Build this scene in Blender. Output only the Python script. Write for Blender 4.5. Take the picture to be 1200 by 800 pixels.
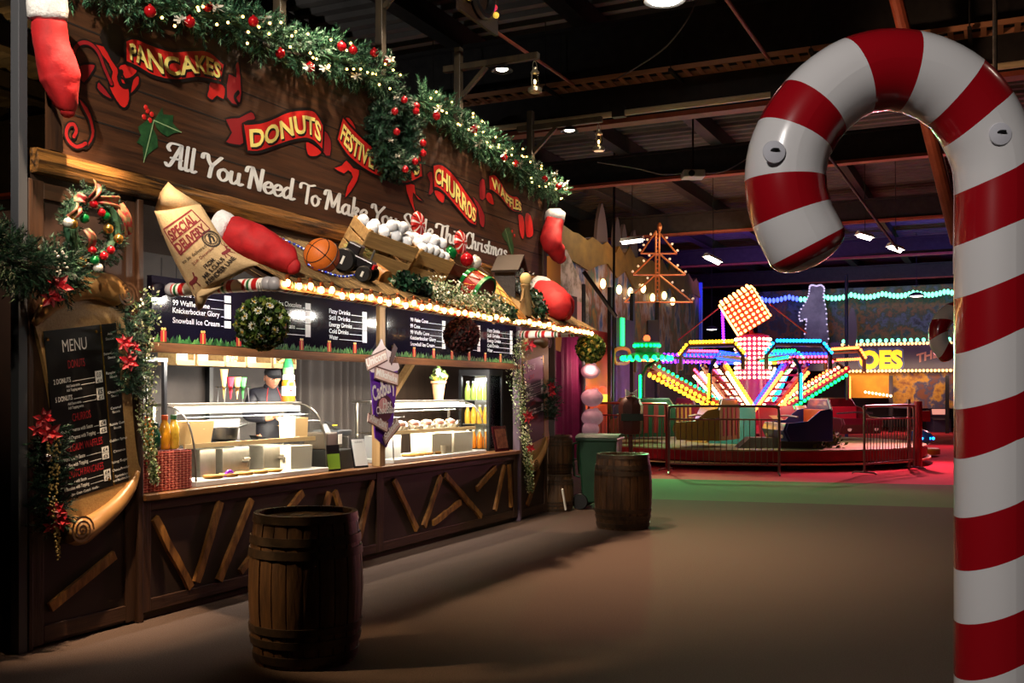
import bpy, bmesh, math, random
from mathutils import Vector, Matrix, noise
R = math.radians
PI = math.pi
rnd = random.Random(7)
scene = bpy.context.scene
for o_ in list(bpy.data.objects):
    bpy.data.objects.remove(o_)

# ------------------------------------------------------------------ camera, world, exposure
EYE = 1.75
cam = bpy.data.cameras.new('camera')
cam.sensor_width = 36.0
cam.lens = 36.0
cam.shift_y = 60.0 / 1200.0
cam.clip_end = 300
camo = bpy.data.objects.new('camera', cam)
camo.location = (0, 0, EYE)
camo.rotation_euler = (R(90), 0, 0)
scene.collection.objects.link(camo)
scene.camera = camo
vs = scene.view_settings
vs.view_transform = 'Standard'
vs.look = 'None'
vs.gamma = 1.0
vs.use_curve_mapping = False
vs.exposure = 0.0
try:
    scene.cycles.use_denoising = True
    scene.cycles.max_bounces = 6
    scene.cycles.sample_clamp_indirect = 4.0
    scene.cycles.transparent_max_bounces = 12
except Exception:
    pass
w = bpy.data.worlds.new('world')
scene.world = w
w.use_nodes = True
w.node_tree.nodes['Background'].inputs[0].default_value = (0.55, 0.6, 0.8, 1)
w.node_tree.nodes['Background'].inputs[1].default_value = 0.006

# ------------------------------------------------------------------ frames
# world frame W: metres, camera looks along +Y.  stall frame S: x along the stall, y into the stall, z up
ANG = math.atan(0.475)
SO = Vector((-2.854, 7.836, 0))
FW = Matrix.Identity(4)
FS = Matrix.Translation(SO) @ Matrix.Rotation(PI / 2 - ANG, 4, 'Z')
FSI = FS.inverted()
CAMS = FSI @ Vector((0, 0, EYE))


def ray(px, py):
    d = Vector(((px - 600) / 1200.0, 1.0, -(py - 460) / 1200.0))
    return FSI.to_3x3() @ d


def ps(px, py, d=0.0):
    """point of the stall plane y=d seen at a photo pixel (stall frame)"""
    r = ray(px, py)
    t = (d - CAMS.y) / r.y
    return CAMS + r * t


def pu(px, py, u):
    r = ray(px, py)
    t = (u - CAMS.x) / r.x
    return CAMS + r * t


def pz(px, py, z):
    r = ray(px, py)
    t = (z - CAMS.z) / r.z
    return CAMS + r * t


TH0, THS = 3.2, 0.53      # thatch: height at the wall and slope outwards


def pth(px, py, lift=0.0):
    """point on the thatched awning (z = TH0 + lift + THS*y)"""
    r = ray(px, py)
    t = (TH0 + lift + THS * CAMS.y - CAMS.z) / (r.z - THS * r.y)
    return CAMS + r * t


def pw(px, py, Y):
    return Vector(((px - 600) / 1200.0 * Y, Y, EYE - (py - 460) / 1200.0 * Y))


def pf(px, py, z=0.0):
    t = (EYE - z) * 1200.0 / (py - 460)
    return Vector(((px - 600) / 1200.0 * t, t, z))


# ------------------------------------------------------------------ lights
def lamp(name, kind, loc, power, col=(1, 1, 1), frame=FW, aim=None, size=0.1, size_y=None, angle=120, blend=0.5):
    l = bpy.data.lights.new(name, kind)
    l.energy = power
    l.color = col
    if kind == 'AREA':
        l.size = size
        if size_y:
            l.shape = 'RECTANGLE'
            l.size_y = size_y
    else:
        l.shadow_soft_size = size
    if kind == 'SPOT':
        l.spot_size = R(angle)
        l.spot_blend = blend
    o = bpy.data.objects.new(name, l)
    p = frame @ Vector(loc)
    o.location = p
    if aim is not None:
        v = (frame @ Vector(aim)) - p
        o.rotation_euler = v.to_track_quat('-Z', 'Y').to_euler()
    scene.collection.objects.link(o)
    return o


WARM = (1.0, 0.7, 0.44)
WHITE = (1.0, 0.93, 0.82)
# spots on the stall's four pole arms (their housings are built with the poles), and added lamps round them
POLES = [(1.88, 6.0), (3.62, 6.6), (5.4, 6.0), (7.58, 5.75)]
LAMP_OFF, LAMP_Z = -0.46, 5.62
lamp('side_spot', 'SPOT', (-2.75, 0.9, 4.0), 900, (1.0, 0.66, 0.34), FS, (-0.28, -1.85, 0.72), 0.05, angle=19, blend=0.5)  # unseen lamp added off the stall end to light the front barrel
lamp('pole_spot', 'SPOT', (-1.0, -0.95, 5.62), 2800, WARM, FS, (-0.5, 0.0, 1.9), 0.04, angle=30, blend=1.0)  # unseen lamp added on the steel post to brighten the menu panel
for u_, z_ in ((1.88, 5.62), (3.62, 6.1), (5.4, 5.62), (7.58, 5.4)):
    lamp('sign_fill_flood', 'SPOT', (u_, LAMP_OFF - 0.3, z_ - 0.05), 150, (1.0, 0.8, 0.56), FS, (u_, 0.1, 4.5), 0.05, angle=84, blend=0.6)  # extra flood added beside each lamp head to light sign and garlands
lamp('pole_spot', 'SPOT', (1.88, LAMP_OFF, LAMP_Z), 760, WARM, FS, (2.9, -2.1, 0), 0.05, angle=58, blend=1.0)
lamp('pole_spot', 'SPOT', (3.62, LAMP_OFF, LAMP_Z + 0.5), 1250, WARM, FS, (4.1, -2.2, 0), 0.05, angle=62, blend=1.0)
lamp('pole_spot', 'SPOT', (5.4, LAMP_OFF, LAMP_Z), 1150, WARM, FS, (5.7, -2.2, 0), 0.05, angle=66, blend=1.0)
lamp('pole_spot', 'SPOT', (7.58, LAMP_OFF, LAMP_Z - 0.2), 720, WARM, FS, (7.7, -1.9, 0), 0.05, angle=76, blend=1.0)
# unseen hall spots high above: two on the sign, one on the candy cane, one on the menu
lamp('unseen_hall_spot', 'SPOT', (-6.2, -3.8, 7.3), 4300, (1.0, 0.88, 0.72), FS, (0.8, 0.0, 4.2), 0.12, angle=40, blend=0.7)
lamp('unseen_hall_spot', 'SPOT', (0.5, -6.5, 7.6), 1300, (1.0, 0.86, 0.68), FS, (5.6, 0.0, 4.2), 0.12, angle=36, blend=0.9)  # added to brighten the right half of the sign
lamp('unseen_hall_spot', 'SPOT', (-3.4, -2.2, 6.8), 1700, (1.0, 0.92, 0.86), FW, (1.95, 4.6, 2.5), 0.35, angle=42, blend=0.9)
lamp('unseen_hall_spot', 'SPOT', (-4.6, -5.0, 5.8), 620, (1.0, 0.84, 0.62), FS, (-0.5, 0.0, 1.85), 0.1, angle=17, blend=0.9)  # added narrow beam that brightens only the menu scroll
lamp('hall_lamp', 'AREA', (3.0, -10.0, 7.6), 9, (1.0, 0.84, 0.66), FS, (1.0, -5.0, 1.5), 0.5)
# tubes under the awning
lamp('awning_tube', 'AREA', (1.7, 0.12, 2.05), 110, WHITE, FS, (1.7, 1.3, 1.05), 2.6, 0.06)
lamp('awning_tube', 'AREA', (5.0, 0.12, 2.05), 110, WHITE, FS, (5.0, 1.3, 1.05), 2.6, 0.06)
for u_ in (0.75, 2.9, 4.3, 6.2):
    lamp('sign_tube', 'AREA', (u_, -0.7, 2.56), 9, WHITE, FS, (u_, 0.0, 2.3), 0.35, 0.05)
# coloured floods of the rides, aimed at the roof and the carpets; tray flood and roof washes are added
lamp('amber_flood', 'SPOT', (20.5, 2.6, 5.6), 260, (1.0, 0.36, 0.06), FS, (24, 3.2, 8), 0.1, angle=100)
lamp('violet_flood', 'SPOT', (30.5, 2.5, 5.4), 620, (0.32, 0.12, 1.0), FS, (34, 3, 8), 0.1, angle=120)
lamp('violet_flood', 'SPOT', (33.0, -4.0, 4.8), 420, (0.22, 0.16, 1.0), FS, (36, -5, 8), 0.1, angle=140)
lamp('amber_flood', 'SPOT', (6.5, -4.0, 5.4), 90, (1.0, 0.55, 0.3), FS, (9.1, -7.0, 6.4), 0.1, angle=100, blend=0.8)  # added to warm the cable tray, not a flood of the rides
lamp('roof_wash', 'SPOT', (5.0, 5.5, 4.4), 110, (1.0, 0.9, 0.8), FS, (7.0, 5.0, 8), 0.1, angle=110)  # unseen washes added to light the roof slats behind the stall
lamp('roof_wash', 'SPOT', (6.0, 9.0, 5.2), 160, (1.0, 0.5, 0.12), FS, (7.5, 10.5, 8), 0.1, angle=110)


# ------------------------------------------------------------------ materials
def lin(c):
    out = []
    for v in c[:3]:
        v = v / 255.0
        out.append(v / 12.92 if v <= 0.04045 else ((v + 0.055) / 1.055) ** 2.4)
    return tuple(out) + (1.0,)


MATS = {}


def mat(name, c, rough=0.6, metal=0.0, c2=None, scale=8.0, stretch=(1, 1, 1), contrast=0.2, bump=0.0, emit=0.0,
        island=None, spec=0.5, coat=0.0, trans=0.0, ior=1.45, voronoi=False):
    if name in MATS:
        return MATS[name]
    m = bpy.data.materials.new(name)
    m.use_nodes = True
    nt = m.node_tree
    b = nt.nodes['Principled BSDF']
    b.inputs['Base Color'].default_value = lin(c)
    b.inputs['Roughness'].default_value = rough
    b.inputs['Metallic'].default_value = metal
    b.inputs['Specular IOR Level'].default_value = spec
    b.inputs['Coat Weight'].default_value = coat
    if trans:
        b.inputs['Transmission Weight'].default_value = trans
        b.inputs['IOR'].default_value = ior
    if emit:
        b.inputs['Emission Color'].default_value = lin(c)
        b.inputs['Emission Strength'].default_value = emit
    L = nt.links.new
    col = None
    if c2 is not None or bump:
        tc = nt.nodes.new('ShaderNodeTexCoord')
        mp = nt.nodes.new('ShaderNodeMapping')
        mp.inputs['Scale'].default_value = stretch
        L(tc.outputs['Object'], mp.inputs['Vector'])
        if voronoi:
            n = nt.nodes.new('ShaderNodeTexVoronoi')
            n.inputs['Scale'].default_value = scale
            fac = n.outputs['Distance']
        else:
            n = nt.nodes.new('ShaderNodeTexNoise')
            n.inputs['Scale'].default_value = scale
            n.inputs['Detail'].default_value = 6
            n.inputs['Roughness'].default_value = 0.62
            fac = n.outputs['Fac']
        L(mp.outputs[0], n.inputs['Vector'])
        if c2 is not None:
            rp = nt.nodes.new('ShaderNodeValToRGB')
            rp.color_ramp.elements[0].position = 0.5 - contrast
            rp.color_ramp.elements[0].color = lin(c)
            rp.color_ramp.elements[1].position = 0.5 + contrast
            rp.color_ramp.elements[1].color = lin(c2)
            L(fac, rp.inputs[0])
            col = rp.outputs[0]
        if bump:
            bp = nt.nodes.new('ShaderNodeBump')
            bp.inputs['Strength'].default_value = bump
            bp.inputs['Distance'].default_value = 0.02
            L(fac, bp.inputs['Height'])
            L(bp.outputs[0], b.inputs['Normal'])
    if island:
        g = nt.nodes.new('ShaderNodeNewGeometry')
        rp = nt.nodes.new('ShaderNodeValToRGB')
        rp.color_ramp.interpolation = 'CONSTANT'
        cols = [c] + list(island)
        e = rp.color_ramp.elements
        e[0].color = lin(cols[0])
        e[1].position = 1.0 / len(cols)
        e[1].color = lin(cols[1])
        for i in range(2, len(cols)):
            k = e.new(i / len(cols))
            k.color = lin(cols[i])
        L(g.outputs['Random Per Island'], rp.inputs[0])
        col = rp.outputs[0]
    if col is not None:
        L(col, b.inputs['Base Color'])
        if emit:
            L(col, b.inputs['Emission Color'])
    MATS[name] = m
    return m


def wood(name, c, c2, axis='x', scale=7.0, rough=0.6, bump=0.35, contrast=0.22):
    st = {'x': (0.09, 1.4, 1.4), 'y': (1.4, 0.09, 1.4), 'z': (1.4, 1.4, 0.09)}[axis]
    return mat(name, c, rough, 0, c2, scale * 2.2, st, contrast, bump)


def stripes(name, cols, freq, phase=0.0, rough=0.4, coord='UV', axis=0, width=0.5, coat=0.0, bump=0.0):
    """constant stripes along one coordinate; cols = list of (position, colour)"""
    if name in MATS:
        return MATS[name]
    m = bpy.data.materials.new(name)
    m.use_nodes = True
    nt = m.node_tree
    b = nt.nodes['Principled BSDF']
    b.inputs['Roughness'].default_value = rough
    b.inputs['Coat Weight'].default_value = coat
    L = nt.links.new
    tc = nt.nodes.new('ShaderNodeTexCoord')
    sp = nt.nodes.new('ShaderNodeSeparateXYZ')
    L(tc.outputs[coord], sp.inputs[0])
    mu = nt.nodes.new('ShaderNodeMath'); mu.operation = 'MULTIPLY_ADD'
    mu.inputs[1].default_value = freq; mu.inputs[2].default_value = phase
    L(sp.outputs[axis], mu.inputs[0])
    fr = nt.nodes.new('ShaderNodeMath'); fr.operation = 'FRACT'
    L(mu.outputs[0], fr.inputs[0])
    rp = nt.nodes.new('ShaderNodeValToRGB'); rp.color_ramp.interpolation = 'CONSTANT'
    e = rp.color_ramp.elements
    e[0].position = 0; e[0].color = lin(cols[0][1])
    e[1].position = cols[1][0]; e[1].color = lin(cols[1][1])
    for p, c in cols[2:]:
        k = e.new(p); k.color = lin(c)
    L(fr.outputs[0], rp.inputs[0])
    L(rp.outputs[0], b.inputs['Base Color'])
    if bump:
        n = nt.nodes.new('ShaderNodeTexNoise'); n.inputs['Scale'].default_value = 30
        bp = nt.nodes.new('ShaderNodeBump'); bp.inputs['Strength'].default_value = bump; bp.inputs['Distance'].default_value = 0.02
        L(tc.outputs['Object'], n.inputs['Vector']); L(n.outputs['Fac'], bp.inputs['Height']); L(bp.outputs[0], b.inputs['Normal'])
    MATS[name] = m
    return m


def glass(name, tint=(255, 255, 255), alpha=0.12):
    """thin clear sheet: mostly see-through, with a glossy reflection"""
    if name in MATS:
        return MATS[name]
    m = bpy.data.materials.new(name)
    m.use_nodes = True
    nt = m.node_tree
    nt.nodes.remove(nt.nodes['Principled BSDF'])
    out = nt.nodes['Material Output']
    t = nt.nodes.new('ShaderNodeBsdfTransparent'); t.inputs[0].default_value = lin(tint)
    g = nt.nodes.new('ShaderNodeBsdfGlossy'); g.inputs['Roughness'].default_value = 0.05
    f = nt.nodes.new('ShaderNodeLayerWeight'); f.inputs[0].default_value = alpha
    mx = nt.nodes.new('ShaderNodeMixShader')
    nt.links.new(f.outputs['Fresnel'], mx.inputs[0])
    nt.links.new(t.outputs[0], mx.inputs[1]); nt.links.new(g.outputs[0], mx.inputs[2])
    nt.links.new(mx.outputs[0], out.inputs[0])
    MATS[name] = m
    return m


# ------------------------------------------------------------------ mesh builder
class MB:
    def __init__(s):
        s.v = []; s.f = []; s.m = []; s.uv = None; s.cur = 0

    def add(s, vs_, fs_, uvs=None):
        b = len(s.v)
        s.v += [Vector(p) for p in vs_]
        for f in fs_:
            s.f.append(tuple(i + b for i in f)); s.m.append(s.cur)
        if uvs is not None:
            if s.uv is None:
                s.uv = {}
            for i, q in enumerate(uvs):
                s.uv[b + i] = q
        return s

    def box(s, c, size, rot=None):
        c = Vector(c); hx, hy, hz = [q / 2 for q in size]
        P = [Vector((x, y, z)) for x in (-hx, hx) for y in (-hy, hy) for z in (-hz, hz)]
        if rot is not None:
            P = [rot @ p for p in P]
        return s.add([p + c for p in P], [(0, 1, 3, 2), (4, 6, 7, 5), (0, 4, 5, 1), (2, 3, 7, 6), (0, 2, 6, 4), (1, 5, 7, 3)])

    def box2(s, a, b):
        a = Vector(a); b = Vector(b)
        return s.box((a + b) / 2, [abs(q) for q in (b - a)])

    def beam(s, p0, p1, w_, h_, up=(0, 0, 1)):
        p0 = Vector(p0); p1 = Vector(p1)
        d = (p1 - p0); L = d.length; d.normalize()
        up = Vector(up)
        sx = d.cross(up)
        if sx.length < 1e-5:
            sx = d.cross(Vector((1, 0, 0)))
        sx.normalize(); u2 = sx.cross(d).normalized()
        rot = Matrix((d, sx, u2)).transposed()
        return s.box((p0 + p1) / 2, (L, w_, h_), rot)

    def tube(s, pts, r, n=8, closed=False, caps=True, uv=False):
        pts = [Vector(p) for p in pts]; k = len(pts)
        rs = r if isinstance(r, (list, tuple)) else [r] * k
        tang = []
        for i in range(k):
            if closed:
                t = pts[(i + 1) % k] - pts[i - 1]
            else:
                t = pts[min(i + 1, k - 1)] - pts[max(i - 1, 0)]
            tang.append(t.normalized() if t.length > 1e-9 else Vector((0, 0, 1)))
        ref = Vector((0, 0, 1)) if abs(tang[0].z) < 0.9 else Vector((1, 0, 0))
        nx = tang[0].cross(ref).normalized()
        V = []; acc = 0
        for i in range(k):
            nx = (nx - tang[i] * nx.dot(tang[i]))
            if nx.length < 1e-6:
                nx = tang[i].orthogonal()
            nx.normalize(); ny = tang[i].cross(nx)
            for j in range(n):
                a = 2 * PI * j / n
                V.append(pts[i] + (nx * math.cos(a) + ny * math.sin(a)) * rs[i])
        F = []
        for i in range(k if closed else k - 1):
            i2 = (i + 1) % k
            for j in range(n):
                j2 = (j + 1) % n
                F.append((i * n + j, i * n + j2, i2 * n + j2, i2 * n + j))
        if caps and not closed:
            F.append(tuple(range(n - 1, -1, -1))); F.append(tuple((k - 1) * n + j for j in range(n)))
        return s.add(V, F)

    def lathe(s, prof, n=24, M=None, caps=True):
        V = []; F = []
        for (r, z) in prof:
            for j in range(n):
                a = 2 * PI * j / n
                V.append(Vector((r * math.cos(a), r * math.sin(a), z)))
        for i in range(len(prof) - 1):
            for j in range(n):
                j2 = (j + 1) % n
                F.append((i * n + j, i * n + j2, (i + 1) * n + j2, (i + 1) * n + j))
        if caps:
            F.append(tuple(range(n - 1, -1, -1))); F.append(tuple((len(prof) - 1) * n + j for j in range(n)))
        if M is not None:
            V = [M @ p for p in V]
        return s.add(V, F)

    def ball(s, c, r, n=12, m=8, sc=(1, 1, 1), M=None):
        V = [Vector((0, 0, -r * sc[2]))]
        for i in range(1, m):
            a = -PI / 2 + PI * i / m
            for j in range(n):
                b = 2 * PI * j / n
                V.append(Vector((r * sc[0] * math.cos(a) * math.cos(b), r * sc[1] * math.cos(a) * math.sin(b), r * sc[2] * math.sin(a))))
        V.append(Vector((0, 0, r * sc[2])))
        F = []
        for j in range(n):
            F.append((0, 1 + (j + 1) % n, 1 + j))
        for i in range(m - 2):
            for j in range(n):
                a = 1 + i * n + j; b = 1 + i * n + (j + 1) % n
                F.append((a, b, b + n, a + n))
        t = len(V) - 1
        for j in range(n):
            F.append((t, 1 + (m - 2) * n + j, 1 + (m - 2) * n + (j + 1) % n))
        if M is not None:
            V = [M @ p for p in V]
        c = Vector(c)
        return s.add([p + c for p in V], F)

    def prism(s, poly, a, b, fn):
        """closed outline (list of 2D) swept between depths a and b; fn(x, y, depth) -> point"""
        n = len(poly)
        V = [fn(x, y, a) for x, y in poly] + [fn(x, y, b) for x, y in poly]
        F = [tuple(range(n)), tuple(range(2 * n - 1, n - 1, -1))]
        for i in range(n):
            j = (i + 1) % n
            F.append((i, i + n, j + n, j))
        return s.add(V, F)

    def grid(s, fn, nu, nv, uv=False):
        V = [fn(i / nu, j / nv) for j in range(nv + 1) for i in range(nu + 1)]
        F = []
        for j in range(nv):
            for i in range(nu):
                a = j * (nu + 1) + i
                F.append((a, a + 1, a + nu + 2, a + nu + 1))
        return s.add(V, F, [(i / nu, j / nv) for j in range(nv + 1) for i in range(nu + 1)] if uv else None)

    def tr(s, M):
        s.v = [M @ p for p in s.v]
        return s

    def merge(s, o, M=None):
        b = len(s.v)
        s.v += [M @ p for p in o.v] if M is not None else list(o.v)
        s.f += [tuple(i + b for i in f) for f in o.f]
        s.m += o.m
        return s

    def mesh(s, name, mats, smooth):
        me = bpy.data.meshes.new(name)
        me.from_pydata([tuple(p) for p in s.v], [], s.f)
        for m in (mats if isinstance(mats, (list, tuple)) else [mats]):
            me.materials.append(m)
        if max(s.m, default=0):
            me.polygons.foreach_set('material_index', s.m)
        if s.uv is not None:
            ul = me.uv_layers.new(name='UVMap')
            for lp in me.loops:
                ul.data[lp.index].uv = s.uv.get(lp.vertex_index, (0, 0))
        if smooth:
            me.polygons.foreach_set('use_smooth', [True] * len(me.polygons))
            if smooth != 'all':
                try:
                    me.set_sharp_from_angle(angle=R(smooth if smooth is not True else 40))
                except Exception:
                    pass
        me.update()
        return me


FRAME = {}


def thing(name, label, cat, loc=(0, 0, 0), frame=FW, rot=None, group=None, kind=None):
    o = bpy.data.objects.new(name, None)
    o.empty_display_size = 0.1
    scene.collection.objects.link(o)
    M = frame @ Matrix.Translation(Vector(loc))
    if rot is not None:
        M = M @ (rot if len(rot) == 4 else rot.to_4x4())
    o.matrix_basis = M
    FRAME[o.name] = Vector(loc)
    tag(o, label, cat, group, kind)
    return o


def tag(o, label=None, cat=None, group=None, kind=None):
    if label: o['label'] = label
    if cat: o['category'] = cat
    if group: o['group'] = group
    if kind: o['kind'] = kind
    return o


def part(name, mb, m, parent, rel=False, smooth=False, bevel=0.0, kind=None, label=None):
    """one mesh under a thing (or under one of its parts); rel: vertices are in the thing's frame, not local"""
    if rel:
        p = parent
        while p.parent is not None:
            p = p.parent
        off = FRAME[p.name]
        mb.v = [q - off for q in mb.v]
    me = mb.mesh(name, m, smooth)
    o = bpy.data.objects.new(name, me)
    scene.collection.objects.link(o)
    o.parent = parent
    if bevel:
        md = o.modifiers.new('bevel', 'BEVEL'); md.width = bevel; md.segments = 2; md.limit_method = 'ANGLE'; md.angle_limit = R(40)
    if kind: o['kind'] = kind
    if label: o['label'] = label
    return o


def solo(name, mb, m, label=None, cat=None, frame=FW, group=None, kind=None, loc=None, rot=None, smooth=False, bevel=0.0):
    """a thing that is one mesh.  loc None: vertices are in the frame; the origin moves to the base"""
    if loc is None:
        xs = [p.x for p in mb.v]; ys = [p.y for p in mb.v]; zs = [p.z for p in mb.v]
        loc = Vector(((min(xs) + max(xs)) / 2, (min(ys) + max(ys)) / 2, min(zs)))
        mb.v = [p - loc for p in mb.v]
    me = mb.mesh(name, m, smooth)
    o = bpy.data.objects.new(name, me)
    scene.collection.objects.link(o)
    M = frame @ Matrix.Translation(Vector(loc))
    if rot is not None:
        M = M @ (rot if len(rot) == 4 else rot.to_4x4())
    o.matrix_basis = M
    FRAME[o.name] = Vector(loc)
    if bevel:
        md = o.modifiers.new('bevel', 'BEVEL'); md.width = bevel; md.segments = 2; md.limit_method = 'ANGLE'; md.angle_limit = R(40)
    return tag(o, label, cat, group, kind)


def children(o):
    return [c for c in bpy.data.objects if c.parent == o]


def dup(src, loc, frame=FW, rot=None, label=None, group=None, scale=1.0):
    r = src.copy()
    scene.collection.objects.link(r)
    M = frame @ Matrix.Translation(Vector(loc))
    if rot is not None:
        M = M @ (rot if len(rot) == 4 else rot.to_4x4())
    if scale != 1.0:
        M = M @ Matrix.Scale(scale, 4)
    r.matrix_basis = M
    FRAME[r.name] = Vector(loc)
    if label: r['label'] = label
    if group: r['group'] = group
    for ch in children(src):
        c = ch.copy(); scene.collection.objects.link(c); c.parent = r
        for g in children(ch):
            d = g.copy(); scene.collection.objects.link(d); d.parent = c
    return r


def rz(a): return Matrix.Rotation(a, 4, 'Z')
def rx(a): return Matrix.Rotation(a, 4, 'X')
def ry(a): return Matrix.Rotation(a, 4, 'Y')


# ------------------------------------------------------------------ lettering
_TC = {}


def text2d(s, bold=0.0):
    """2D verts and faces of a line of capitals/lower case, height of capitals about 0.7, from x=0"""
    k = (s, bold)
    if k not in _TC:
        cu = bpy.data.curves.new('t', 'FONT')
        cu.body = s; cu.size = 1.0; cu.offset = bold; cu.resolution_u = 3
        ob = bpy.data.objects.new('t', cu)
        scene.collection.objects.link(ob)
        dg = bpy.context.evaluated_depsgraph_get()
        me = ob.evaluated_get(dg).to_mesh()
        V = [(v.co.x, v.co.y) for v in me.vertices]; F = [tuple(p.vertices) for p in me.polygons]
        ob.evaluated_get(dg).to_mesh_clear()
        bpy.data.objects.remove(ob); bpy.data.curves.remove(cu)
        _TC[k] = (V, F)
    return _TC[k]


def put_text(mb, s, fn, x0, x1=None, y=0.0, h=0.1, bold=0.0, align='l'):
    """letters on a surface: fn(x, y) -> point.  h = capital height; x1 given: stretched to fit x0..x1"""
    V, F = text2d(s, bold)
    if not V:
        return
    a = min(p[0] for p in V); b = max(p[0] for p in V)
    sy = h / 0.72
    sx = sy if x1 is None else (x1 - x0) / (b - a)
    w_ = (b - a) * sx
    dx = x0 if align == 'l' or x1 is not None else (x0 - w_ / 2 if align == 'c' else x0 - w_)
    mb.add([fn(dx + (p[0] - a) * sx, y + p[1] * sy) for p in V], F)


def smooth_pts(P, k=6, closed=False):
    P = [Vector(p) for p in P]; n = len(P); out = []
    for i in range(n if closed else n - 1):
        if closed:
            p0, p1, p2, p3 = P[i - 1], P[i], P[(i + 1) % n], P[(i + 2) % n]
        else:
            p0 = P[max(i - 1, 0)]; p1 = P[i]; p2 = P[i + 1]; p3 = P[min(i + 2, n - 1)]
        for j in range(k):
            t = j / k
            out.append(0.5 * ((2 * p1) + (-p0 + p2) * t + (2 * p0 - 5 * p1 + 4 * p2 - p3) * t * t + (-p0 + 3 * p1 - 3 * p2 + p3) * t ** 3))
    if not closed:
        out.append(P[-1])
    return out


def stroke(mb, P, wx, wy, fn, closed=False, k=6):
    """brush stroke with an elliptical nib (wx, wy half widths), mapped by fn(x, y)"""
    Q = smooth_pts(P, k, closed) if k > 1 else [Vector(p) for p in P]
    n = len(Q); V = []
    for i in range(n):
        t = (Q[(i + 1) % n] - Q[i - 1]) if closed else (Q[min(i + 1, n - 1)] - Q[max(i - 1, 0)])
        if t.length < 1e-9:
            t = Vector((1, 0))
        t.normalize()
        nx, ny = -t.y, t.x
        hw = math.sqrt((wx * nx) ** 2 + (wy * ny) ** 2)
        V.append(fn(Q[i].x + nx * hw, Q[i].y + ny * hw)); V.append(fn(Q[i].x - nx * hw, Q[i].y - ny * hw))
    F = [(2 * i, 2 * i + 1, 2 * i + 3, 2 * i + 2) for i in range(n - 1)]
    if closed:
        F.append((2 * n - 2, 2 * n - 1, 1, 0))
    mb.add(V, F)
    if not closed:
        for e in (Q[0], Q[-1]):
            mb.add([fn(e.x + wx * math.cos(2 * PI * j / 10), e.y + wy * math.sin(2 * PI * j / 10)) for j in range(10)], [tuple(range(10))])

# ================================================================== THE HALL
M_carpet = mat('carpet_brown', (75, 61, 54), 0.95, c2=(103, 85, 75), scale=90, contrast=0.3, bump=0.5, spec=0.1)
M_green = mat('carpet_green', (88, 110, 74), 0.95, c2=(104, 128, 88), scale=140, contrast=0.3, bump=0.4, spec=0.1)
M_red = mat('carpet_red', (176, 44, 58), 0.9, c2=(200, 54, 66), scale=120, contrast=0.3, bump=0.3, spec=0.15)
M_steel = mat('dark_steel', (38, 38, 42), 0.6, 0.3, c2=(56, 54, 56), scale=6)
M_redsteel = mat('red_oxide_steel', (168, 84, 60), 0.6, c2=(136, 66, 48), scale=5)
M_roof = mat('roof_sheet', (104, 102, 100), 0.7, c2=(70, 70, 72), scale=1.2)
M_wall = mat('hall_wall', (40, 40, 44), 0.8, c2=(54, 52, 54), scale=1.5)
M_black = mat('black_plastic', (16, 16, 18), 0.45)
M_galv = mat('galvanised_steel', (150, 150, 150), 0.4, 0.8, c2=(120, 120, 124), scale=20)
M_white = mat('white_paint', (226, 224, 218), 0.5)
M_brass = mat('brass', (190, 140, 60), 0.3, 1.0)
M_lampglow = mat('lamp_glow', (255, 244, 224), emit=9.0)

g1 = [Vector((2.5, 16.8, 0)), Vector((6.78, 15.56, 0))]
g2 = [Vector((3.1, 20.8, 0)), Vector((8.5, 19.4, 0))]


def line_at(g, x):
    a, b = g
    return a.y + (b.y - a.y) * (x - a.x) / (b.x - a.x)


XA, XB = -34.0, 34.0
mb = MB(); mb.add([(XA, -16, 0), (XB, -16, 0), (XB, line_at(g1, XB), 0), (XA, line_at(g1, XA), 0)], [(0, 1, 2, 3)])
solo('floor', mb, M_carpet, kind='structure')
mb = MB(); mb.add([(XA, line_at(g1, XA), 0), (XB, line_at(g1, XB), 0), (XB, line_at(g2, XB), 0), (XA, line_at(g2, XA), 0)], [(0, 1, 2, 3)])
solo('floor_green_strip', mb, M_green, kind='structure')
mb = MB(); mb.add([(XA, line_at(g2, XA), 0), (XB, line_at(g2, XB), 0), (XB, 75, 0), (XA, 75, 0)], [(0, 1, 2, 3)])
solo('floor_red', mb, M_red, kind='structure')

ROOF = 8.0
mb = MB()
U0, U1, D0, D1 = -16.0, 56.0, -24.0, 14.0
pr = []
x = U0
while x < U1:
    pr += [(x, 0), (x + 0.14, 0), (x + 0.2, 0.07), (x + 0.34, 0.07)]
    x += 0.4
V = []
for (x, h) in pr:
    V += [(x, D0, ROOF + h), (x, D1, ROOF + h)]
mb.add(V, [(2 * i, 2 * i + 1, 2 * i + 3, 2 * i + 2) for i in range(len(pr) - 1)])
solo('ceiling', mb, M_roof, frame=FS, kind='structure')
for nm, a, b in (('wall_left', (U0, D1, 0), (U1, D1 + 0.2, ROOF)), ('wall_right', (U0, D0 - 0.2, 0), (U1, D0, ROOF)),
                 ('wall_back', (U1, D0, 0), (U1 + 0.2, D1, ROOF)), ('wall_front', (U0 - 0.2, D0, 0), (U0, D1, ROOF))):
    mb = MB(); mb.box2(a, b); solo(nm, mb, M_wall, frame=FS, kind='structure')

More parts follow.
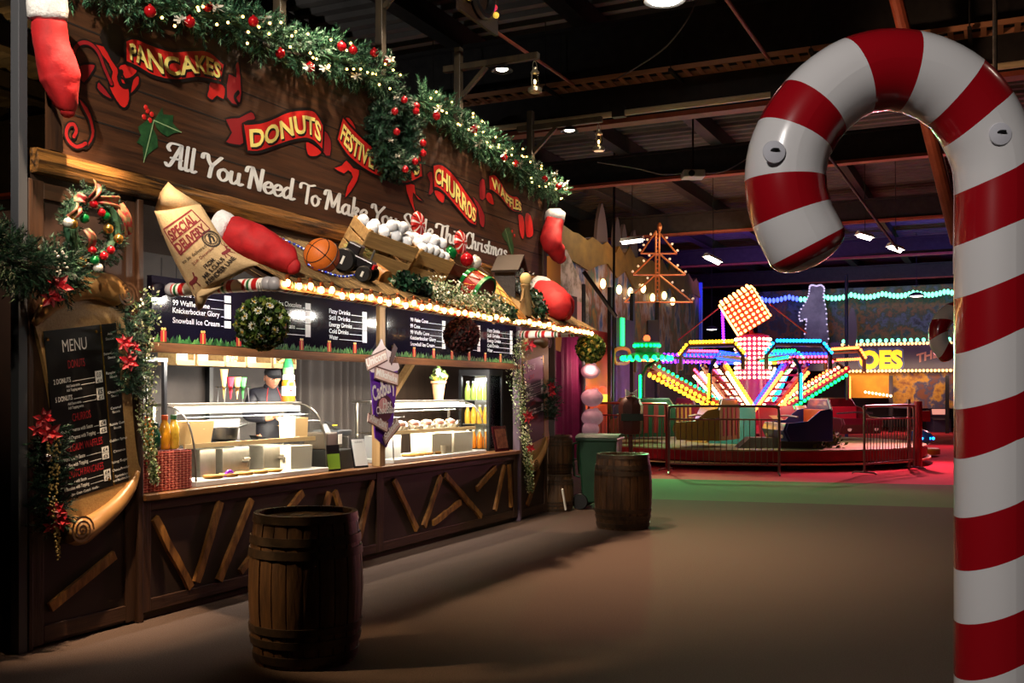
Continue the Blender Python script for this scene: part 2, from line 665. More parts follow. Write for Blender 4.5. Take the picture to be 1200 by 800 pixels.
# girders across the hall, rafters along it
for gu in (9.4, 18.0, 26.5, 35.0, 43.5):
    mb = MB()
    zb = 6.0 if gu < 10 else 6.9
    mb.box2((gu - 0.03, D0, zb), (gu + 0.03, D1, ROOF - 0.5))
    mb.box2((gu - 0.15, D0, ROOF - 0.5), (gu + 0.15, D1, ROOF - 0.44))
    mb.cur = 1
    mb.box2((gu - 0.13, D0, zb - 0.05), (gu + 0.13, D1, zb + 0.02))
    solo('roof_girder', mb, [M_steel, M_redsteel], frame=FS, kind='structure')
dd = D0 + 1.0
while dd < D1:
    mb = MB()
    mb.box2((U0, dd - 0.05, ROOF - 0.42), (U1, dd + 0.05, ROOF - 0.02))
    mb.box2((U0, dd - 0.14, ROOF - 0.46), (U1, dd + 0.14, ROOF - 0.42))
    solo('roof_rafter', mb, M_steel, frame=FS, kind='structure')
    dd += 2.3

# cable tray hung below the first girder, crossing the view
ty = 6.5
M_tray = mat('tray_metal', (206, 150, 116), 0.5, 0.2)  # orange light falling on the tray is put into this colour
t = thing('cable_tray', 'pale metal cable tray hung below the dark roof girder', 'cable tray', (9.0, -8.0, ty), FS)
mb = MB()
mb.box2((-0.2, -12, 0), (-0.17, 14, 0.07)); mb.box2((0.17, -12, 0), (0.2, 14, 0.07))
part('side_rail', mb, M_tray, t)
mb = MB()
for i in range(130):
    mb.box2((-0.17, -12 + i * 0.2, 0.0), (0.17, -11.93 + i * 0.2, 0.02))
part('rungs', mb, M_tray, t)
for i in range(13):
    mb = MB()
    mb.beam((-0.34, -11.6 + 2 * i, -0.03), (0.34, -11.6 + 2 * i, -0.03), 0.05, 0.05)
    mb.tube([(-0.3, -11.6 + 2 * i, 0), (-0.3, -11.6 + 2 * i, 1.0)], 0.008, 5)
    mb.tube([(0.3, -11.6 + 2 * i, 0), (0.3, -11.6 + 2 * i, 1.0)], 0.008, 5)
    part('hanger', mb, M_steel, t)
t = thing('tube_light_run', 'long row of unlit pale fluorescent tubes below the cable tray', 'light fitting', (9.0, -8.0, 6.02), FS)
mb = MB(); mb.tube([(0, -12, 0), (0, 14, 0)], 0.045, 10); part('tube', mb, mat('tube_white', (232, 214, 176), 0.35), t)
for i in range(11):
    mb = MB(); mb.box2((-0.06, -12 + i * 2.4, -0.06), (0.06, -11.8 + i * 2.4, 0.1)); part('end_cap', mb, M_steel, t)
# struts and pipes
mb = MB(); mb.tube([(5.55, 12.0, 7.0), (5.05, 11.6, 6.05), (6.05, 13.0, 3.3)][1:], 0.075, 12)
a = pw(1048, -10, 13.0); b = pw(1122, 285, 13.5)
mb = MB(); mb.tube([a, b], 0.085, 12)
solo('roof_strut', mb, M_redsteel, 'slanting red steel strut seen through the crook of the large candy cane', 'roof strut')
mb = MB(); mb.tube([pw(1166, -60, 12.5), pw(1166, 240, 12.5)], 0.03, 8)
solo('vertical_pipe', mb, M_galv, 'thin upright steel pipe above the large candy cane', 'pipe')
mb = MB(); mb.tube([pw(563, 25, 12.0), pw(672, 99, 15.3)], 0.022, 8)
solo('diagonal_brace', mb, M_redsteel, 'thin slanting steel brace running up left from the cable tray', 'brace')
mb = MB(); mb.tube([pw(845, -10, 11.0), pw(900, 68, 14.0)], 0.025, 8)
solo('diagonal_brace', mb, M_redsteel, 'thin slanting steel brace left of the large candy cane top', 'brace')
mb = MB(); mb.tube([pw(962, 170, 20), pw(1052, 292, 24.5)], 0.03, 8)
solo('diagonal_brace', mb, M_steel, 'slanting brace seen inside the crook of the large candy cane', 'brace')


def hang_cable(name, pts, r, label, m=M_black):
    mb = MB(); mb.tube(smooth_pts(pts, 8), r, 6)
    return solo(name, mb, m, label, 'cable')


hang_cable('sagging_cable', [pw(818, -6, 14), pw(806, 22, 14), pw(780, 55, 14.4), pw(744, 80, 14.8), pw(722, 93, 15.2)], 0.012, 'thin cable sagging from the roof down to the cable tray', M_galv)
hang_cable('sagging_cable', [pw(700, 190, 20), pw(745, 197, 20), pw(775, 204, 20), pw(800, 203, 20)], 0.012, 'thin cable sagging left of the white projector', M_galv)
hang_cable('sagging_cable', [pw(826, 203, 20), pw(850, 200, 20), pw(880, 183, 20)], 0.012, 'thin cable rising right of the white projector', M_galv)
hang_cable('drop_cable', [pw(720, 60, 26), pw(719.5, 300, 26), pw(718, 470, 26)], 0.035, 'dark cable dropping from the roof to the sunset panel')
hang_cable('stay_cable', [pw(684, 318, 24), pw(722, 371, 24.2)], 0.05, 'dark slanting stay in front of the painted facade')

# projector
t = thing('projector', 'white box projector hanging below the roof', 'projector', pw(812, 209, 20.0))
mb = MB(); mb.box((0, 0, 0.07), (0.42, 0.36, 0.14)); part('case', mb, M_white, t, bevel=0.02)
mb = MB(); mb.lathe([(0.06, 0), (0.06, 0.05), (0.045, 0.05)], 14, Matrix.Translation((-0.06, -0.18, 0.06)) @ rx(PI / 2)); part('lens', mb, M_black, t)
mb = MB(); mb.tube([(0, 0, 0.14), (0, 0, 3.7)], 0.02, 6); part('drop_pole', mb, M_steel, t)


# hanging hall lamps: (px, py, depth, width px, tilt)
def hall_light(px, py, Y, wm, hm, label, glow=9.0):
    p = pw(px, py, Y)
    t = thing('hall_light', label, 'ceiling light', p, group=None)
    mb = MB(); mb.lathe([(0.03, 0.16), (wm * 0.2, 0.15), (wm * 0.45, 0.07), (wm / 2, 0.0), (wm / 2 - 0.01, 0.0), (wm * 0.42, 0.06)], 20); part('reflector', mb, M_galv, t, smooth=True)
    mb = MB(); mb.ball((0, 0, 0.02), wm * 0.4, 16, 8, (1, 1, 0.22)); part('lens', mb, mat('lamp_glow_%d' % glow, (255, 246, 228), emit=glow), t, smooth=True)
    mb = MB(); mb.tube([(0, 0, 0.15), (0, 0, ROOF - p.z)], 0.012, 6); part('chain', mb, M_steel, t)
    return t


def batten(px, py, Y, L, ang, tilt, label):
    p = pw(px, py, Y)
    t = thing('strip_light', label, 'ceiling light', p, rot=rz(ang) @ ry(tilt))
    mb = MB(); mb.add([(-L / 2, -0.14, 0), (L / 2, -0.14, 0), (L / 2, -0.05, 0.1), (-L / 2, -0.05, 0.1), (-L / 2, 0.14, 0), (L / 2, 0.14, 0), (L / 2, 0.05, 0.1), (-L / 2, 0.05, 0.1)],
                      [(0, 1, 2, 3), (4, 7, 6, 5), (3, 2, 6, 7), (0, 3, 7, 4), (1, 5, 6, 2)]); part('reflector', mb, M_white, t)
    mb = MB(); mb.tube([(-L / 2 + 0.03, 0, 0.0), (L / 2 - 0.03, 0, 0.0)], 0.07, 8); part('tube', mb, M_lampglow, t)
    mb = MB(); mb.tube([Vector((0, 0, 0.1)), (rz(ang) @ ry(tilt)).inverted() @ Vector((0, 0, ROOF + 0.05 - p.z))], 0.01, 5); part('chain', mb, M_steel, t)
    return t


hall_light(779, 1, 13.2, 0.55, 0.2, 'big round hall lamp hanging at the top edge above the cable tray')
batten(1013, 277, 26, 0.42, 0.3, 0.2, 'small bright lamp seen inside the crook of the large candy cane, left one')
batten(1049, 291, 27, 0.42, 0.3, 0.25, 'small bright lamp seen inside the crook of the large candy cane, right one')
batten(741, 282, 27, 0.62, -0.5, -0.05, 'hanging strip light left of the wire light tree')
batten(835, 304, 27, 0.5, 0.5, 0.3, 'hanging strip light above the bulb covered cube')
hall_light(834, 386, 44, 0.55, 0.2, 'small lamp low over the ride left of the bulb covered cube')
hall_light(1074, 347, 40, 0.6, 0.2, 'small lamp under the green bulb string by the small candy cane')
hall_light(958, 203, 30, 0.4, 0.2, 'tiny lamp peeping out beside the tip of the large candy cane')
batten(22, 268, 16, 0.35, 0.3, 0, 'small lamp glimpsed behind the far left stall post')

# ================================================================== THE LARGE CANDY CANE
def candy_cane(name, Y, path, rad, per, label, phase=0.0, edges=None):
    pts = smooth_pts([pw(px, py, Y) for px, py in path], 8)
    # resample
    L = [0]
    for i in range(1, len(pts)):
        L.append(L[-1] + (pts[i] - pts[i - 1]).length)
    n = int(L[-1] / (rad * 0.22)); Q = []
    j = 0
    for i in range(n + 1):
        s_ = L[-1] * i / n
        while j < len(L) - 2 and L[j + 1] < s_:
            j += 1
        f = (s_ - L[j]) / max(1e-9, L[j + 1] - L[j])
        Q.append(pts[j].lerp(pts[j + 1], f))
    base = Vector((Q[0].x, Y, 0))
    m = stripes('candy_cane_vinyl', [(0, (224, 222, 222)), (0.5, (160, 14, 26))], 1.0, 0, 0.22, coat=0.5)
    mb = MB(); NS = 40; V = []; UV = []; F = []
    tot = L[-1]
    cap = 7
    es = None
    if edges:
        es = []
        for (ex, ey) in edges:
            c_ = pw(ex, ey, Y); es.append(min(range(len(Q)), key=lambda i: (Q[i] - c_).length) * tot / n)
        es += [tot + 0.012, tot + 0.05, tot + 9]
        s_hi = es[14]; s_lo = es[12]

    def band(s_, a):
        if es is None:
            return (s_ - 0.09 * rad / 0.17 * math.sin(a)) / per + phase
        k = 0
        while s_ > es[k + 1] and k < len(es) - 2:
            k += 1
        q = min(1.0, max(0.0, (s_hi - s_) / (s_hi - s_lo)))
        return (k + (s_ - es[k]) / (es[k + 1] - es[k]) + 2.0 - 0.33 * math.sin(a) * q) / 2.0
    rings = []
    for i, q in enumerate(Q):
        tg = (Q[min(i + 1, n)] - Q[max(i - 1, 0)]).normalized()
        rings.append((q, tg, rad, tot * i / n))
    e, tg = Q[-1], rings[-1][1]
    for k in range(1, cap + 1):
        a = k / cap * PI / 2
        rings.append((e + tg * math.sin(a) * rad * 0.55, tg, max(rad * math.cos(a), 0.002), tot + math.sin(a) * rad * 0.6))
    for i, (q, tg, rr, s_) in enumerate(rings):
        nx = Vector((0, -1, 0)); ny = tg.cross(nx).normalized()
        for jn in range(NS + 1):
            a = 2 * PI * jn / NS
            k = 1.0
            # puckers along the inner side of the bend
            cur = 0.0
            if 1 < i < n - 1:
                c_ = (rings[min(i + 2, n)][1] - rings[max(i - 2, 0)][1])
                cur = c_.length / max(1e-6, (rings[min(i + 2, n)][3] - rings[max(i - 2, 0)][3])) * rad
                cd = c_.normalized() if c_.length > 1e-6 else nx
                side = (nx * math.cos(a) + ny * math.sin(a)).dot(cd)
                if side > 0.55:
                    k += 0.02 * cur * (side - 0.55) / 0.45 * math.sin(i * 2.1) * 1.6
                if side < -0.9:
                    k += 0.006 * cur * math.sin(i * 1.7)
            V.append(q - base + (nx * math.cos(a) + ny * math.sin(a)) * rr * k)
            UV.append((band(s_, a), jn / NS))
    W = NS + 1
    for i in range(len(rings) - 1):
        for jn in range(NS):
            F.append((i * W + jn, i * W + jn + 1, (i + 1) * W + jn + 1, (i + 1) * W + jn))
    mb.add(V, F, UV)
    t = thing(name, label, 'candy cane', base)
    part('inflatable_body', mb, m, t, smooth='all')
    # weld seams along both sides of the hook
    for a in (PI * 0.5 + 0.42, PI * 1.5 - 0.42):
        mb = MB(); P = []
        for i, (q, tg, rr, s_) in enumerate(rings[:n]):
            nx = Vector((0, -1, 0)); ny = tg.cross(nx).normalized()
            if s_ > tot * 0.5:
                P.append(q - base + (nx * math.cos(a) * 1 + ny * math.sin(a)) * rr * 1.003 * (1 if True else 0))
        P = [p for p in P]
        mb.tube(P, 0.0016, 5)
        part('seam', mb, mat('vinyl_seam', (206, 180, 180), 0.3), t, smooth=True)
    return t, base, rings, n


PX = 4.6
cpath = [(1168, 924), (1168, 800), (1168, 500), (1168, 300), (1168, 205), (1156, 160), (1128, 117), (1088, 91), (1043, 82), (998, 92), (957, 123), (929, 165), (920, 207), (927, 250), (945, 288)]
cane, cb, rings, n_ = candy_cane('candy_cane', PX, cpath, 46.5 / 1200 * PX, 127 / 1200 * PX, 'huge red and white inflatable candy cane standing in the right foreground', 0.0,
                               [(1168, 924), (1168, 897), (1168, 839), (1168, 768), (1168, 712), (1168, 644), (1168, 585), (1168, 516), (1168, 458), (1168, 390), (1168, 331), (1168, 265), (1166, 207), (1147, 140), (1115, 104), (1060, 83), (1007, 90), (955, 122), (930, 160), (919, 206), (929, 255)])
# clear round suction pads with black valve loops
for (px, py) in ((907, 178), (1172, 157)):
    c = pw(px, py, PX - 46.5 / 1200 * PX * 0.98)
    mb = MB(); mb.lathe([(0.05, 0), (0.048, 0.006), (0.02, 0.012), (0.001, 0.012)], 24, Matrix.Translation(c - cb) @ rx(PI / 2)); part('suction_pad', mb, mat('clear_vinyl', (214, 214, 222), 0.15, coat=0.8), cane, smooth=True)
    mb = MB(); mb.tube([Vector((-0.02, 0, 0)) + c - cb, Vector((-0.008, -0.022, 0.008)) + c - cb, Vector((0.012, -0.022, 0.008)) + c - cb, Vector((0.024, 0, 0)) + c - cb], 0.005, 6); part('valve_loop', mb, M_black, cane)
t, *_ = candy_cane('candy_cane', 15.0, [(1146, 600), (1146, 480), (1146, 420), (1144, 392), (1136, 373), (1122, 364), (1109, 370), (1100, 385), (1101, 402), (1111, 416)], 10.8 / 1200 * 15, 0.45, 'smaller candy cane curling out from behind the huge one, near the ride', 0.1)

# ================================================================== BARRELS
M_oak = mat('barrel_oak', (104, 70, 36), 0.55, c2=(50, 32, 18), scale=9, stretch=(2.2, 2.2, 0.35), contrast=0.25, bump=0.4)
M_hoop = mat('barrel_hoop', (62, 52, 44), 0.5, 0.6, c2=(86, 66, 48), scale=14, bump=0.2)


def barrel(H, RM, RE, NST=22):
    """staves, hoops, recessed head"""
    def rad(z):
        q = (z / H - 0.5) * 2
        return RM - (RM - RE) * abs(q) ** 2.0
    st = MB()
    for k in range(NST):
        a0 = 2 * PI * k / NST + 0.012; a1 = 2 * PI * (k + 1) / NST - 0.012
        V = []
        zs = [0, 0.08, 0.2, 0.35, 0.5, 0.65, 0.8, 0.92, 1.0]
        jit = rnd.uniform(-0.003, 0.003)
        for z in zs:
            r = rad(z * H) + jit
            for a in (a0, (a0 + a1) / 2, a1):
                rr = r - (0.006 if a != (a0 + a1) / 2 else 0)
                V.append((rr * math.cos(a), rr * math.sin(a), z * H))
        for z in reversed(zs):
            r = rad(z * H) - 0.03
            for a in (a0, (a0 + a1) / 2, a1):
                V.append((r * math.cos(a), r * math.sin(a), z * H))
        F = []
        m_ = len(zs) * 2
        for i in range(m_):
            i2 = (i + 1) % m_
            F += [(3 * i, 3 * i + 1, 3 * i2 + 1, 3 * i2), (3 * i + 1, 3 * i + 2, 3 * i2 + 2, 3 * i2 + 1)]
        for o in (0, 2):
            F.append(tuple(3 * i + o for i in range(m_)))
        st.add(V, F)
    inner = MB(); inner.lathe([(rad(0.02) - 0.012, 0.012), (rad(H * 0.25) - 0.016, H * 0.25), (RM - 0.016, H / 2), (rad(H * 0.75) - 0.016, H * 0.75), (rad(H) - 0.016, H - 0.015)], 40, caps=False)
    st.merge(inner)
    hoops = []
    for z0, hh in ((0.03, 0.055), (0.14, 0.05), (0.225, 0.05), (0.72, 0.055), (0.805, 0.055), (0.945, 0.055)):
        h = MB(); za = z0 * H; zb = (z0 + hh) * H * 1.0
        zb = za + hh * H * 1.0
        ra, rb = rad(za), rad(zb)
        h.lathe([(ra - 0.004, za), (ra + 0.007, za), (rb + 0.007, zb), (rb - 0.004, zb)], 40, caps=False)
        hoops.append(h)
    head = MB()
    for k in range(7):
        rr = rad(H) - 0.03; x0 = -rr + 2 * rr * k / 7 + 0.002; x1 = -rr + 2 * rr * (k + 1) / 7 - 0.002
        y0 = math.sqrt(max(0, rr * rr - min(x0 * x0, x1 * x1))); xm = x0 if abs(x0) < abs(x1) else x1
        ya = math.sqrt(max(0, rr * rr - x0 * x0)); yb = math.sqrt(max(0, rr * rr - x1 * x1))
        head.prism([(x0, -ya), (x1, -yb), (x1, yb), (x0, ya)] if ya > 1e-3 and yb > 1e-3 else [(x0, -ya - .02), (x1, -yb - .02), (x1, yb + .02), (x0, ya + .02)], H - 0.05, H - 0.035, lambda x, y, z: Vector((x, y, z)))
    return st, hoops, head


def make_barrel(loc, label, H=0.95, RM=0.345, RE=0.30, frame=FW, rot=None):
    t = thing('oak_barrel', label, 'barrel', loc, frame, rot)
    st, hoops, head = barrel(H, RM, RE)
    part('staves', st, M_oak, t, smooth=35)
    for h in hoops:
        part('hoop', h, M_hoop, t, smooth=30)
    part('barrel_head', head, M_oak, t)
    return t


b1 = make_barrel((-1.36, 6.76, 0), 'big wooden barrel standing nearest the viewer in front of the counter', 0.97, 0.375, 0.33)
b2 = make_barrel((1.44, 13.3, 0), 'wooden barrel standing alone by the green wheelie bin', 0.96, 0.375, 0.33)

# ================================================================== THE STALL
W_dark = wood('stained_wood', (52, 32, 19), (30, 18, 11), 'x', 7, 0.5)
W_panel = mat('panel_brown', (48, 28, 18), 0.55, c2=(34, 20, 13), scale=3, stretch=(1, 1, 1))
W_post = wood('post_wood', (70, 42, 22), (32, 19, 11), 'z', 8, 0.5)
W_rail = wood('rail_wood', (74, 46, 26), (36, 22, 13), 'x', 8, 0.5)
W_shelf = wood('shelf_beam_wood', (164, 104, 56), (92, 54, 28), 'x', 6, 0.65)
W_slat = mat('slat_wood', (180, 122, 56), 0.5, c2=(78, 46, 20), scale=14, stretch=(1, 1, 0.3), contrast=0.2, bump=0.4)
W_beam = wood('rough_beam', (158, 106, 50), (34, 20, 11), 'x', 7, 0.4, 1.0, 0.12)
W_sign = mat('sign_boards', (88, 54, 32), 0.5, c2=(32, 19, 12), scale=13, stretch=(0.08, 1.0, 1.7), contrast=0.2, bump=0.2)
W_top = wood('counter_wood', (150, 100, 56), (96, 60, 32), 'x', 7, 0.35)
W_pale = wood('pale_wood', (196, 156, 104), (150, 112, 68), 'z', 8, 0.5)
W_crate = wood('crate_wood', (176, 142, 92), (120, 92, 56), 'x', 9, 0.6)
Q = MB

# --- counter
t = thing('serving_counter', 'long dark brown panelled stall counter decorated with slanting wooden battens', 'counter', (3.4, 0.0, 0.0), FS)
mb = Q(); mb.box2((0.0, 0.0, 0.06), (3.36, 0.03, 0.92)); part('front_panel', mb, W_panel, t, rel=True)
mb = Q(); mb.box2((3.36, 0.0, 0.06), (6.78, 0.03, 0.92)); part('front_panel', mb, W_panel, t, rel=True)
for a, b in ((0.0, 0.1), (3.28, 3.42), (6.66, 6.78)):
    mb = Q(); mb.box2((a, -0.025, 0.06), (b, 0.0, 0.92)); part('stile', mb, W_post, t, rel=True, bevel=0.006)
for a, b, z0, z1 in ((0.1, 3.28, 0.06, 0.16), (3.42, 6.66, 0.06, 0.16), (0.1, 3.28, 0.84, 0.92), (3.42, 6.66, 0.84, 0.92)):
    mb = Q(); mb.box2((a, -0.022, z0), (b, 0.0, z1)); part('rail', mb, W_rail, t, rel=True, bevel=0.006)
mb = Q(); mb.box2((0.05, 0.03, 0.0), (6.7, 0.06, 0.12)); part('kick_board', mb, mat('kick_board', (84, 76, 50), 0.7), t, rel=True)
mb = Q(); mb.box2((0.02, 0.55, 0.0), (6.76, 0.58, 0.92)); part('back_panel', mb, W_panel, t, rel=True)
SL = [((183, 607), (225, 693)), ((260, 588), (232, 682)), ((296, 585), (258, 683)), ((356, 577), (283, 670)), ((388, 577), (375, 625)), ((394, 575), (414, 640)),
      ((438, 562), (421, 637)), ((463, 562), (490, 620)), ((518, 558), (498, 617)), ((523, 556), (565, 605)), ((582, 548), (560, 573)), ((541, 588), (509, 613)), ((592, 545), (581, 598)), ((598, 544), (600, 594))]
for a, b in SL:
    p, q = ps(*a, -0.03), ps(*b, -0.03)
    p.z = min(p.z, 0.83); q.z = max(q.z, 0.17)
    mb = Q()
    n = 7
    dv = (q - p).normalized(); sd = Vector((0, -1, 0)).cross(dv).normalized()
    V = []
    for i in range(n + 1):
        c = p.lerp(q, i / n)
        wl = 0.036 + rnd.uniform(-0.007, 0.006); wr = 0.036 + rnd.uniform(-0.007, 0.006)
        V += [c - sd * wl + Vector((0, 0.03, 0)), c - sd * wl * 0.9, c + sd * wr * 0.9, c + sd * wr + Vector((0, 0.03, 0))]
    F = []
    for i in range(n):
        for j in range(3):
            F.append((4 * i + j, 4 * i + j + 1, 4 * i + j + 5, 4 * i + j + 4))
    F += [(0, 3, 2, 1), (4 * n, 4 * n + 1, 4 * n + 2, 4 * n + 3)]
    mb.add(V, F)
    part('batten', mb, W_slat, t, rel=True)
mb = Q(); mb.box2((0.0, -0.07, 0.92), (6.8, 0.62, 0.97))
solo('worktop', mb, W_top, 'long wooden worktop lying along the whole serving counter', 'worktop', FS, bevel=0.008)

# --- side panels left and right of the opening
for (u0, u1, lab, bat) in ((-0.97, -0.06, 'tall brown stall panel carrying the big menu scroll on the left', ((136, 650), (60, 712))),
                           (6.86, 7.8, 'tall brown stall panel at the right end carrying the dark menu board', ((633, 550), (619, 592)))):
    t = thing('side_panel', lab, 'panel', ((u0 + u1) / 2, 0, 0), FS)
    mb = Q(); mb.box2((u0, 0.0, 0.02), (u1, 0.03, 3.24)); part('board', mb, W_panel, t, rel=True)
    for a in (u0, u1 - 0.09):
        mb = Q(); mb.box2((a, -0.02, 0.02), (a + 0.09, 0.0, 3.2)); part('stile', mb, W_post, t, rel=True, bevel=0.005)
    for z in (0.04, 3.08):
        mb = Q(); mb.box2((u0 + 0.09, -0.02, z), (u1 - 0.09, 0.0, z + 0.11)); part('rail', mb, W_rail, t, rel=True, bevel=0.005)
    p, q = ps(*bat[0], -0.03), ps(*bat[1], -0.03)
    mb = Q(); mb.beam(p, q, 0.03, 0.085, (0, -1, 0)); mb.v = [Vector((v.x, v.y + 0.012, v.z)) for v in mb.v]
    mb = Q(); dv = (q - p).normalized(); sd = Vector((0, -1, 0)).cross(dv).normalized() * 0.036
    mb.add([p - sd, p + sd, q + sd, q - sd] + [v + Vector((0, 0.03, 0)) for v in (p - sd, p + sd, q + sd, q - sd)], [(0, 1, 2, 3), (7, 6, 5, 4), (0, 4, 5, 1), (1, 5, 6, 2), (2, 6, 7, 3), (3, 7, 4, 0)])
    part('batten', mb, W_slat, t, rel=True, bevel=0.004)

# --- posts
def post(a, b, m, label, bevel=0.008):
    mb = Q(); mb.box2(a, b); return solo('stall_post', mb, m, label, 'post', FS, bevel=bevel)


post((-1.09, -0.03, 0), (-1.02, 0.05, 6.2), mat('grey_box_steel', (84, 86, 92), 0.5, 0.5), 'tall grey steel post at the far left end of the stall', 0.004)
post((-1.015, -0.035, 0.0), (-0.975, 0.05, 3.2), W_post, 'slim wooden post beside the grey steel post, below the beam')
post((-0.055, -0.05, 0), (0.0, 0.06, 3.22), W_post, 'wooden post between the menu scroll and the serving counter')
post((6.8, -0.05, 0), (6.855, 0.06, 3.22), mat('violet_lit_post', (112, 92, 106), 0.4, 0.3), 'greyish post at the right end of the serving opening')  # violet light on the grey metal is put into the post's colour
post((3.31, -0.045, 0.971), (3.42, 0.06, 3.2), W_pale, 'pale wooden post dividing the two lit menu boards, on the counter')
post((3.425, 0.0, 0.971), (3.45, 0.05, 3.2), M_white, 'thin white post right of the pale wooden divider', 0.003)

# --- beam under the sign: rough hewn
mb = Q()
n = 60; V = []
for i in range(n + 1):
    u = -0.97 + 8.77 * i / n
    j = lambda: noise.noise(Vector((u * 2.2, rnd.random() * 0.3, 0))) * 0.018
    V += [(u, 0.06, 3.24), (u, -0.06 + j(), 3.25 + j()), (u, -0.085 + j(), 3.33), (u, -0.06 + j(), 3.41 + j()), (u, 0.06, 3.42)]
F = []
for i in range(n):
    for k in range(5):
        F.append((5 * i + k, 5 * i + (k + 1) % 5, 5 * i + 5 + (k + 1) % 5, 5 * i + 5 + k))
F += [(0, 4, 3, 2, 1), tuple(5 * n + k for k in range(5))]
mb.add(V, F)
solo('rough_beam', mb, W_beam, 'rough hewn timber beam running under the big painted sign', 'beam', FS)

# --- the big sign
SB, ST, SPK, SUM = 3.43, 4.62, 5.0, 3.42
U0_, U1_ = -0.8, 7.74
sign = thing('fascia_sign', 'big brown painted wooden sign with red banners and white slogan above the stall', 'sign', (3.42, 0.0, SB), FS)
mb = Q(); mb.prism([(U0_, SB), (U1_, SB), (U1_, ST), (SUM + 0.35, SPK), (SUM - 0.35, SPK), (U0_, ST)], 0.0, 0.06, lambda x, y, z: Vector((x, z, y)))
part('board', mb, W_sign, sign, rel=True)
for (a, b) in (((U0_, ST), (SUM - 0.35, SPK)), ((SUM - 0.35, SPK), (SUM + 0.35, SPK)), ((SUM + 0.35, SPK), (U1_, ST))):
    mb = Q(); mb.beam((a[0], 0.01, a[1]), (b[0], 0.01, b[1]), 0.12, 0.05, (0, 0, 1)); part('edge_trim', mb, W_dark, sign, rel=True)
for u in (U0_ + 0.02, U1_ - 0.02):
    mb = Q(); mb.box2((u - 0.05, -0.03, SB), (u + 0.05, 0.03, ST)); part('edge_trim', mb, W_post, sign, rel=True)
for z in (3.72, 4.05, 4.36):
    mb = Q(); mb.box2((U0_ + 0.08, -0.0025, z), (U1_ - 0.08, 0.0, z + 0.012)); part('board_joint', mb, mat('joint_dark', (20, 12, 8), 0.8), sign, rel=True)
P_red = mat('paint_red', (212, 42, 36), 0.4, c2=(176, 28, 28), scale=3)
P_dred = mat('paint_dark_red', (140, 26, 32), 0.45)
P_blk = mat('paint_black', (16, 11, 10), 0.5)
P_yel = mat('paint_cream_yellow', (240, 222, 128), 0.4)
P_wht = mat('paint_white', (236, 238, 240), 0.4)


def sp(px, py, d=-0.004):
    return ps(px, py, d)


def art(poly, m, d, parent, name, outline=0.012, close=True, k=4):
    """painted shape on the sign from its outline; its black contour is a part of it"""
    P = [sp(x, y) for x, y in poly]
    Q2 = [Vector((p.x, p.z)) for p in P]
    S = smooth_pts(Q2, k, True) if k > 1 else Q2
    mb = Q(); mb.add([(p.x, d, p.y) for p in S], [tuple(range(len(S)))])
    o = part(name, mb, m, parent, rel=True)
    if outline:
        mb = Q(); stroke(mb, S, outline, outline, lambda x, y: Vector((x, d - 0.0012, y)), closed=True, k=1)
        part('contour', mb, P_blk, o, rel=True)
    return o


BAN = [
    ('PANCAKES', [(146, 47), (157, 44), (175, 51), (200, 59), (225, 58), (245, 60), (263, 76)], [(146, 73), (160, 79), (180, 90), (205, 95), (230, 92), (245, 94), (259, 97)], 0.085, 0.955),
    ('DONUTS', [(284, 145), (305, 143), (320, 138), (335, 131), (352, 128), (368, 130), (379, 147)], [(289, 178), (304, 178), (322, 172), (340, 166), (356, 163), (367, 166), (378, 177)], 0.06, 0.94),
    ('FESTIVE TREATS', [(401, 136), (412, 149), (425, 162), (440, 174), (455, 180), (474, 183), (492, 173)], [(394, 163), (405, 180), (420, 194), (440, 206), (460, 213), (477, 215), (495, 207)], 0.05, 0.96),
    ('CHURROS', [(507, 193), (516, 192), (525, 198), (535, 209), (545, 223), (552, 233), (559, 244)], [(508, 220), (515, 222), (525, 232), (535, 244), (545, 256), (551, 262), (558, 265)], 0.05, 0.95),
    ('WAFFLES', [(572, 205), (579, 204), (586, 212), (593, 224), (600, 229), (606, 230), (611, 238)], [(573, 222), (581, 227), (588, 234), (595, 243), (601, 248), (606, 249), (612, 250)], 0.08, 0.95),
]
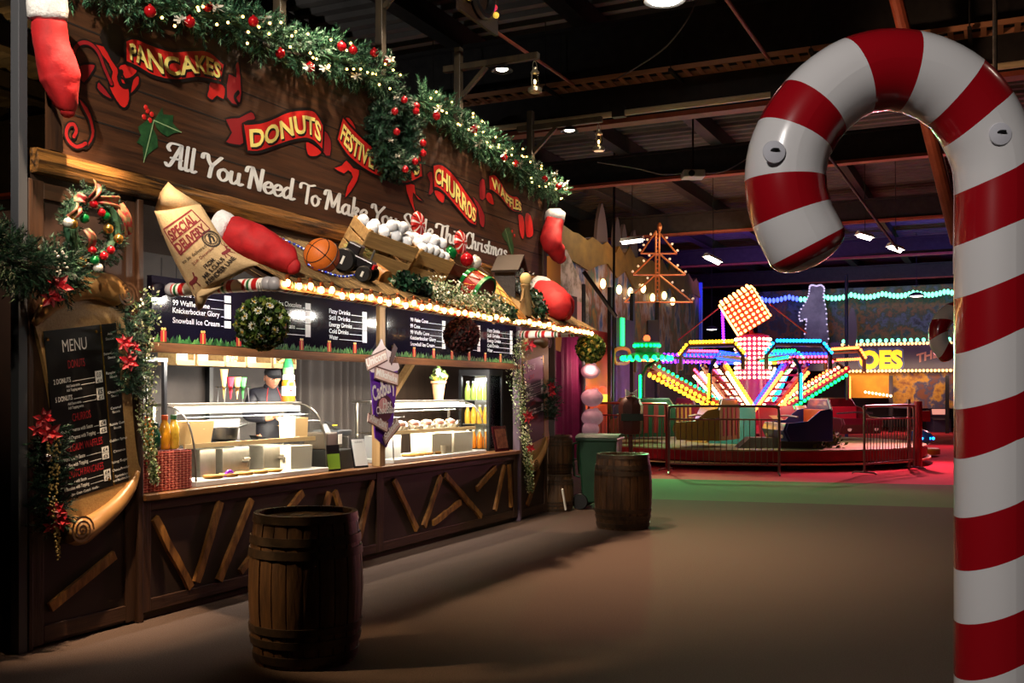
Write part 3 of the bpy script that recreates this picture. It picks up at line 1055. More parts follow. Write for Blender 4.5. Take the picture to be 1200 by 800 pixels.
TAILS = [
    [('d', [(90, 77), (108, 74), (112, 78), (108, 86), (99, 98), (92, 90)]), ('d', [(116, 95), (130, 112), (131, 117), (121, 112), (113, 103)]),
     ('k', [(118, 44), (121, 34), (130, 29), (140, 32), (145, 48), (141, 60), (137, 74), (130, 64), (122, 52)]),
     ('r', [(104, 52), (121, 53), (131, 70), (136, 77), (150, 99), (152, 117), (147, 127), (140, 124), (131, 110), (127, 98), (131, 84), (120, 66)]),
     ('r', [(138, 79), (146, 74), (161, 82), (156, 90), (149, 93), (142, 91)]), ('r', [(155, 93), (162, 88), (163, 99), (153, 110)]),
     ('d', [(91, 114), (103, 125), (110, 145), (111, 160), (104, 172), (98, 174), (103, 165), (106, 155), (103, 140), (96, 127)]),
     ('r', [(246, 95), (258, 97), (264, 104), (262, 117), (254, 113), (249, 118), (242, 113), (244, 104)]),
     ('d', [(267, 86), (276, 90), (275, 76), (280, 73), (283, 110), (278, 124), (265, 114)])],
    [('d', [(264, 139), (280, 137), (294, 130), (299, 136), (298, 141), (284, 145), (286, 168), (275, 170), (264, 166), (271, 155)]),
     ('d', [(379, 152), (388, 164), (387, 183), (378, 178)]), ('r', [(358, 166), (366, 168), (377, 177), (374, 182), (367, 184), (360, 181)])],
    [('r', [(404, 139), (409, 137), (416, 147), (417, 155), (410, 150)]), ('r', [(478, 179), (483, 172), (489, 171), (488, 176), (481, 181)]),
     ('r', [(406, 187), (414, 196), (421, 199), (419, 212), (411, 225), (404, 232), (407, 217), (413, 207), (408, 200), (403, 204), (391, 197), (400, 193)]),
     ('r', [(475, 216), (486, 216), (487, 227), (497, 236), (490, 234), (484, 226), (485, 240), (489, 255), (480, 236)])],
    [('d', [(500, 204), (507, 201), (508, 225), (502, 228), (504, 214)]), ('r', [(509, 222), (516, 224), (521, 229), (520, 238), (515, 236), (510, 229)]),
     ('d', [(553, 230), (560, 236), (568, 252), (567, 267), (562, 262), (560, 246)])],
    [('d', [(562, 212), (568, 210), (569, 232), (562, 233)]), ('r', [(571, 225), (576, 227), (579, 240), (573, 238), (569, 231)]),
     ('r', [(607, 251), (613, 253), (615, 268), (613, 281), (609, 273), (608, 262)]), ('r', [(616, 249), (622, 252), (625, 268), (624, 277), (617, 278), (615, 262)])],
]
for bi, (txt, top, bot, fa, fb) in enumerate(BAN):
    for k_, (c_, poly) in enumerate(TAILS[bi]):
        art(poly, {'r': P_red, 'd': P_dred, 'k': P_blk}[c_], -0.003 - 0.0004 * k_, sign, 'ribbon_tail', 0.009, k=2)
    T_ = smooth_pts([Vector((sp(*p).x, sp(*p).z)) for p in top], 6); B_ = smooth_pts([Vector((sp(*p).x, sp(*p).z)) for p in bot], 6)
    N_ = len(T_)
    mb = Q(); mb.add([(p.x, -0.009, p.y) for p in T_] + [(p.x, -0.009, p.y) for p in B_], [(i, i + 1, N_ + i + 1, N_ + i) for i in range(N_ - 1)])
    ban = part('ribbon_banner', mb, P_red, sign, rel=True)
    mb = Q(); stroke(mb, T_ + B_[::-1], 0.014, 0.014, lambda x, y: Vector((x, -0.0095, y)), closed=True, k=1)
    part('contour', mb, P_blk, ban, rel=True)

    def warp(x, y, d=-0.012, T_=T_, B_=B_, N_=N_):
        q = max(0.0, min(0.9999, x)) * (N_ - 1); i = int(q); f = q - i
        a = T_[i].lerp(T_[i + 1], f); b = B_[i].lerp(B_[i + 1], f)
        p = b.lerp(a, y); return Vector((p.x, d, p.y))
    mb = Q(); put_text(mb, txt, lambda x, y: warp(x, y, -0.011) + Vector((0.014, 0, -0.016)), fa, fb, 0.2, 0.6, 0.035)
    part('letter_shadow', mb, P_blk, ban, rel=True)
    mb = Q(); put_text(mb, txt, warp, fa, fb, 0.2, 0.6, 0.03)
    part('lettering', mb, P_yel, ban, rel=True)

for pts, m_, w_ in (([(86, 66), (88, 56), (96, 50), (106, 52), (115, 62), (122, 80), (130, 98)], P_dred, 0.014), ([(100, 168), (90, 172), (81, 166), (77, 156), (80, 147), (86, 146), (89, 153), (86, 160)], P_dred, 0.013),
                    ([(142, 84), (139, 91), (142, 99), (148, 101), (151, 97), (147, 95)], P_blk, 0.007), ([(279, 122), (275, 114), (279, 108)], P_blk, 0.006)):
    q2 = [(sp(*p).x, sp(*p).z) for p in pts]
    mb = Q(); stroke(mb, q2, w_ + 0.012, w_ + 0.012, lambda x, y: Vector((x, -0.0075, y))); part('ribbon_curl', mb, P_blk, sign, rel=True)
    if m_ is not P_blk:
        mb = Q(); stroke(mb, q2, w_, w_, lambda x, y: Vector((x, -0.0085, y))); part('ribbon_curl', mb, m_, sign, rel=True)

# slogan in brush script
GL = {
    'A': ([[(-0.15, 0.2), (0.0, 0.0), (0.22, 0.2), (0.62, 1.3), (0.85, 1.9)], [(0.85, 1.9), (0.9, 0.25), (1.0, 0.0), (1.18, 0.15)], [(0.22, 0.7), (0.95, 0.72)], [(0.02, 1.25), (-0.12, 1.5), (0.05, 1.82), (0.4, 1.9), (0.85, 1.9)]], 1.28),
    'l': ([[(0.05, 1.95), (0.05, 0.25), (0.17, 0.0), (0.38, 0.14)]], 0.46),
    'Y': ([[(-0.1, 1.45), (-0.06, 1.8), (0.2, 1.85), (0.32, 1.4), (0.58, 0.95)], [(1.15, 1.9), (0.78, 1.3), (0.58, 0.9), (0.52, 0.0)]], 1.1),
    'o': ([[(0.34, 1.0), (0.04, 0.75), (0.04, 0.3), (0.32, 0.0), (0.62, 0.28), (0.62, 0.72), (0.34, 1.0), (0.5, 0.85), (0.78, 0.8)]], 0.82),
    'u': ([[(0.05, 1.0), (0.05, 0.3), (0.2, 0.0), (0.42, 0.1), (0.58, 0.4)], [(0.6, 1.0), (0.6, 0.25), (0.72, 0.0), (0.92, 0.14)]], 0.96),
    'N': ([[(0.05, 0.0), (0.1, 1.9)], [(-0.3, 1.4), (-0.22, 1.8), (0.1, 1.9)], [(0.1, 1.9), (0.45, 1.0), (0.78, 0.0)], [(0.78, 0.0), (0.82, 1.95)]], 1.08),
    'e': ([[(0.08, 0.5), (0.45, 0.58), (0.52, 0.85), (0.3, 1.0), (0.04, 0.7), (0.04, 0.3), (0.25, 0.0), (0.5, 0.05), (0.68, 0.28)]], 0.72),
    'd': ([[(0.55, 0.9), (0.3, 1.0), (0.04, 0.6), (0.06, 0.2), (0.28, 0.0), (0.55, 0.3)], [(0.6, 1.95), (0.6, 0.25), (0.72, 0.0), (0.92, 0.14)]], 0.98),
    'T': ([[(-0.15, 1.35), (-0.12, 1.75), (0.2, 1.88), (0.7, 1.78), (1.15, 1.95)], [(0.58, 1.8), (0.55, 0.0)]], 1.05),
    'M': ([[(0.0, 0.0), (0.12, 1.9)], [(-0.28, 1.4), (-0.2, 1.8), (0.12, 1.9)], [(0.12, 1.9), (0.55, 0.35)], [(0.55, 0.35), (1.02, 1.9)], [(1.02, 1.9), (1.05, 0.25), (1.15, 0.0), (1.34, 0.14)]], 1.42),
    'a': ([[(0.55, 0.9), (0.3, 1.0), (0.04, 0.6), (0.06, 0.2), (0.28, 0.0), (0.55, 0.3)], [(0.6, 1.0), (0.6, 0.25), (0.72, 0.0), (0.92, 0.14)]], 0.96),
    'k': ([[(0.05, 1.95), (0.05, 0.0)], [(0.05, 0.5), (0.3, 0.95), (0.52, 0.9), (0.48, 0.6), (0.18, 0.48)], [(0.28, 0.5), (0.5, 0.05), (0.78, 0.14)]], 0.84),
    'S': ([[(0.9, 1.5), (0.75, 1.9), (0.4, 1.9), (0.15, 1.5), (0.45, 1.08), (0.78, 0.65), (0.7, 0.15), (0.35, 0.0), (0.0, 0.1), (-0.1, 0.45)]], 1.0),
    'm': ([[(0.05, 1.0), (0.05, 0.0)], [(0.05, 0.55), (0.28, 1.0), (0.44, 0.85), (0.44, 0.0)], [(0.44, 0.55), (0.66, 1.0), (0.84, 0.85), (0.84, 0.25), (0.94, 0.0), (1.14, 0.14)]], 1.2),
    'i': ([[(0.05, 1.0), (0.05, 0.25), (0.17, 0.0), (0.36, 0.14)], [(0.07, 1.5), (0.075, 1.52)]], 0.44),
    'h': ([[(0.05, 1.95), (0.05, 0.0)], [(0.05, 0.55), (0.3, 1.0), (0.5, 0.85), (0.5, 0.25), (0.6, 0.0), (0.8, 0.14)]], 0.86),
    's': ([[(0.5, 0.8), (0.34, 1.0), (0.1, 0.85), (0.15, 0.62), (0.45, 0.4), (0.42, 0.08), (0.15, 0.0), (-0.08, 0.18)]], 0.62),
    'C': ([[(0.85, 1.45), (0.75, 1.85), (0.4, 1.88), (0.06, 1.3), (0.06, 0.5), (0.34, 0.0), (0.7, 0.05), (0.92, 0.4)]], 1.0),
    'r': ([[(0.05, 1.0), (0.05, 0.0)], [(0.05, 0.6), (0.24, 0.98), (0.5, 0.9)]], 0.6),
    't': ([[(0.1, 1.55), (0.1, 0.25), (0.22, 0.0), (0.44, 0.14)], [(-0.12, 1.02), (0.38, 1.04)]], 0.5),
}
mbS = Q()
for word, xa, xb in (('All', 196, 231), ('You', 236, 285), ('Need', 291, 346), ('To', 352, 375), ('Make', 382, 431), ('You', 435, 467), ('Smile', 471, 508), ('This', 511, 541), ('Christmas', 545, 594)):
    ua = sp(xa, 230).x; ub = sp(xb, 250).x
    tw = sum(GL[c][1] for c in word) - 0.15
    sx = (ub - ua) / (tw + 0.2); sy = 0.1
    x = 0.0
    for c in word:
        for st in GL[c][0]:
            stroke(mbS, [(x + a, b) for a, b in st], 0.145, 0.085, lambda X, Y: Vector((ua + (X + Y * 0.12) * sx, -0.005, 3.545 + Y * sy)), k=5)
        x += GL[c][1]
part('slogan', mbS, P_wht, sign, rel=True)

# painted holly
H_g = mat('holly_green', (52, 96, 56), 0.35, c2=(24, 56, 34), scale=14)
def holly(leaves, berries):
    for k_, poly in enumerate(leaves):
        P = [sp(*p) for p in poly]
        mb = Q(); mb.add([(p.x, -0.006 - k_ * 0.001, p.z) for p in P], [tuple(range(len(P)))])
        h = part('holly_leaf', mb, H_g, sign, rel=True)
        a, b = P[0], P[len(P) // 2]
        mb = Q(); stroke(mb, [(a.x, a.z), (b.x, b.z)], 0.004, 0.004, lambda x, y: Vector((x, -0.0075 - k_ * 0.001, y)), k=1); part('vein', mb, mat('holly_vein', (150, 180, 130)), h, rel=True)
    for b in berries:
        p = sp(*b); mb = Q(); mb.ball((p.x, -0.004, p.z), 0.022, 12, 8, (1, 0.3, 1)); part('holly_berry', mb, P_red, sign, rel=True, smooth=True)


holly([[(180, 141), (172, 141), (161, 149), (165, 158), (160, 167), (167, 171), (168, 190), (173, 181), (178, 177), (185, 172), (184, 160), (179, 150)],
       [(180, 141), (190, 126), (191, 134), (203, 135), (202, 144), (212, 155), (203, 156), (196, 160), (189, 156), (183, 150)]],
      [(173, 130), (178, 134), (169, 137), (176, 141), (171, 126)])
holly([[(592, 268), (588, 274), (590, 280), (594, 284), (597, 294), (601, 303), (602, 290), (600, 280), (600, 272), (596, 266)]], [(600, 271), (603, 276)])

# --- back of the stall
mb = Q(); mb.box2((0.0, 2.0, 0.0), (4.3, 2.05, 3.2)); solo('stall_back_board', mb, mat('back_board', (58, 50, 47), 0.7, c2=(42, 36, 34), scale=2.5), 'plain dark grey back board behind the first display case', 'wall panel', FS)
mb = Q(); mb.box2((6.0, 2.0, 0.0), (8.3, 2.05, 3.2)); solo('stall_back_board', mb, mat('back_board_brown', (92, 72, 58), 0.7, c2=(70, 54, 44), scale=2.5, stretch=(3, 1, 0.3)), 'brown back board behind the second display case', 'wall panel', FS)
mb = Q()
mb.grid(lambda a, b: Vector((4.2 + 1.9 * a, 1.9 + 0.05 * math.sin(a * 62 + math.sin(a * 9) * 2 + b * 0.6), 0.2 + 2.75 * b)), 150, 8)
solo('back_curtain', mb, mat('curtain_brown', (42, 32, 28), 0.75, c2=(32, 24, 21), scale=3), 'dark brown pleated curtain hanging behind the tills', 'curtain', FS, smooth='all')
mb = Q(); mb.box2((4.1, 1.85, 2.93), (6.2, 1.93, 2.98)); solo('curtain_rail', mb, M_steel, 'dark rail carrying the brown pleated curtain', 'curtain rail', FS)
mb = Q(); a = pu(480, 428, 6.3); mb.beam(ps(482, 425, 1.85), ps(452, 474, 1.85), 0.06, 0.12, (0, -1, 0)); solo('diagonal_brace', mb, W_pale, 'slanting wooden brace behind the hot chocolate sign', 'brace', FS)
mb = Q(); mb.box2((0.02, 0.63, 0.0), (6.78, 2.0, 0.3)); solo('stall_floor', mb, W_dark, 'raised wooden floor inside the stall', 'platform', FS)
mb = Q(); mb.box2((-0.05, 0.0, 3.2), (8.3, 2.05, 3.24)); solo('stall_roof', mb, W_dark, 'dark flat board roof over the stall behind the sign', 'roof', FS)
mb = Q(); mb.box2((-0.05, 0.06, 0.0), (-0.01, 2.0, 3.2)); solo('stall_end_board', mb, W_panel, 'left end board of the stall behind the ivy garland', 'wall panel', FS)
mb = Q(); mb.box2((8.26, 0.06, 0.0), (8.3, 2.0, 3.2)); solo('stall_end_board', mb, W_panel, 'right end board of the stall behind the drinks fridge', 'wall panel', FS)
# dark upright at the back board
mb = Q(); mb.box2((2.93, 1.93, 0.16), (2.99, 1.99, 3.2)); solo('stall_post', mb, M_black, 'thin black upright on the grey back board left of the server', 'post', FS)

# --- shelf bar and lit menu boards
mb = Q(); mb.box2((0.06, -0.06, 2.065), (3.29, 0.02, 2.14)); solo('shelf_beam', mb, W_shelf, 'wooden beam below the left lit menu board', 'beam', FS, bevel=0.006)
mb = Q(); mb.box2((3.46, -0.06, 2.065), (6.79, 0.02, 2.14)); solo('shelf_beam', mb, W_shelf, 'wooden beam below the right lit menu board', 'beam', FS, bevel=0.006)
M_navy = mat('menu_navy', (26, 22, 44), 0.12, c2=(18, 16, 26), scale=1.5, coat=0.5)
M_price = mat('menu_white', (244, 244, 244), 0.4)


def menu_board(u0, u1, label, cols):
    t = thing('menu_light_board', label, 'menu board', ((u0 + u1) / 2, 0, 2.14), FS)
    mb = Q(); mb.box2((u0, -0.03, 2.142), (u1, 0.02, 2.66)); part('board', mb, M_navy, t, rel=True)
    mt = Q(); mp = Q(); ml = Q(); boxes = []
    for (ca, cb, rows) in cols:
        for (zz, s) in rows:
            hh = 0.044
            wtx = min(len(s) * 0.03, (cb - ca) - 0.14)
            put_text(mt, s, lambda x, y: Vector((x, -0.0325, y)), ca, ca + wtx, zz, hh, 0.012)
            ml.box2((ca + wtx + 0.02, -0.032, zz + 0.002), (cb - 0.085, -0.031, zz + 0.007))
            boxes.append(Q().box2((cb - 0.08, -0.033, zz - 0.008), (cb, -0.031, zz + 0.052)))
            put_text(mt, '£', lambda x, y: Vector((x, -0.0345, y)), cb - 0.072, cb - 0.055, zz + 0.006, 0.03)
    part('lettering', mt, M_price, t, rel=True)
    [part('price_box', b_, M_price, t, rel=True) for b_ in boxes]
    part('dotted_line', ml, M_price, t, rel=True)
    # printed strip of greenery, presents and candy canes along the bottom
    mg = Q(); mr = Q(); mw = Q()
    u = u0 + 0.03
    while u < u1 - 0.04:
        h = rnd.uniform(0.03, 0.07); a = rnd.uniform(-0.5, 0.5)
        mg.add([(u - 0.014, -0.0312, 2.145), (u + 0.014, -0.0312, 2.145), (u + 0.012 + a * h, -0.0312, 2.145 + h * 0.6), (u + a * h * 1.4, -0.0312, 2.145 + h), (u - 0.012 + a * h, -0.0312, 2.145 + h * 0.6)], [(0, 1, 2, 3, 4)])
        u += 0.016
    part('printed_greenery', mg, mat('print_green', (70, 140, 70), 0.4, island=[(40, 110, 50), (120, 180, 90), (30, 84, 44)]), t, rel=True)
    k = 0; u = u0 + 0.12
    while u < u1 - 0.1:
        mr = Q(); mr.box2((u - 0.032, -0.034, 2.15), (u + 0.032, -0.0325, 2.235)); mr.add([(u + 0.024 * math.cos(2 * PI * i / 12), -0.034, 2.235 + 0.012 * math.sin(2 * PI * i / 12)) for i in range(12)], [tuple(range(12))])
        p_ = part('printed_lantern', mr, mat('print_red', (206, 36, 40), 0.35), t, rel=True)
        mw = Q(); mw.box2((u - 0.006, -0.0352, 2.15), (u + 0.006, -0.0345, 2.235)); mw.ball((u - 0.014, -0.0345, 2.25), 0.014, 8, 6, (1, 0.1, 0.8)); mw.ball((u + 0.014, -0.0345, 2.25), 0.014, 8, 6, (1, 0.1, 0.8)); part('printed_bow', mw, mat('print_gold', (250, 210, 110), 0.3), p_, rel=True)
        u += 0.44
    return t


menu_board(0.1, 3.26, 'left navy menu board under the thatched awning, listing ices and drinks',
           [(0.32, 1.0, [(2.52, '99 Cone'), (2.445, '99 Waffle Cone'), (2.385, 'Knickerbocker Glory'), (2.305, 'Snowball Ice Cream')]),
            (1.4, 2.12, [(2.545, 'Coffee / Hot Chocolate'), (2.475, 'Hot Chocolate'), (2.41, 'Mint Chocolate'), (2.345, 'Orange Chocolate'), (2.285, 'Tea')]),
            (2.42, 3.08, [(2.53, 'Fizzy Drinks'), (2.465, 'Still Drinks'), (2.4, 'Energy Drinks'), (2.335, 'Cold Drinks'), (2.275, 'Water')])])
menu_board(3.47, 6.72, 'right navy menu board under the thatched awning, behind the dark red ball',
           [(3.95, 4.75, [(2.545, '99 Flake Cone'), (2.475, '99 Cone'), (2.405, '99 Waffle Cone'), (2.345, 'Knickerbocker Glory'), (2.275, 'Snowball Ice Cream')]),
            (5.0, 5.65, [(2.545, 'Hot Chocolate'), (2.475, 'Mocha'), (2.41, 'Latte'), (2.345, 'Tea'), (2.275, 'Baby Chino')]),
            (5.85, 6.6, [(2.53, 'Fizzy Drinks'), (2.465, 'Still Drinks'), (2.4, 'Energy Drinks'), (2.335, 'Cold Drinks'), (2.275, 'Water')])])

# --- thatched awning, its candy poles and the festoon of bulbs
AW_D = -1.1
AWL, AWR = ps(322, 333, AW_D), ps(690, 390, AW_D)
AZ = (AWL.z + AWR.z) / 2
M_straw = mat('thatch_straw', (156, 126, 78), 0.8, c2=(88, 66, 38), scale=30, stretch=(1.5, 0.12, 0.12), contrast=0.25, bump=0.6)
U_A, U_B = AWL.x - 0.02, AWR.x + 0.06
t = thing('thatched_awning', 'straw thatched awning sloping out over the serving counter', 'awning', ((U_A + U_B) / 2, -0.5, AZ), FS)
mb = Q()
NU, NV = 140, 18
mb.grid(lambda a, b: Vector((U_A + (U_B - U_A) * a, -1.16 * (1 - b) - 0.03, TH0 - THS * (1.16 * (1 - b) + 0.03) + 0.014 * noise.noise(Vector((a * 160, b * 3, 0))) + 0.02 * noise.noise(Vector((a * 14, b * 7, 3))))), NU, NV)
mb.grid(lambda a, b: Vector((U_A + (U_B - U_A) * a, -1.16 * b - 0.03, TH0 - THS * (1.16 * b + 0.03) - 0.06)), 10, 2)
part('thatch', mb, M_straw, t, rel=True, smooth='all')
mb = Q()
for i in range(2600):
    u = rnd.uniform(U_A, U_B); v = rnd.uniform(0.0, 1.12) if i % 2 else rnd.uniform(0.95, 1.16)
    l = rnd.uniform(0.08, 0.2); sl = rnd.uniform(-0.25, 0.25)
    z = TH0 - THS * v + 0.012
    p = Vector((u, -v, z)); q = Vector((u + sl * l, -v - l * 0.75, z - l * (0.48 if v < 0.9 else rnd.uniform(0.4, 0.75)) + 0.01))
    wv = 0.004
    mb.add([p + Vector((-wv, 0, 0)), p + Vector((wv, 0, 0)), q + Vector((wv * 0.5, 0, 0)), q + Vector((-wv * 0.5, 0, 0))], [(0, 1, 2, 3)])
part('loose_straw', mb, mat('loose_straw', (170, 138, 84), 0.8, island=[(140, 108, 62), (110, 84, 48), (196, 164, 104), (84, 60, 34)]), t, rel=True, kind='stuff')
mb = Q(); mb.box2((U_A, -0.06, 2.98), (U_B, 0.0, 3.2)); mb.beam((U_A + 0.04, -0.02, 3.12), (U_A + 0.04, -1.1, 3.12 - 1.08 * THS), 0.05, 0.06); mb.beam((U_B - 0.06, -0.02, 3.12), (U_B - 0.06, -1.1, 3.12 - 1.08 * THS), 0.05, 0.06)
part('support_frame', mb, W_dark, t, rel=True)
M_cpole = stripes('candy_pole_stripes', [(0, (232, 224, 214)), (0.42, (176, 30, 30)), (0.62, (232, 224, 214)), (0.72, (30, 96, 50)), (0.82, (232, 224, 214)), (0.88, (176, 30, 30))], 4.2, 0, 0.35, coord='UV', axis=0)


def cpole(a, b, label, r=0.05):
    a = Vector(a); b = Vector(b); L = (b - a).length
    d = (b - a).normalized(); sx = d.orthogonal().normalized(); sy = d.cross(sx)
    mb = Q(); n = int(L / 0.05); V = []; UV = []; F = []
    for i in range(n + 1):
        for j in range(17):
            a_ = 2 * PI * j / 16
            V.append(a + d * (L * i / n) + (sx * math.cos(a_) + sy * math.sin(a_)) * r); UV.append((L * i / n + 0.04 * j / 16, j / 16))
    for i in range(n):
        for j in range(16):
            F.append((i * 17 + j, i * 17 + j + 1, (i + 1) * 17 + j + 1, (i + 1) * 17 + j))
    mb.add(V, F, UV)
    c0 = (a + b) / 2; c0.z = min(a.z, b.z)
    t = thing('candy_pole', label, 'pole', c0, FS)
    part('striped_pole', mb, M_cpole, t, rel=True, smooth='all')
    for e in (a, b):
        mb = Q(); mb.ball(e, r * 1.15, 16, 10); part('end_cap', mb, mat('grey_cap', (150, 146, 150), 0.4), t, rel=True, smooth=True)
    return t


zL, zR = AWL.z, AWR.z
cpole((AWL.x, AW_D, zL), (AWR.x, AW_D, zR), 'long red and white candy striped pole along the front edge of the thatch')
cpole((AWL.x, AW_D + 0.06, zL + 0.005), (AWL.x, -0.1, zL), 'short candy striped pole at the left end of the thatch behind the sack')
cpole((AWR.x, AW_D + 0.06, zR + 0.005), (AWR.x, -0.1, zR), 'short candy striped pole at the right end of the thatch')
M_bulb = mat('bulb_warm', (255, 190, 112), emit=34.0)
M_cop = mat('copper_socket', (170, 92, 50), 0.35, 0.8)
t = thing('festoon_lights', 'string of warm glowing bulbs along the front edge of the thatched awning', 'string lights', ((AWL.x + AWR.x) / 2, AW_D - 0.06, zL), FS)
NB = 46
pos = []
for i in range(NB):
    f = (i + 0.4) / NB
    pos.append(Vector((AWL.x + (AWR.x - AWL.x) * f, AW_D - 0.075, zL + (zR - zL) * f + rnd.uniform(-0.012, 0.03))))
mb = Q(); mb.tube([p + Vector((0, 0.01, 0.05)) for p in pos], 0.006, 5); part('wire', mb, M_black, t, rel=True)
base = FRAME[t.name]
for i, p in enumerate(pos):
    if i == 0:
        mb = Q(); mb.ball((0, 0, -0.012), 0.021, 10, 8, (1, 1, 1.25)); bo = part('bulb', mb, M_bulb, t, smooth=True)
        mb = Q(); mb.lathe([(0.013, 0.012), (0.018, 0.02), (0.018, 0.045), (0.01, 0.052)], 10); so = part('socket', mb, M_cop, t, smooth=30)
    else:
        bo = bo.copy(); scene.collection.objects.link(bo); so = so.copy(); scene.collection.objects.link(so)
    bo.location = p - base; so.location = p - base

# --- pole arms with spot lamps and storm lanterns
M_pole = mat('pole_black', (34, 28, 24), 0.5, c2=(70, 58, 40), scale=9, stretch=(1, 1, 0.2))


def lantern(loc, label):
    t = thing('storm_lantern', label, 'lantern', loc, FS)
    M_tin = mat('lantern_tin', (190, 182, 160), 0.3, 0.8)
    mb = Q(); mb.lathe([(0.07, 0), (0.085, 0.01), (0.085, 0.05), (0.05, 0.065), (0.035, 0.08)], 18); part('oil_tank', mb, M_tin, t, smooth=30)
    mb = Q(); mb.lathe([(0.034, 0.08), (0.055, 0.13), (0.052, 0.18), (0.034, 0.23)], 16, caps=False); part('glass_chimney', mb, glass('lantern_glass', (255, 250, 235), 0.3), t, smooth=True)
    mb = Q(); mb.ball((0, 0, 0.13), 0.016, 8, 6, (1, 1, 1.8)); part('flame', mb, mat('lantern_flame', (255, 210, 140), emit=12), t, smooth=True)
    mb = Q(); mb.lathe([(0.05, 0.23), (0.055, 0.245), (0.03, 0.275), (0.03, 0.3), (0.012, 0.31)], 16); part('cap', mb, M_tin, t, smooth=30)
    mb = Q()
    for sgn in (-1, 1):
        mb.tube([(sgn * 0.07, 0, 0.04), (sgn * 0.09, 0, 0.1), (sgn * 0.09, 0, 0.22), (sgn * 0.04, 0, 0.29)], 0.008, 6)
    part('side_tube', mb, M_tin, t)
    mb = Q(); mb.tube([(-0.07, 0, 0.28)] + [(-0.07 * math.cos(a * PI / 8), 0, 0.28 + 0.1 * math.sin(a * PI / 8)) for a in range(1, 8)] + [(0.07, 0, 0.28)], 0.004, 5); part('bail', mb, M_tin, t)
    return t


PL = ['first pole with a lamp arm from the left, rising behind the stall sign', 'pole with a lamp arm rising behind the peak of the stall sign', 'pole with a lamp arm rising behind the right half of the sign', 'pole with a lamp arm at the right end of the stall sign']
LL = ['storm lantern on the first lamp arm from the left', 'storm lantern on the lamp arm above the sign peak', 'storm lantern hanging before the cable tray, left of the two visible', 'storm lantern hanging lower right, near the violet roof']
for i, (u, top) in enumerate(POLES):
    az = (5.76, 6.26, 5.76, 5.52)[i]
    t = thing('lamp_pole', PL[i], 'lamp pole', (u, 0.14, 3.24), FS)
    mb = Q(); mb.box2((u - 0.045, 0.1, 3.24), (u + 0.045, 0.19, top + 0.05)); part('pole', mb, M_pole, t, rel=True, bevel=0.008)
    mb = Q(); mb.box2((u - 0.04, -0.95, az), (u + 0.04, 0.35, az + 0.08)); part('arm', mb, M_pole, t, rel=True, bevel=0.008)
    mb = Q(); mb.beam((u, 0.1, az - 0.32), (u, -0.25, az), 0.05, 0.05); part('knee_brace', mb, M_pole, t, rel=True)
    mb = Q(); mb.lathe([(0.03, 0.09), (0.06, 0.085), (0.13, 0.03), (0.135, 0.02), (0.125, 0.02), (0.06, 0.07)], 18, Matrix.Translation((u, LAMP_OFF - 0.0, az - 0.1))); sh = part('lamp_shade', mb, M_black, t, rel=True, smooth=30)
    mb = Q(); mb.ball((u, LAMP_OFF, az - 0.055), 0.075, 14, 8, (1, 1, 0.35)); part('lamp_bulb', mb, M_lampglow, sh, rel=True, smooth=True)
    lantern((u, -0.9, az - 0.4), LL[i])
t = thing('added_spot_lamp', 'unseen black spot lamp arm added high on the far left steel post to light the menu', 'lamp', (-1.0, -0.5, 5.7), FS)  # lamp and arm are out of view, added for the menu panel
mb = Q(); mb.box2((-1.04, -1.1, 5.72), (-0.97, -0.03, 5.79)); part('arm', mb, M_pole, t, rel=True)
mb = Q(); mb.lathe([(0.03, 0.09), (0.06, 0.085), (0.12, 0.03), (0.125, 0.02), (0.115, 0.02), (0.06, 0.07)], 18, Matrix.Translation((-1.0, -0.95, 5.63))); part('lamp_shade', mb, M_black, t, rel=True, smooth=30)
# board with coloured bulbs hanging over the stall
bp = FSI @ pw(560, 26, 11.0)
t = thing('hanging_board', 'dark wooden board with a black ring and coloured bulbs, cut by the top edge', 'board', bp, FS)
mb = Q(); mb.box((0, 0, 0.24), (0.9, 0.04, 0.5)); part('board', mb, W_dark, t)
mb = Q(); mb.tube([(0.22 * math.cos(a * PI / 12), -0.05, 0.3 + 0.22 * math.sin(a * PI / 12)) for a in range(24)], 0.05, 8, closed=True); part('ring', mb, M_black, t, smooth=True)
for (x, z, c) in ((-0.3, 0.16, (250, 220, 60)), (-0.26, 0.2, (20, 130, 100)), (0.26, 0.22, (214, 40, 110)), (0.34, 0.18, (250, 210, 80)), (0.3, 0.25, (210, 50, 60))):
    mb = Q(); mb.ball((x, -0.05, z), 0.035, 10, 8); part('coloured_bulb', mb, mat('bulb_%d_%d' % (c[0], c[1]), c, 0.3, emit=0.7), t, smooth=True)

# ================================================================== GREENERY
M_pine = mat('pine_needles', (34, 78, 52), 0.6, island=[(24, 60, 40), (70, 124, 84), (24, 56, 42), (130, 172, 136), (46, 96, 68)])
M_pined = mat('pine_needles_dark', (22, 54, 36), 0.6, island=[(16, 40, 28), (36, 74, 50), (12, 32, 24), (48, 88, 60)])
M_ivy = mat('variegated_leaves', (150, 164, 104), 0.5, island=[(96, 124, 66), (204, 204, 160), (66, 96, 48), (182, 186, 130), (232, 228, 190), (118, 140, 84)])
M_gold = mat('gold_bauble', (206, 160, 80), 0.18, 0.9)
M_rball = mat('red_bauble', (178, 20, 30), 0.14, 0.35, coat=0.6)
M_gball = mat('green_bauble', (16, 110, 52), 0.14, 0.4, coat=0.6)
M_silver = mat('silver_frost', (226, 222, 214), 0.35, 0.3, c2=(180, 172, 160), scale=60)
M_fairy = mat('fairy_glow', (255, 196, 100), emit=14.0)
M_poin = mat('poinsettia_red', (176, 18, 34), 0.5, island=[(150, 14, 28), (204, 34, 46), (120, 10, 24)])
M_plaid = mat('plaid_ribbon', (150, 40, 40), 0.5, c2=(120, 108, 70), scale=26, contrast=0.06)


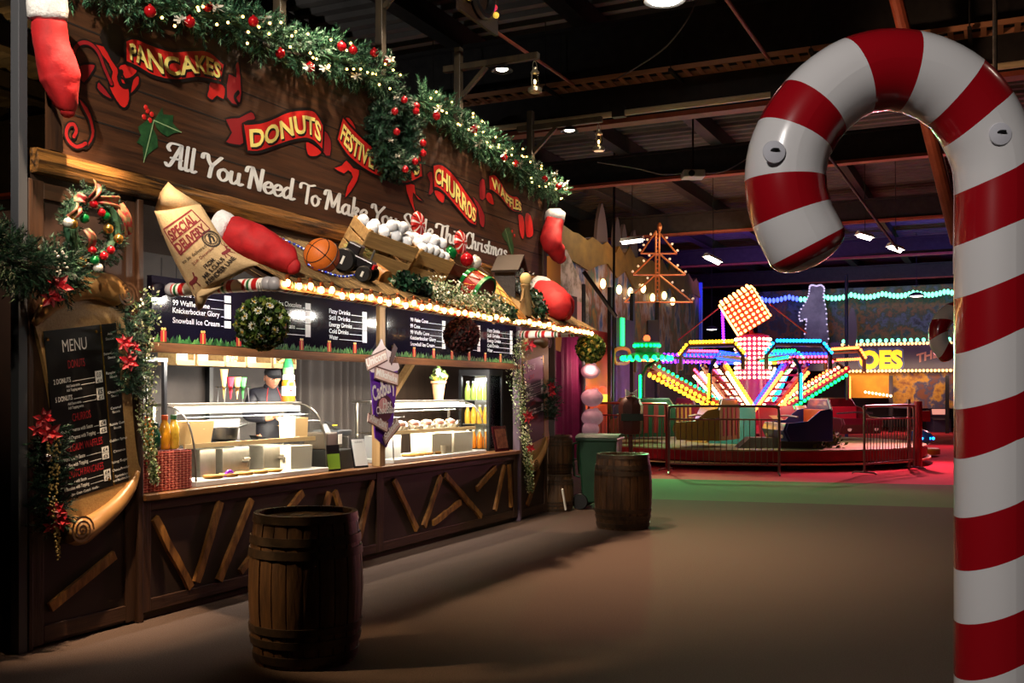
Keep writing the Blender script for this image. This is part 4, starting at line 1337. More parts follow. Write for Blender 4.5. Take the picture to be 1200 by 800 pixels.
def rdir():
    while True:
        v = Vector((rnd.uniform(-1, 1), rnd.uniform(-1, 1), rnd.uniform(-1, 1)))
        if 0.1 < v.length < 1:
            return v.normalized()


def sprig(mb, p, d, L, nn, nl, nw=0.004):
    d = d.normalized(); a = d.orthogonal().normalized(); b = d.cross(a)
    for i in range(nn):
        f = (i + 0.5) / nn
        q = p + d * (L * f); th = rnd.uniform(0, 2 * PI)
        o = (a * math.cos(th) + b * math.sin(th)) * 0.8 + d * 0.75
        l = nl * (1.15 - 0.5 * f) * rnd.uniform(0.8, 1.2)
        s = o.cross(d).normalized() * nw
        mb.add([q - s, q + s, q + o * l], [(0, 1, 2)])


def path_fn(pts, closed=False):
    S = smooth_pts(pts, 10, closed)
    if closed:
        S.append(S[0])

    def f(t):
        x = min(max(t, 0), 0.9999) * (len(S) - 1); i = int(x)
        return S[i].lerp(S[i + 1], x - i), (S[i + 1] - S[i]).normalized()
    return f


def pine_mesh(f, rad, n, L=0.16, nn=18, nl=0.05, nw=0.0045, spread=1.0, rfun=None):
    mb = MB()
    for i in range(n):
        t = (i + rnd.random()) / n
        p, tg = f(t)
        r = rad if rfun is None else rad * rfun(t)
        o = rdir(); o = (o - tg * o.dot(tg)).normalized()
        s = p + o * r * rnd.uniform(0.1, 0.55)
        sprig(mb, s, o * 1.0 + tg * rnd.uniform(-0.9, 0.9) * spread, L * rnd.uniform(0.6, 1.1) * (1 if rfun is None else max(0.4, rfun(t))), nn, nl, nw)
    for k in range(60):
        pass
    return mb


def leaves_mesh(f, n, rad, size, rfun=None, mb=None):
    mb = mb or MB()
    for i in range(n):
        t = rnd.random(); p, tg = f(t)
        r = rad * (1 if rfun is None else rfun(t))
        c = p + rdir() * r * rnd.random() ** 0.6
        a = rdir(); b = a.orthogonal().normalized()
        n2 = a.cross(b)
        s = size * rnd.uniform(0.7, 1.3)
        mb.add([c - b * s, c + n2 * s * 0.55 + a * s * 0.15, c + b * s, c - n2 * s * 0.55 + a * s * 0.15], [(0, 1, 2, 3)])
    return mb


def spread_parts(name, mb, m, t, pts, smooth=True, rots=None):
    o = None
    for i, p in enumerate(pts):
        if o is None:
            o = part(name, mb, m, t, smooth=smooth)
        else:
            o = o.copy(); scene.collection.objects.link(o)
        o.location = p
        if rots:
            o.rotation_euler = rots[i]
    return o


def poinsettia(mb, c, r, facing=Vector((0, -1, 0))):
    facing = facing.normalized(); a = facing.orthogonal().normalized(); b = facing.cross(a)
    for ring, (k, rr, lift) in enumerate(((6, 1.0, 0.15), (5, 0.65, 0.45))):
        for i in range(k):
            th = 2 * PI * i / k + ring * 0.5 + rnd.uniform(-0.2, 0.2)
            d = a * math.cos(th) + b * math.sin(th); e = facing.cross(d)
            L = 0.8 * r * rr * rnd.uniform(0.85, 1.1)
            mb.add([c, c + d * L * 0.5 + e * L * 0.24 + facing * L * lift, c + d * L + facing * L * lift * 0.6, c + d * L * 0.5 - e * L * 0.24 + facing * L * lift], [(0, 1, 2, 3)])


def bauble_mesh(r):
    mb = MB(); mb.ball((0, 0, 0), r, 14, 10)
    mb.lathe([(r * 0.25, r * 0.95), (r * 0.25, r * 1.15), (r * 0.08, r * 1.2)], 8)
    return mb


def garland(label, pts, rad, n, nlights, nred, nfrost, base, seed):
    global rnd
    rnd = random.Random(seed)
    f = path_fn(pts)
    t = thing('christmas_garland', label, 'garland', base, FS)
    part('pine_foliage', pine_mesh(f, rad, n, 0.2, 30, 0.06, 0.006), M_pine, t, rel=True)
    mb = MB(); mb.tube([f(i / 30)[0] for i in range(31)], 0.03, 6); part('stem', mb, M_pined, t, rel=True)
    B = Vector(base)

    def surf(k, r0=0.75, down=False):
        out = []
        for i in range(k):
            p, tg = f((i + rnd.uniform(0.2, 0.8)) / k)
            o = Vector((0, -1, rnd.uniform(-1.2, 0.7))).normalized()
            out.append(p + o * rad * r0 * rnd.uniform(0.75, 1.25) - B)
        return out
    mb = MB(); mb.ball((0, 0, 0), 0.011, 8, 6); spread_parts('fairy_light', mb, M_fairy, t, surf(nlights, 1.0))
    spread_parts('red_bauble', bauble_mesh(0.045), M_rball, t, surf(nred, 1.0))
    mb = MB()
    for k in range(14):
        d = rdir(); e = d.orthogonal().normalized(); mb.add([(0, 0, 0), tuple(d * 0.05 + e * 0.014), tuple(d * 0.075), tuple(d * 0.05 - e * 0.014)], [(0, 1, 2, 3)])
    spread_parts('frosted_flower', mb, M_silver, t, surf(nfrost, 1.05), smooth=False)
    return t


gz = lambda u: ST + (SPK - ST) * min(1, (u - U0_) / (SUM - 0.35 - U0_)) if u < SUM else SPK - (SPK - ST) * max(0, (u - SUM - 0.35) / (U1_ - SUM - 0.35))
garland('frosty pine garland with fairy lights along the left slope of the sign top', [Vector((u, -0.12, gz(u) + 0.05 + 0.03 * math.sin(u * 7))) for u in (-0.75, -0.2, 0.4, 1.0, 1.6, 2.2, 2.8, 3.25)], 0.23, 620, 48, 11, 8, (1.2, -0.1, 4.6), 21)
garland('frosty pine garland with fairy lights along the right slope of the sign top', [Vector((u, -0.12, gz(u) + 0.04 + 0.03 * math.sin(u * 6))) for u in (3.95, 4.5, 5.1, 5.7, 6.3, 6.9, 7.4, 7.85)], 0.21, 560, 48, 6, 8, (5.8, -0.1, 4.6), 22)

# wreath at the peak
rnd = random.Random(31)
wc = ps(463, 157, -0.12)
t = thing('pine_wreath', 'dark pine wreath with red baubles hanging at the peak of the sign', 'wreath', wc, FS)
ring = lambda rx_, rz_: path_fn([Vector((rx_ * math.cos(2 * PI * i / 12), 0, rz_ * math.sin(2 * PI * i / 12))) for i in range(12)], True)
f = ring(0.29, 0.37)
part('pine_foliage', pine_mesh(f, 0.15, 620, 0.14, 28, 0.055, 0.006), M_pined, t)
mb = MB(); mb.tube([f(i / 30)[0] for i in range(30)], 0.05, 8, closed=True); part('ring', mb, M_pined, t)
spread_parts('red_bauble', bauble_mesh(0.038), M_rball, t, [f((k + rnd.uniform(-.35, .35)) / 9)[0] + Vector((rnd.uniform(-.1, .1), -0.17, rnd.uniform(-.1, .1))) for k in range(9)])
mb = MB()
for k in range(16):
    d = rdir(); e = d.orthogonal().normalized(); mb.add([(0, 0, 0), tuple(d * 0.025 + e * 0.008), tuple(d * 0.045), tuple(d * 0.025 - e * 0.008)], [(0, 1, 2, 3)])
spread_parts('frosted_flower', mb, M_silver, t, [f(k / 9)[0] + Vector((rnd.uniform(-.08, .08), -0.16, rnd.uniform(-.05, .05))) for k in range(9)], smooth=False)

# wreath on the left panel
rnd = random.Random(32)
wc = ps(109, 266, -0.19)
t = thing('bauble_wreath', 'round wreath with plaid ribbon and gold, green and red baubles over the menu scroll', 'wreath', wc, FS)
f = ring(0.2, 0.22)
part('pine_foliage', pine_mesh(f, 0.09, 240, 0.075, 18, 0.035, 0.004), M_pined, t)
mb = MB(); mb.tube([f(i / 30)[0] for i in range(30)], 0.045, 8, closed=True); part('ring', mb, M_pined, t)
for m_, ks, r in ((M_gold, ((85, 262), (139, 280), (96, 307), (127, 268)), 0.036), (M_gball, ((99, 256), (124, 253), (111, 305)), 0.034), (M_rball, ((110, 239), (119, 249), (130, 293), (108, 293), (122, 300)), 0.03), (M_silver, ((80, 261), (115, 314)), 0.034)):
    spread_parts({M_gold: 'gold_bauble', M_gball: 'green_bauble', M_rball: 'red_bauble', M_silver: 'pearl_bauble'}[m_], bauble_mesh(r), m_, t, [ps(x, y, -0.31) - wc for x, y in ks])
mb = MB()
for (x0, y0), (x1, y1), w0, w1 in (((105, 234), (113, 214), 0.05, 0.08), ((100, 238), (88, 230), 0.04, 0.08), ((112, 234), (140, 238), 0.05, 0.1), ((138, 240), (150, 276), 0.1, 0.07), ((100, 268), (106, 290), 0.05, 0.09), ((92, 240), (80, 256), 0.05, 0.06)):
    a = ps(x0, y0, -0.31) - wc; b = ps(x1, y1, -0.29) - wc
    s = Vector((0, -1, 0)).cross((b - a).normalized())
    mb.grid(lambda p, q: a.lerp(b, p) + s * ((w0 + (w1 - w0) * p) * (q - 0.5)) + Vector((0, -0.04 * math.sin(p * PI) - 0.015 * math.sin(q * 9), 0)), 8, 6)
part('plaid_ribbon', mb, M_plaid, t, smooth='all')

# dark pine bough at the far left edge
rnd = random.Random(33)
c0 = ps(30, 335, -0.35)
t = thing('pine_bough', 'dark pine bough at the far left edge in front of the steel post', 'greenery', c0, FS)
f = path_fn([ps(-40, 270, -0.35), ps(0, 300, -0.4), ps(30, 312, -0.35), ps(62, 318, -0.25), ps(72, 322, -0.2)])
part('pine_foliage', pine_mesh(f, 0.22, 320, 0.16, 28, 0.05, 0.005), M_pined, t, rel=True)
mb = MB(); mb.tube([f(i / 12)[0] for i in range(13)], 0.02, 6); part('branch', mb, W_dark, t, rel=True)
mb = MB(); mb.ball((0, 0, 0), 0.01, 6, 5); spread_parts('white_berry', mb, M_silver, t, [ps(60 + rnd.uniform(0, 20), 300 + rnd.uniform(-6, 26), -0.42) - c0 for i in range(22)])
mb = MB(); poinsettia(mb, ps(68, 335, -0.42), 0.12, Vector((-0.5, -1, 0.2))); poinsettia(mb, ps(60, 348, -0.4), 0.1, Vector((-0.5, -1, 0))); part('poinsettia', mb, M_poin, t, rel=True)


def hanging_garland(label, pts, wid, nleaf, pine_pts, flowers, base, seed, size=0.014):
    global rnd
    rnd = random.Random(seed)
    t = thing('ivy_garland', label, 'garland', base, FS)
    if pts:
        f = path_fn(pts)
        part('ivy_leaves', leaves_mesh(f, nleaf, wid, size, lambda q: 1.0 - 0.72 * q), M_ivy, t, rel=True)
        mb = MB(); mb.tube([f(i / 16)[0] for i in range(17)], 0.006, 5); part('vine', mb, W_dark, t, rel=True)
    if pine_pts:
        g = path_fn(pine_pts); part('pine_foliage', pine_mesh(g, 0.13, 150, 0.14, 22, 0.045, 0.005), M_pined, t, rel=True)
    for (p, r) in flowers:
        mb = MB(); poinsettia(mb, p, r, Vector((-0.55, -1, 0.1))); part('poinsettia', mb, M_poin, t, rel=True)
    return t


hanging_garland('cream and green ivy garland hanging at the left side of the serving opening', [ps(x, y, -0.12) for x, y in ((172, 348), (170, 400), (171, 450), (173, 500), (178, 540), (182, 566))], 0.13, 1500,
                [ps(x, y, -0.1) for x, y in ((160, 352), (153, 385), (149, 410), (150, 440), (152, 462))],
                [(ps(146, 402, -0.22), 0.09), (ps(152, 424, -0.22), 0.1), (ps(158, 408, -0.2), 0.07)], ps(172, 566, -0.12), 41)
hanging_garland('cream and green ivy garland hanging at the right side of the serving opening', [ps(x, y, -0.1) for x, y in ((609, 398), (606, 430), (610, 470), (615, 510), (619, 545), (622, 575))], 0.2, 1500,
                [ps(x, y, -0.1) for x, y in ((641, 448), (645, 470), (643, 490))],
                [(ps(620, 404, -0.2), 0.14), (ps(618, 488, -0.24), 0.14), (ps(646, 460, -0.24), 0.1), (ps(621, 525, -0.2), 0.1), (ps(646, 452, -0.2), 0.1)], ps(612, 575, -0.1), 42, 0.018)
t = hanging_garland('pine swag with poinsettias hanging down the left edge of the menu scroll', [], 0.1, 0,
                    [ps(x, y, -0.12) for x, y in ((54, 500), (56, 530), (58, 560), (60, 590), (64, 615))],
                    [(ps(52, 490, -0.24), 0.1), (ps(58, 508, -0.26), 0.11), (ps(45, 503, -0.22), 0.08), (ps(66, 596, -0.24), 0.09), (ps(70, 610, -0.25), 0.1), (ps(60, 617, -0.22), 0.07)], ps(60, 660, -0.12), 43)
mb = MB()
for i in range(170):
    y = 512 + rnd.random() ** 1.3 * 145
    p = ps(63 + rnd.uniform(-9, 9) * (1 - (y - 500) / 190) + (y - 560) * 0.06 * (1 if y > 600 else 0), y, -0.24)
    mb.ball(p, 0.009, 5, 4)
part('gold_berries', mb, mat('gold_berry', (210, 186, 120), 0.25, 0.5), t, rel=True, kind='stuff')
mb = MB(); mb.ball(ps(55, 536, -0.26), 0.03, 10, 8); part('silver_bell', mb, mat('silver_bell', (200, 196, 200), 0.15, 1.0), t, rel=True, smooth=True)

# ================================================================== STOCKINGS AND SACK
M_vel = mat('red_velvet', (196, 16, 24), 0.75, c2=(140, 6, 14), scale=7, contrast=0.25, bump=0.35)
M_fur = mat('white_plush', (236, 234, 234), 0.95, c2=(210, 208, 210), scale=40, bump=0.6)


def stocking(label, pts, rs, cuff, rc, flat=(1, 0.6, 1), lift=0):
    """pts run from below the cuff to the toe; cuff = two points"""
    t = thing('christmas_stocking', label, 'stocking', min((p for p in list(pts) + list(cuff)), key=lambda p: p.z), FS)
    S = smooth_pts(pts, 8); k = (len(S) - 1) / (len(rs) - 1)
    R_ = [rs[min(int(i / k), len(rs) - 2)] * (1 - (i / k - int(i / k))) + rs[min(int(i / k) + 1, len(rs) - 1)] * (i / k - int(i / k)) if int(i / k) < len(rs) - 1 else rs[-1] for i in range(len(S))]
    mb = MB(); mb.tube(S, R_, 20)
    mb.ball(S[-1], R_[-1] * 1.0, 20, 10)
    cy = sum(p.y for p in S) / len(S)
    for i, v in enumerate(mb.v):
        v = v + rdir() * 0.0 + Vector((noise.noise(v * 9), noise.noise(v * 9 + Vector((5, 0, 0))), noise.noise(v * 9 + Vector((0, 7, 0))))) * 0.02
        mb.v[i] = v
    part('velvet_body', mb, M_vel, t, rel=True, smooth='all')
    C = [cuff[0].lerp(cuff[1], q) for q in (0, 0.12, 0.5, 0.88, 1)]
    mb = MB(); mb.tube(C, [rc * 0.82, rc, rc * 1.03, rc * 1.02, rc * 0.85], 20)
    for i, v in enumerate(mb.v):
        mb.v[i] = v + Vector((noise.noise(v * 14), noise.noise(v * 14 + Vector((5, 0, 0))), noise.noise(v * 14 + Vector((0, 7, 0))))) * 0.014
    part('plush_cuff', mb, M_fur, t, rel=True, smooth='all')
    return t


P_ = lambda x, y, d: ps(x, y, d)
stocking('red velvet stocking with white cuff hanging from the left end of the sign', [P_(57, 26, -0.2), P_(62, 60, -0.2), P_(70, 92, -0.2), P_(76, 116, -0.2), P_(79, 130, -0.2)], [0.105, 0.125, 0.13, 0.09, 0.05], (P_(56, 26, -0.2), P_(55, -8, -0.2)), 0.125)
stocking('red velvet stocking with white cuff hanging from the right end of the sign', [P_(650, 258, -0.2), P_(647, 272, -0.2), P_(646, 284, -0.22), P_(652, 295, -0.25), P_(657, 302, -0.28)], [0.13, 0.145, 0.15, 0.12, 0.075], (P_(650, 260, -0.2), P_(651, 247, -0.2)), 0.14)
stocking('red velvet stocking lying on the thatch behind the paper sack', [pth(268, 272, 0.12), pth(288, 280, 0.13), pth(312, 291, 0.13), pth(332, 302, 0.12), pth(343, 311, 0.1)], [0.12, 0.145, 0.15, 0.12, 0.07], (pth(270, 272, 0.12), pth(252, 263, 0.12)), 0.13)
stocking('crumpled red velvet stocking lying at the right end of the thatch', [pth(638, 342, 0.17), pth(646, 350, 0.17), pth(655, 360, 0.17), pth(661, 366, 0.14)], [0.16, 0.2, 0.2, 0.1], (pth(638, 341, 0.17), pth(632, 336, 0.17)), 0.16)

# paper sack hung on the left end of the thatch
t = thing('present_sack', 'brown paper coloured present sack with red stamp printing, on the left end of the thatch', 'sack', pu(233, 362, -0.1), FS)
cA, cB, cC, cD = (181, 247), (234, 238), (304, 309), (228, 348)     # top-left, top-right, bottom-right, bottom-left


def sack_px(a, b):
    """a across, b down -> photo pixel on the sack face"""
    lx = 181 + (228 - 181) * b + (-3 if 0 else 0); ly = 247 + (348 - 247) * b
    lx -= 4 * math.sin(b * PI)
    rx_ = 234 + (304 - 234) * b; ry_ = 238 + (309 - 238) * b
    rx_ += -9 * math.sin(b * PI) + 3 * math.sin(b * 2 * PI); ry_ += 6 * math.sin(b * PI)
    return lx + (rx_ - lx) * a, ly + (ry_ - ly) * a


def sack_pt(a, b, lift=0.0):
    x, y = sack_px(a, b)
    bulge = 0.13 * (max(0, math.sin(PI * min(1, max(0, a)))) ** 0.5) * (max(0, math.sin(PI * min(1, max(0, b)))) ** 0.45)
    wr = 0.006 * noise.noise(Vector((a * 5, b * 6, 1))) + 0.004 * noise.noise(Vector((a * 14, b * 4, 4)))
    return pu(x, y, -0.14 - bulge - wr - lift)


M_sack = mat('sack_cloth', (206, 174, 130), 0.8, c2=(188, 154, 110), scale=90, bump=0.25)
mb = MB()
mb.grid(lambda a, b: sack_pt(a, b), 30, 40)
mb.grid(lambda a, b: (lambda p, q: Vector((-0.14 + 0.1 * (max(0, math.sin(PI * a)) ** 0.5) * (max(0, math.sin(PI * b)) ** 0.5), q.y, q.z)))(0, pu(*sack_px(a, b), -0.14)), 20, 24)
part('sack_body', mb, M_sack, t, rel=True, smooth='all')
for pts in (((181, 247), (187, 226), (197, 213), (206, 221), (236, 240), (212, 252)), ((228, 344), (229, 356), (232, 365), (238, 360), (243, 346), (262, 334), (240, 330))):
    q = [pu(x, y, -0.14) for x, y in pts]; c = sum(q, Vector()) / len(q)
    n = len(q); mb = MB()
    mb.add(q + [c + Vector((-0.06, 0, 0)), c + Vector((0.04, 0, 0))], [(i, (i + 1) % n, n) for i in range(n)] + [((i + 1) % n, i, n + 1) for i in range(n)])
    part('sack_corner', mb, M_sack, t, rel=True, smooth='all')
P_stamp = mat('stamp_maroon', (120, 34, 40), 0.8)
P_ink = mat('stamp_black', (44, 34, 30), 0.8)
sk = lambda x, y: sack_pt(x, y, 0.004)


def sk_line(mb, s, a0, b0, a1, b1, h, bold=0.02):
    """line of print from (a0,b0) to (a1,b1) in sack coordinates, h upwards"""
    dx, dy = a1 - a0, b1 - b0; L = math.hypot(dx, dy)
    ux, uy = dx / L, dy / L
    put_text(mb, s, lambda x, y: sk(a0 + ux * x + uy * y * 0.9, b0 + uy * x - ux * y * 0.75), 0, L, 0, h, bold)


mb = MB()
sk_line(mb, 'SPECIAL', 0.12, 0.365, 0.74, 0.205, 0.15, 0.04); sk_line(mb, 'DELIVERY', 0.15, 0.52, 0.84, 0.345, 0.15, 0.04)
for L_ in (((0.05, 0.22), (0.76, 0.06), (0.9, 0.33), (0.15, 0.54)),):
    P8 = [Vector(L_[i]).lerp(Vector(L_[(i + 1) % 4]), j / 14) for i in range(4) for j in range(14)]
    stroke(mb, P8, 0.011, 0.009, sk, closed=True, k=1)
stroke(mb, [Vector((0.09, 0.385)).lerp(Vector((0.81, 0.2)), j / 16) for j in range(17)], 0.008, 0.006, sk, k=1)
sk_line(mb, '25th December', 0.26, 0.70, 0.78, 0.59, 0.045, 0)
part('maroon_print', mb, P_stamp, t, rel=True)
mb = MB()
sk_line(mb, 'to be delivered', 0.12, 0.645, 0.66, 0.545, 0.055, 0)
sk_line(mb, 'FROM:', 0.4, 0.79, 0.64, 0.735, 0.065); sk_line(mb, 'MR S.CLAUS', 0.28, 0.885, 0.76, 0.775, 0.065); sk_line(mb, 'REINDEER LANE', 0.26, 0.955, 0.9, 0.82, 0.065)
for r_ in (0.16, 0.145, 0.1):
    stroke(mb, [(0.82 + r_ * math.cos(2 * PI * i / 24), 0.46 + r_ * 0.72 * math.sin(2 * PI * i / 24)) for i in range(24)], 0.006, 0.005, sk, closed=True, k=1)
for i in range(26):
    a = 2 * PI * i / 26
    stroke(mb, [(0.82 + 0.112 * math.cos(a), 0.46 + 0.081 * math.sin(a)), (0.82 + 0.132 * math.cos(a), 0.46 + 0.095 * math.sin(a))], 0.005, 0.004, sk, k=1)
stroke(mb, [(0.78, 0.5), (0.8, 0.45), (0.83, 0.43), (0.86, 0.45), (0.85, 0.5)], 0.02, 0.015, sk); stroke(mb, [(0.8, 0.42), (0.84, 0.4)], 0.018, 0.012, sk, k=1)
part('black_print', mb, P_ink, t, rel=True)
mb = MB()   # running deer stamp
for pts, w_ in (([(0.82, 0.70), (0.9, 0.69), (0.95, 0.68)], 0.028), ([(0.93, 0.68), (0.95, 0.63)], 0.014), ([(0.95, 0.62), (0.98, 0.63)], 0.01), ([(0.83, 0.71), (0.8, 0.76)], 0.007), ([(0.86, 0.72), (0.87, 0.77)], 0.007), ([(0.93, 0.7), (0.97, 0.75)], 0.007), ([(0.95, 0.61), (0.93, 0.57), (0.95, 0.55)], 0.005), ([(0.95, 0.61), (0.98, 0.57)], 0.005)):
    stroke(mb, pts, w_, w_ * 0.75, sk, k=2)
for pts, w_ in (([(0.06, 0.86), (0.12, 0.85), (0.17, 0.83)], 0.028), ([(0.06, 0.87), (0.05, 0.92)], 0.007), ([(0.14, 0.87), (0.16, 0.92)], 0.007), ([(0.16, 0.82), (0.18, 0.77)], 0.012)):
    stroke(mb, pts, w_, w_ * 0.75, sk, k=2)
part('deer_print', mb, P_stamp, t, rel=True)

# ================================================================== HANGING BALLS
def topiary(label, c, r, mleaf, nleaf, lsize, flower=None, nfl=0, mcore=None, top=None):
    t = thing('topiary_ball', label, 'hanging ball', c, FS)
    mb = MB(); mb.ball((0, 0, 0), r * 0.88, 24, 16); part('core', mb, mcore or M_pined, t, smooth=True)
    mb = MB()
    for i in range(nleaf):
        d = rdir(); p = d * r * rnd.uniform(0.88, 1.0); b = (d + rdir() * 0.9).normalized(); s = b.cross(rdir()).normalized() * lsize * 0.5
        mb.add([p, p + b * lsize * 0.5 + s, p + b * lsize, p + b * lsize * 0.5 - s], [(0, 1, 2, 3)])
    part('leaves', mb, mleaf, t)
    if flower:
        mb = MB()
        for k in range(10):
            a = 2 * PI * k / 10; a2 = a + 0.25; a3 = a - 0.25
            mb.add([(0, 0, 0), (0.024 * math.cos(a3), 0.024 * math.sin(a3), 0.004), (0.034 * math.cos(a), 0.034 * math.sin(a), 0.006), (0.024 * math.cos(a2), 0.024 * math.sin(a2), 0.004)], [(0, 1, 2, 3)])
        mb.cur = 1; mb.ball((0, 0, 0.005), 0.011, 8, 6, (1, 1, 0.6))
        pts = []; rots = []
        for i in range(nfl):
            z = 1 - 2 * (i + 0.5) / nfl; a = i * 2.39996; q = math.sqrt(1 - z * z)
            d = Vector((q * math.cos(a), q * math.sin(a), z)); pts.append(d * r * 1.03); rots.append(d.to_track_quat('Z', 'Y').to_euler())
        spread_parts('daisy', mb, flower, t, pts, False, rots)
    mb = MB()
    for s in (-0.03, 0.03):
        mb.tube([(s, 0, r * 0.9), (s * 0.4, 0.03, top - c.z)], 0.003, 4)
    part('hanging_wire', mb, M_steel, t)
    return t


M_box = mat('box_leaves', (74, 104, 40), 0.5, island=[(52, 84, 30), (110, 132, 52), (40, 64, 26), (146, 150, 70)])
M_daisy = [mat('daisy_white', (244, 240, 224), 0.6), mat('daisy_yellow', (230, 180, 60), 0.6)]
rnd = random.Random(51)
topiary('green topiary ball with white daisies hanging under the thatch, left one', ps(307, 379, AW_D), 0.175, M_box, 1300, 0.04, M_daisy, 44, mat('box_core', (30, 46, 20), 0.8), zL)
topiary('dark red twiggy ball hanging before the right menu board', ps(541, 393, AW_D), 0.168, mat('red_twigs', (72, 22, 24), 0.6, island=[(50, 14, 18), (96, 34, 32), (34, 12, 14)]), 1500, 0.03, None, 0, mat('red_core', (28, 10, 12), 0.8), zL)
topiary('yellow flowered topiary ball hanging at the right end of the thatch', ps(692, 408, AW_D), 0.172, M_box, 1200, 0.045, [mat('primrose', (240, 214, 120), 0.6), M_daisy[1]], 44, mat('box_core', (30, 46, 20), 0.8), zR)

# ================================================================== THINGS ON THE THATCH
THN = Vector((0, -THS, 1)).normalized()


def basis(a, b, up=THN):
    X = (b - a).normalized(); Z = (up - X * up.dot(X)).normalized(); Y = Z.cross(X)
    return Matrix((X, Y, Z)).transposed().to_4x4()


t = thing('basketball', 'orange basketball resting on the thatch beside the crate', 'ball', pth(377, 300, 0.135), FS, rot=ry(0.5) @ rx(0.5))
mb = MB(); mb.ball((0, 0, 0), 0.15, 32, 20); part('ball', mb, mat('basketball_rubber', (216, 112, 34), 0.55, c2=(198, 96, 26), scale=120, bump=0.15), t, smooth=True)
mb = MB()
for M in (Matrix.Identity(4), rx(PI / 2), ry(PI / 2) @ rx(0.0)):
    mb.tube([M @ Vector((0.1495 * math.cos(2 * PI * i / 40), 0.1495 * math.sin(2 * PI * i / 40), 0)) for i in range(40)], 0.004, 6, closed=True)
for s in (-1, 1):
    mb.tube([Vector((s * 0.085, 0, 0)) + Vector((0, 0.123 * math.cos(2 * PI * i / 30), 0.123 * math.sin(2 * PI * i / 30))) for i in range(30)], 0.004, 6, closed=True)
part('seams', mb, M_black, t)


def tz(u, d, l=0.025):
    return Vector((u, d, TH0 + THS * d + l))


def crate(label, a, b, wid, hgt, tilt=0.0, m=W_crate):
    L = (b - a).length
    rot = basis(a, b) @ rx(tilt)
    t = thing('wooden_crate', label, 'crate', (a + b) / 2, FS, rot)
    T = 0.014
    for s in (-1, 1):
        for k in range(2):
            mb = MB(); mb.box((0, s * wid / 2, hgt * (0.27 + 0.5 * k)), (L, T, hgt * 0.4)); part('side_slat', mb, m, t, bevel=0.003)
        for k in range(3):
            mb = MB(); mb.box((s * (L / 2), 0, hgt * (0.17 + 0.33 * k)), (T, wid, hgt * 0.28)); part('end_slat', mb, m, t, bevel=0.003)
        for s2 in (-1, 1):
            mb = MB(); mb.box((s * (L / 2 - 0.025), s2 * (wid / 2 - 0.02), hgt * 0.5), (0.03, 0.03, hgt)); part('corner_post', mb, m, t)
    mb = MB()
    for k in range(4):
        mb.box((0, -wid * 0.375 + wid * 0.25 * k, T / 2), (L, wid * 0.22, T))
    part('bottom', mb, m, t)
    return t, rot, L


M_snow = mat('snowball', (240, 242, 248), 0.9, c2=(222, 226, 236), scale=50, bump=0.3)
snow_src = None


def snowballs(crate_t, L, wid, hgt, n, r, label, grp):
    global snow_src
    M = FSI @ crate_t.matrix_basis
    pts = []
    rows = [(i, j) for j in range(3) for i in range(max(2, int(n / 3)))]
    for (i, j) in rows:
        nx = max(2, int(n / 3))
        pts.append(M @ Vector((-L / 2 + 0.06 + (L - 0.12) * (i + 0.5 * (j % 2) * 0.8) / (nx - 0.6), -wid / 2 + 0.07 + (wid - 0.14) * j / 2, hgt * 0.98 + rnd.uniform(-0.015, 0.02))))
    for i in range(n // 3):
        pts.append(M @ Vector((-L / 2 + 0.1 + (L - 0.2) * rnd.random(), rnd.uniform(-0.08, 0.08), hgt * 0.98 + r * 1.5)))
    for p in pts:
        if snow_src is None:
            mb = MB(); mb.ball((0, 0, 0), r, 14, 10); mb.v = [v * (1 + 0.05 * noise.noise(v * 30)) for v in mb.v]
            snow_src = solo('snowball', mb, M_snow, label, 'snowball', FS, grp, loc=p, smooth='all')
        else:
            dup(snow_src, p, FS, rz(rnd.random() * 6), label, grp)


M_card2 = mat('bow_white', (236, 230, 226), 0.5)
rnd = random.Random(61)
c1, _, L1 = crate('slatted crate of white snowballs on the thatch, next to the basketball', tz(2.25, -0.34), tz(2.8, -0.54), 0.34, 0.37, 0.12)
snowballs(c1, L1, 0.34, 0.37, 12, 0.058, 'white snowball heaped in the crate next to the basketball', 'snowballs in the left crate')
c2, _, L2 = crate('slatted crate of white snowballs in the middle of the thatch, the fuller one', tz(2.95, -0.46), tz(3.38, -0.6), 0.42, 0.35, 0.12)
snowballs(c2, L2, 0.42, 0.35, 15, 0.055, 'white snowball heaped in the fuller crate mid thatch', 'snowballs in the middle crate')
c3, _, L3 = crate('slatted crate lying on the thatch between the snowballs and the drum', tz(3.52, -0.48), tz(4.12, -0.66), 0.42, 0.31, 0.12, wood('crate_shaded', (84, 58, 36), (48, 32, 20), 'x', 9, 0.6))  # dark stain and shade on this crate are both in its wood colour
M3 = FSI @ c3.matrix_basis
for k, (x, m_, lab) in enumerate(((-0.3, M_gball, 'shiny green bauble on the crate beside the drum'), (0.1, M_rball, 'red bauble in the crate beside the drum'), (0.3, M_silver, 'frosted bauble in the crate beside the drum'))):
    solo('bauble', bauble_mesh(0.075), m_, lab, 'bauble', FS, loc=M3 @ Vector((x * L3, -0.02, 0.33)), smooth=True)
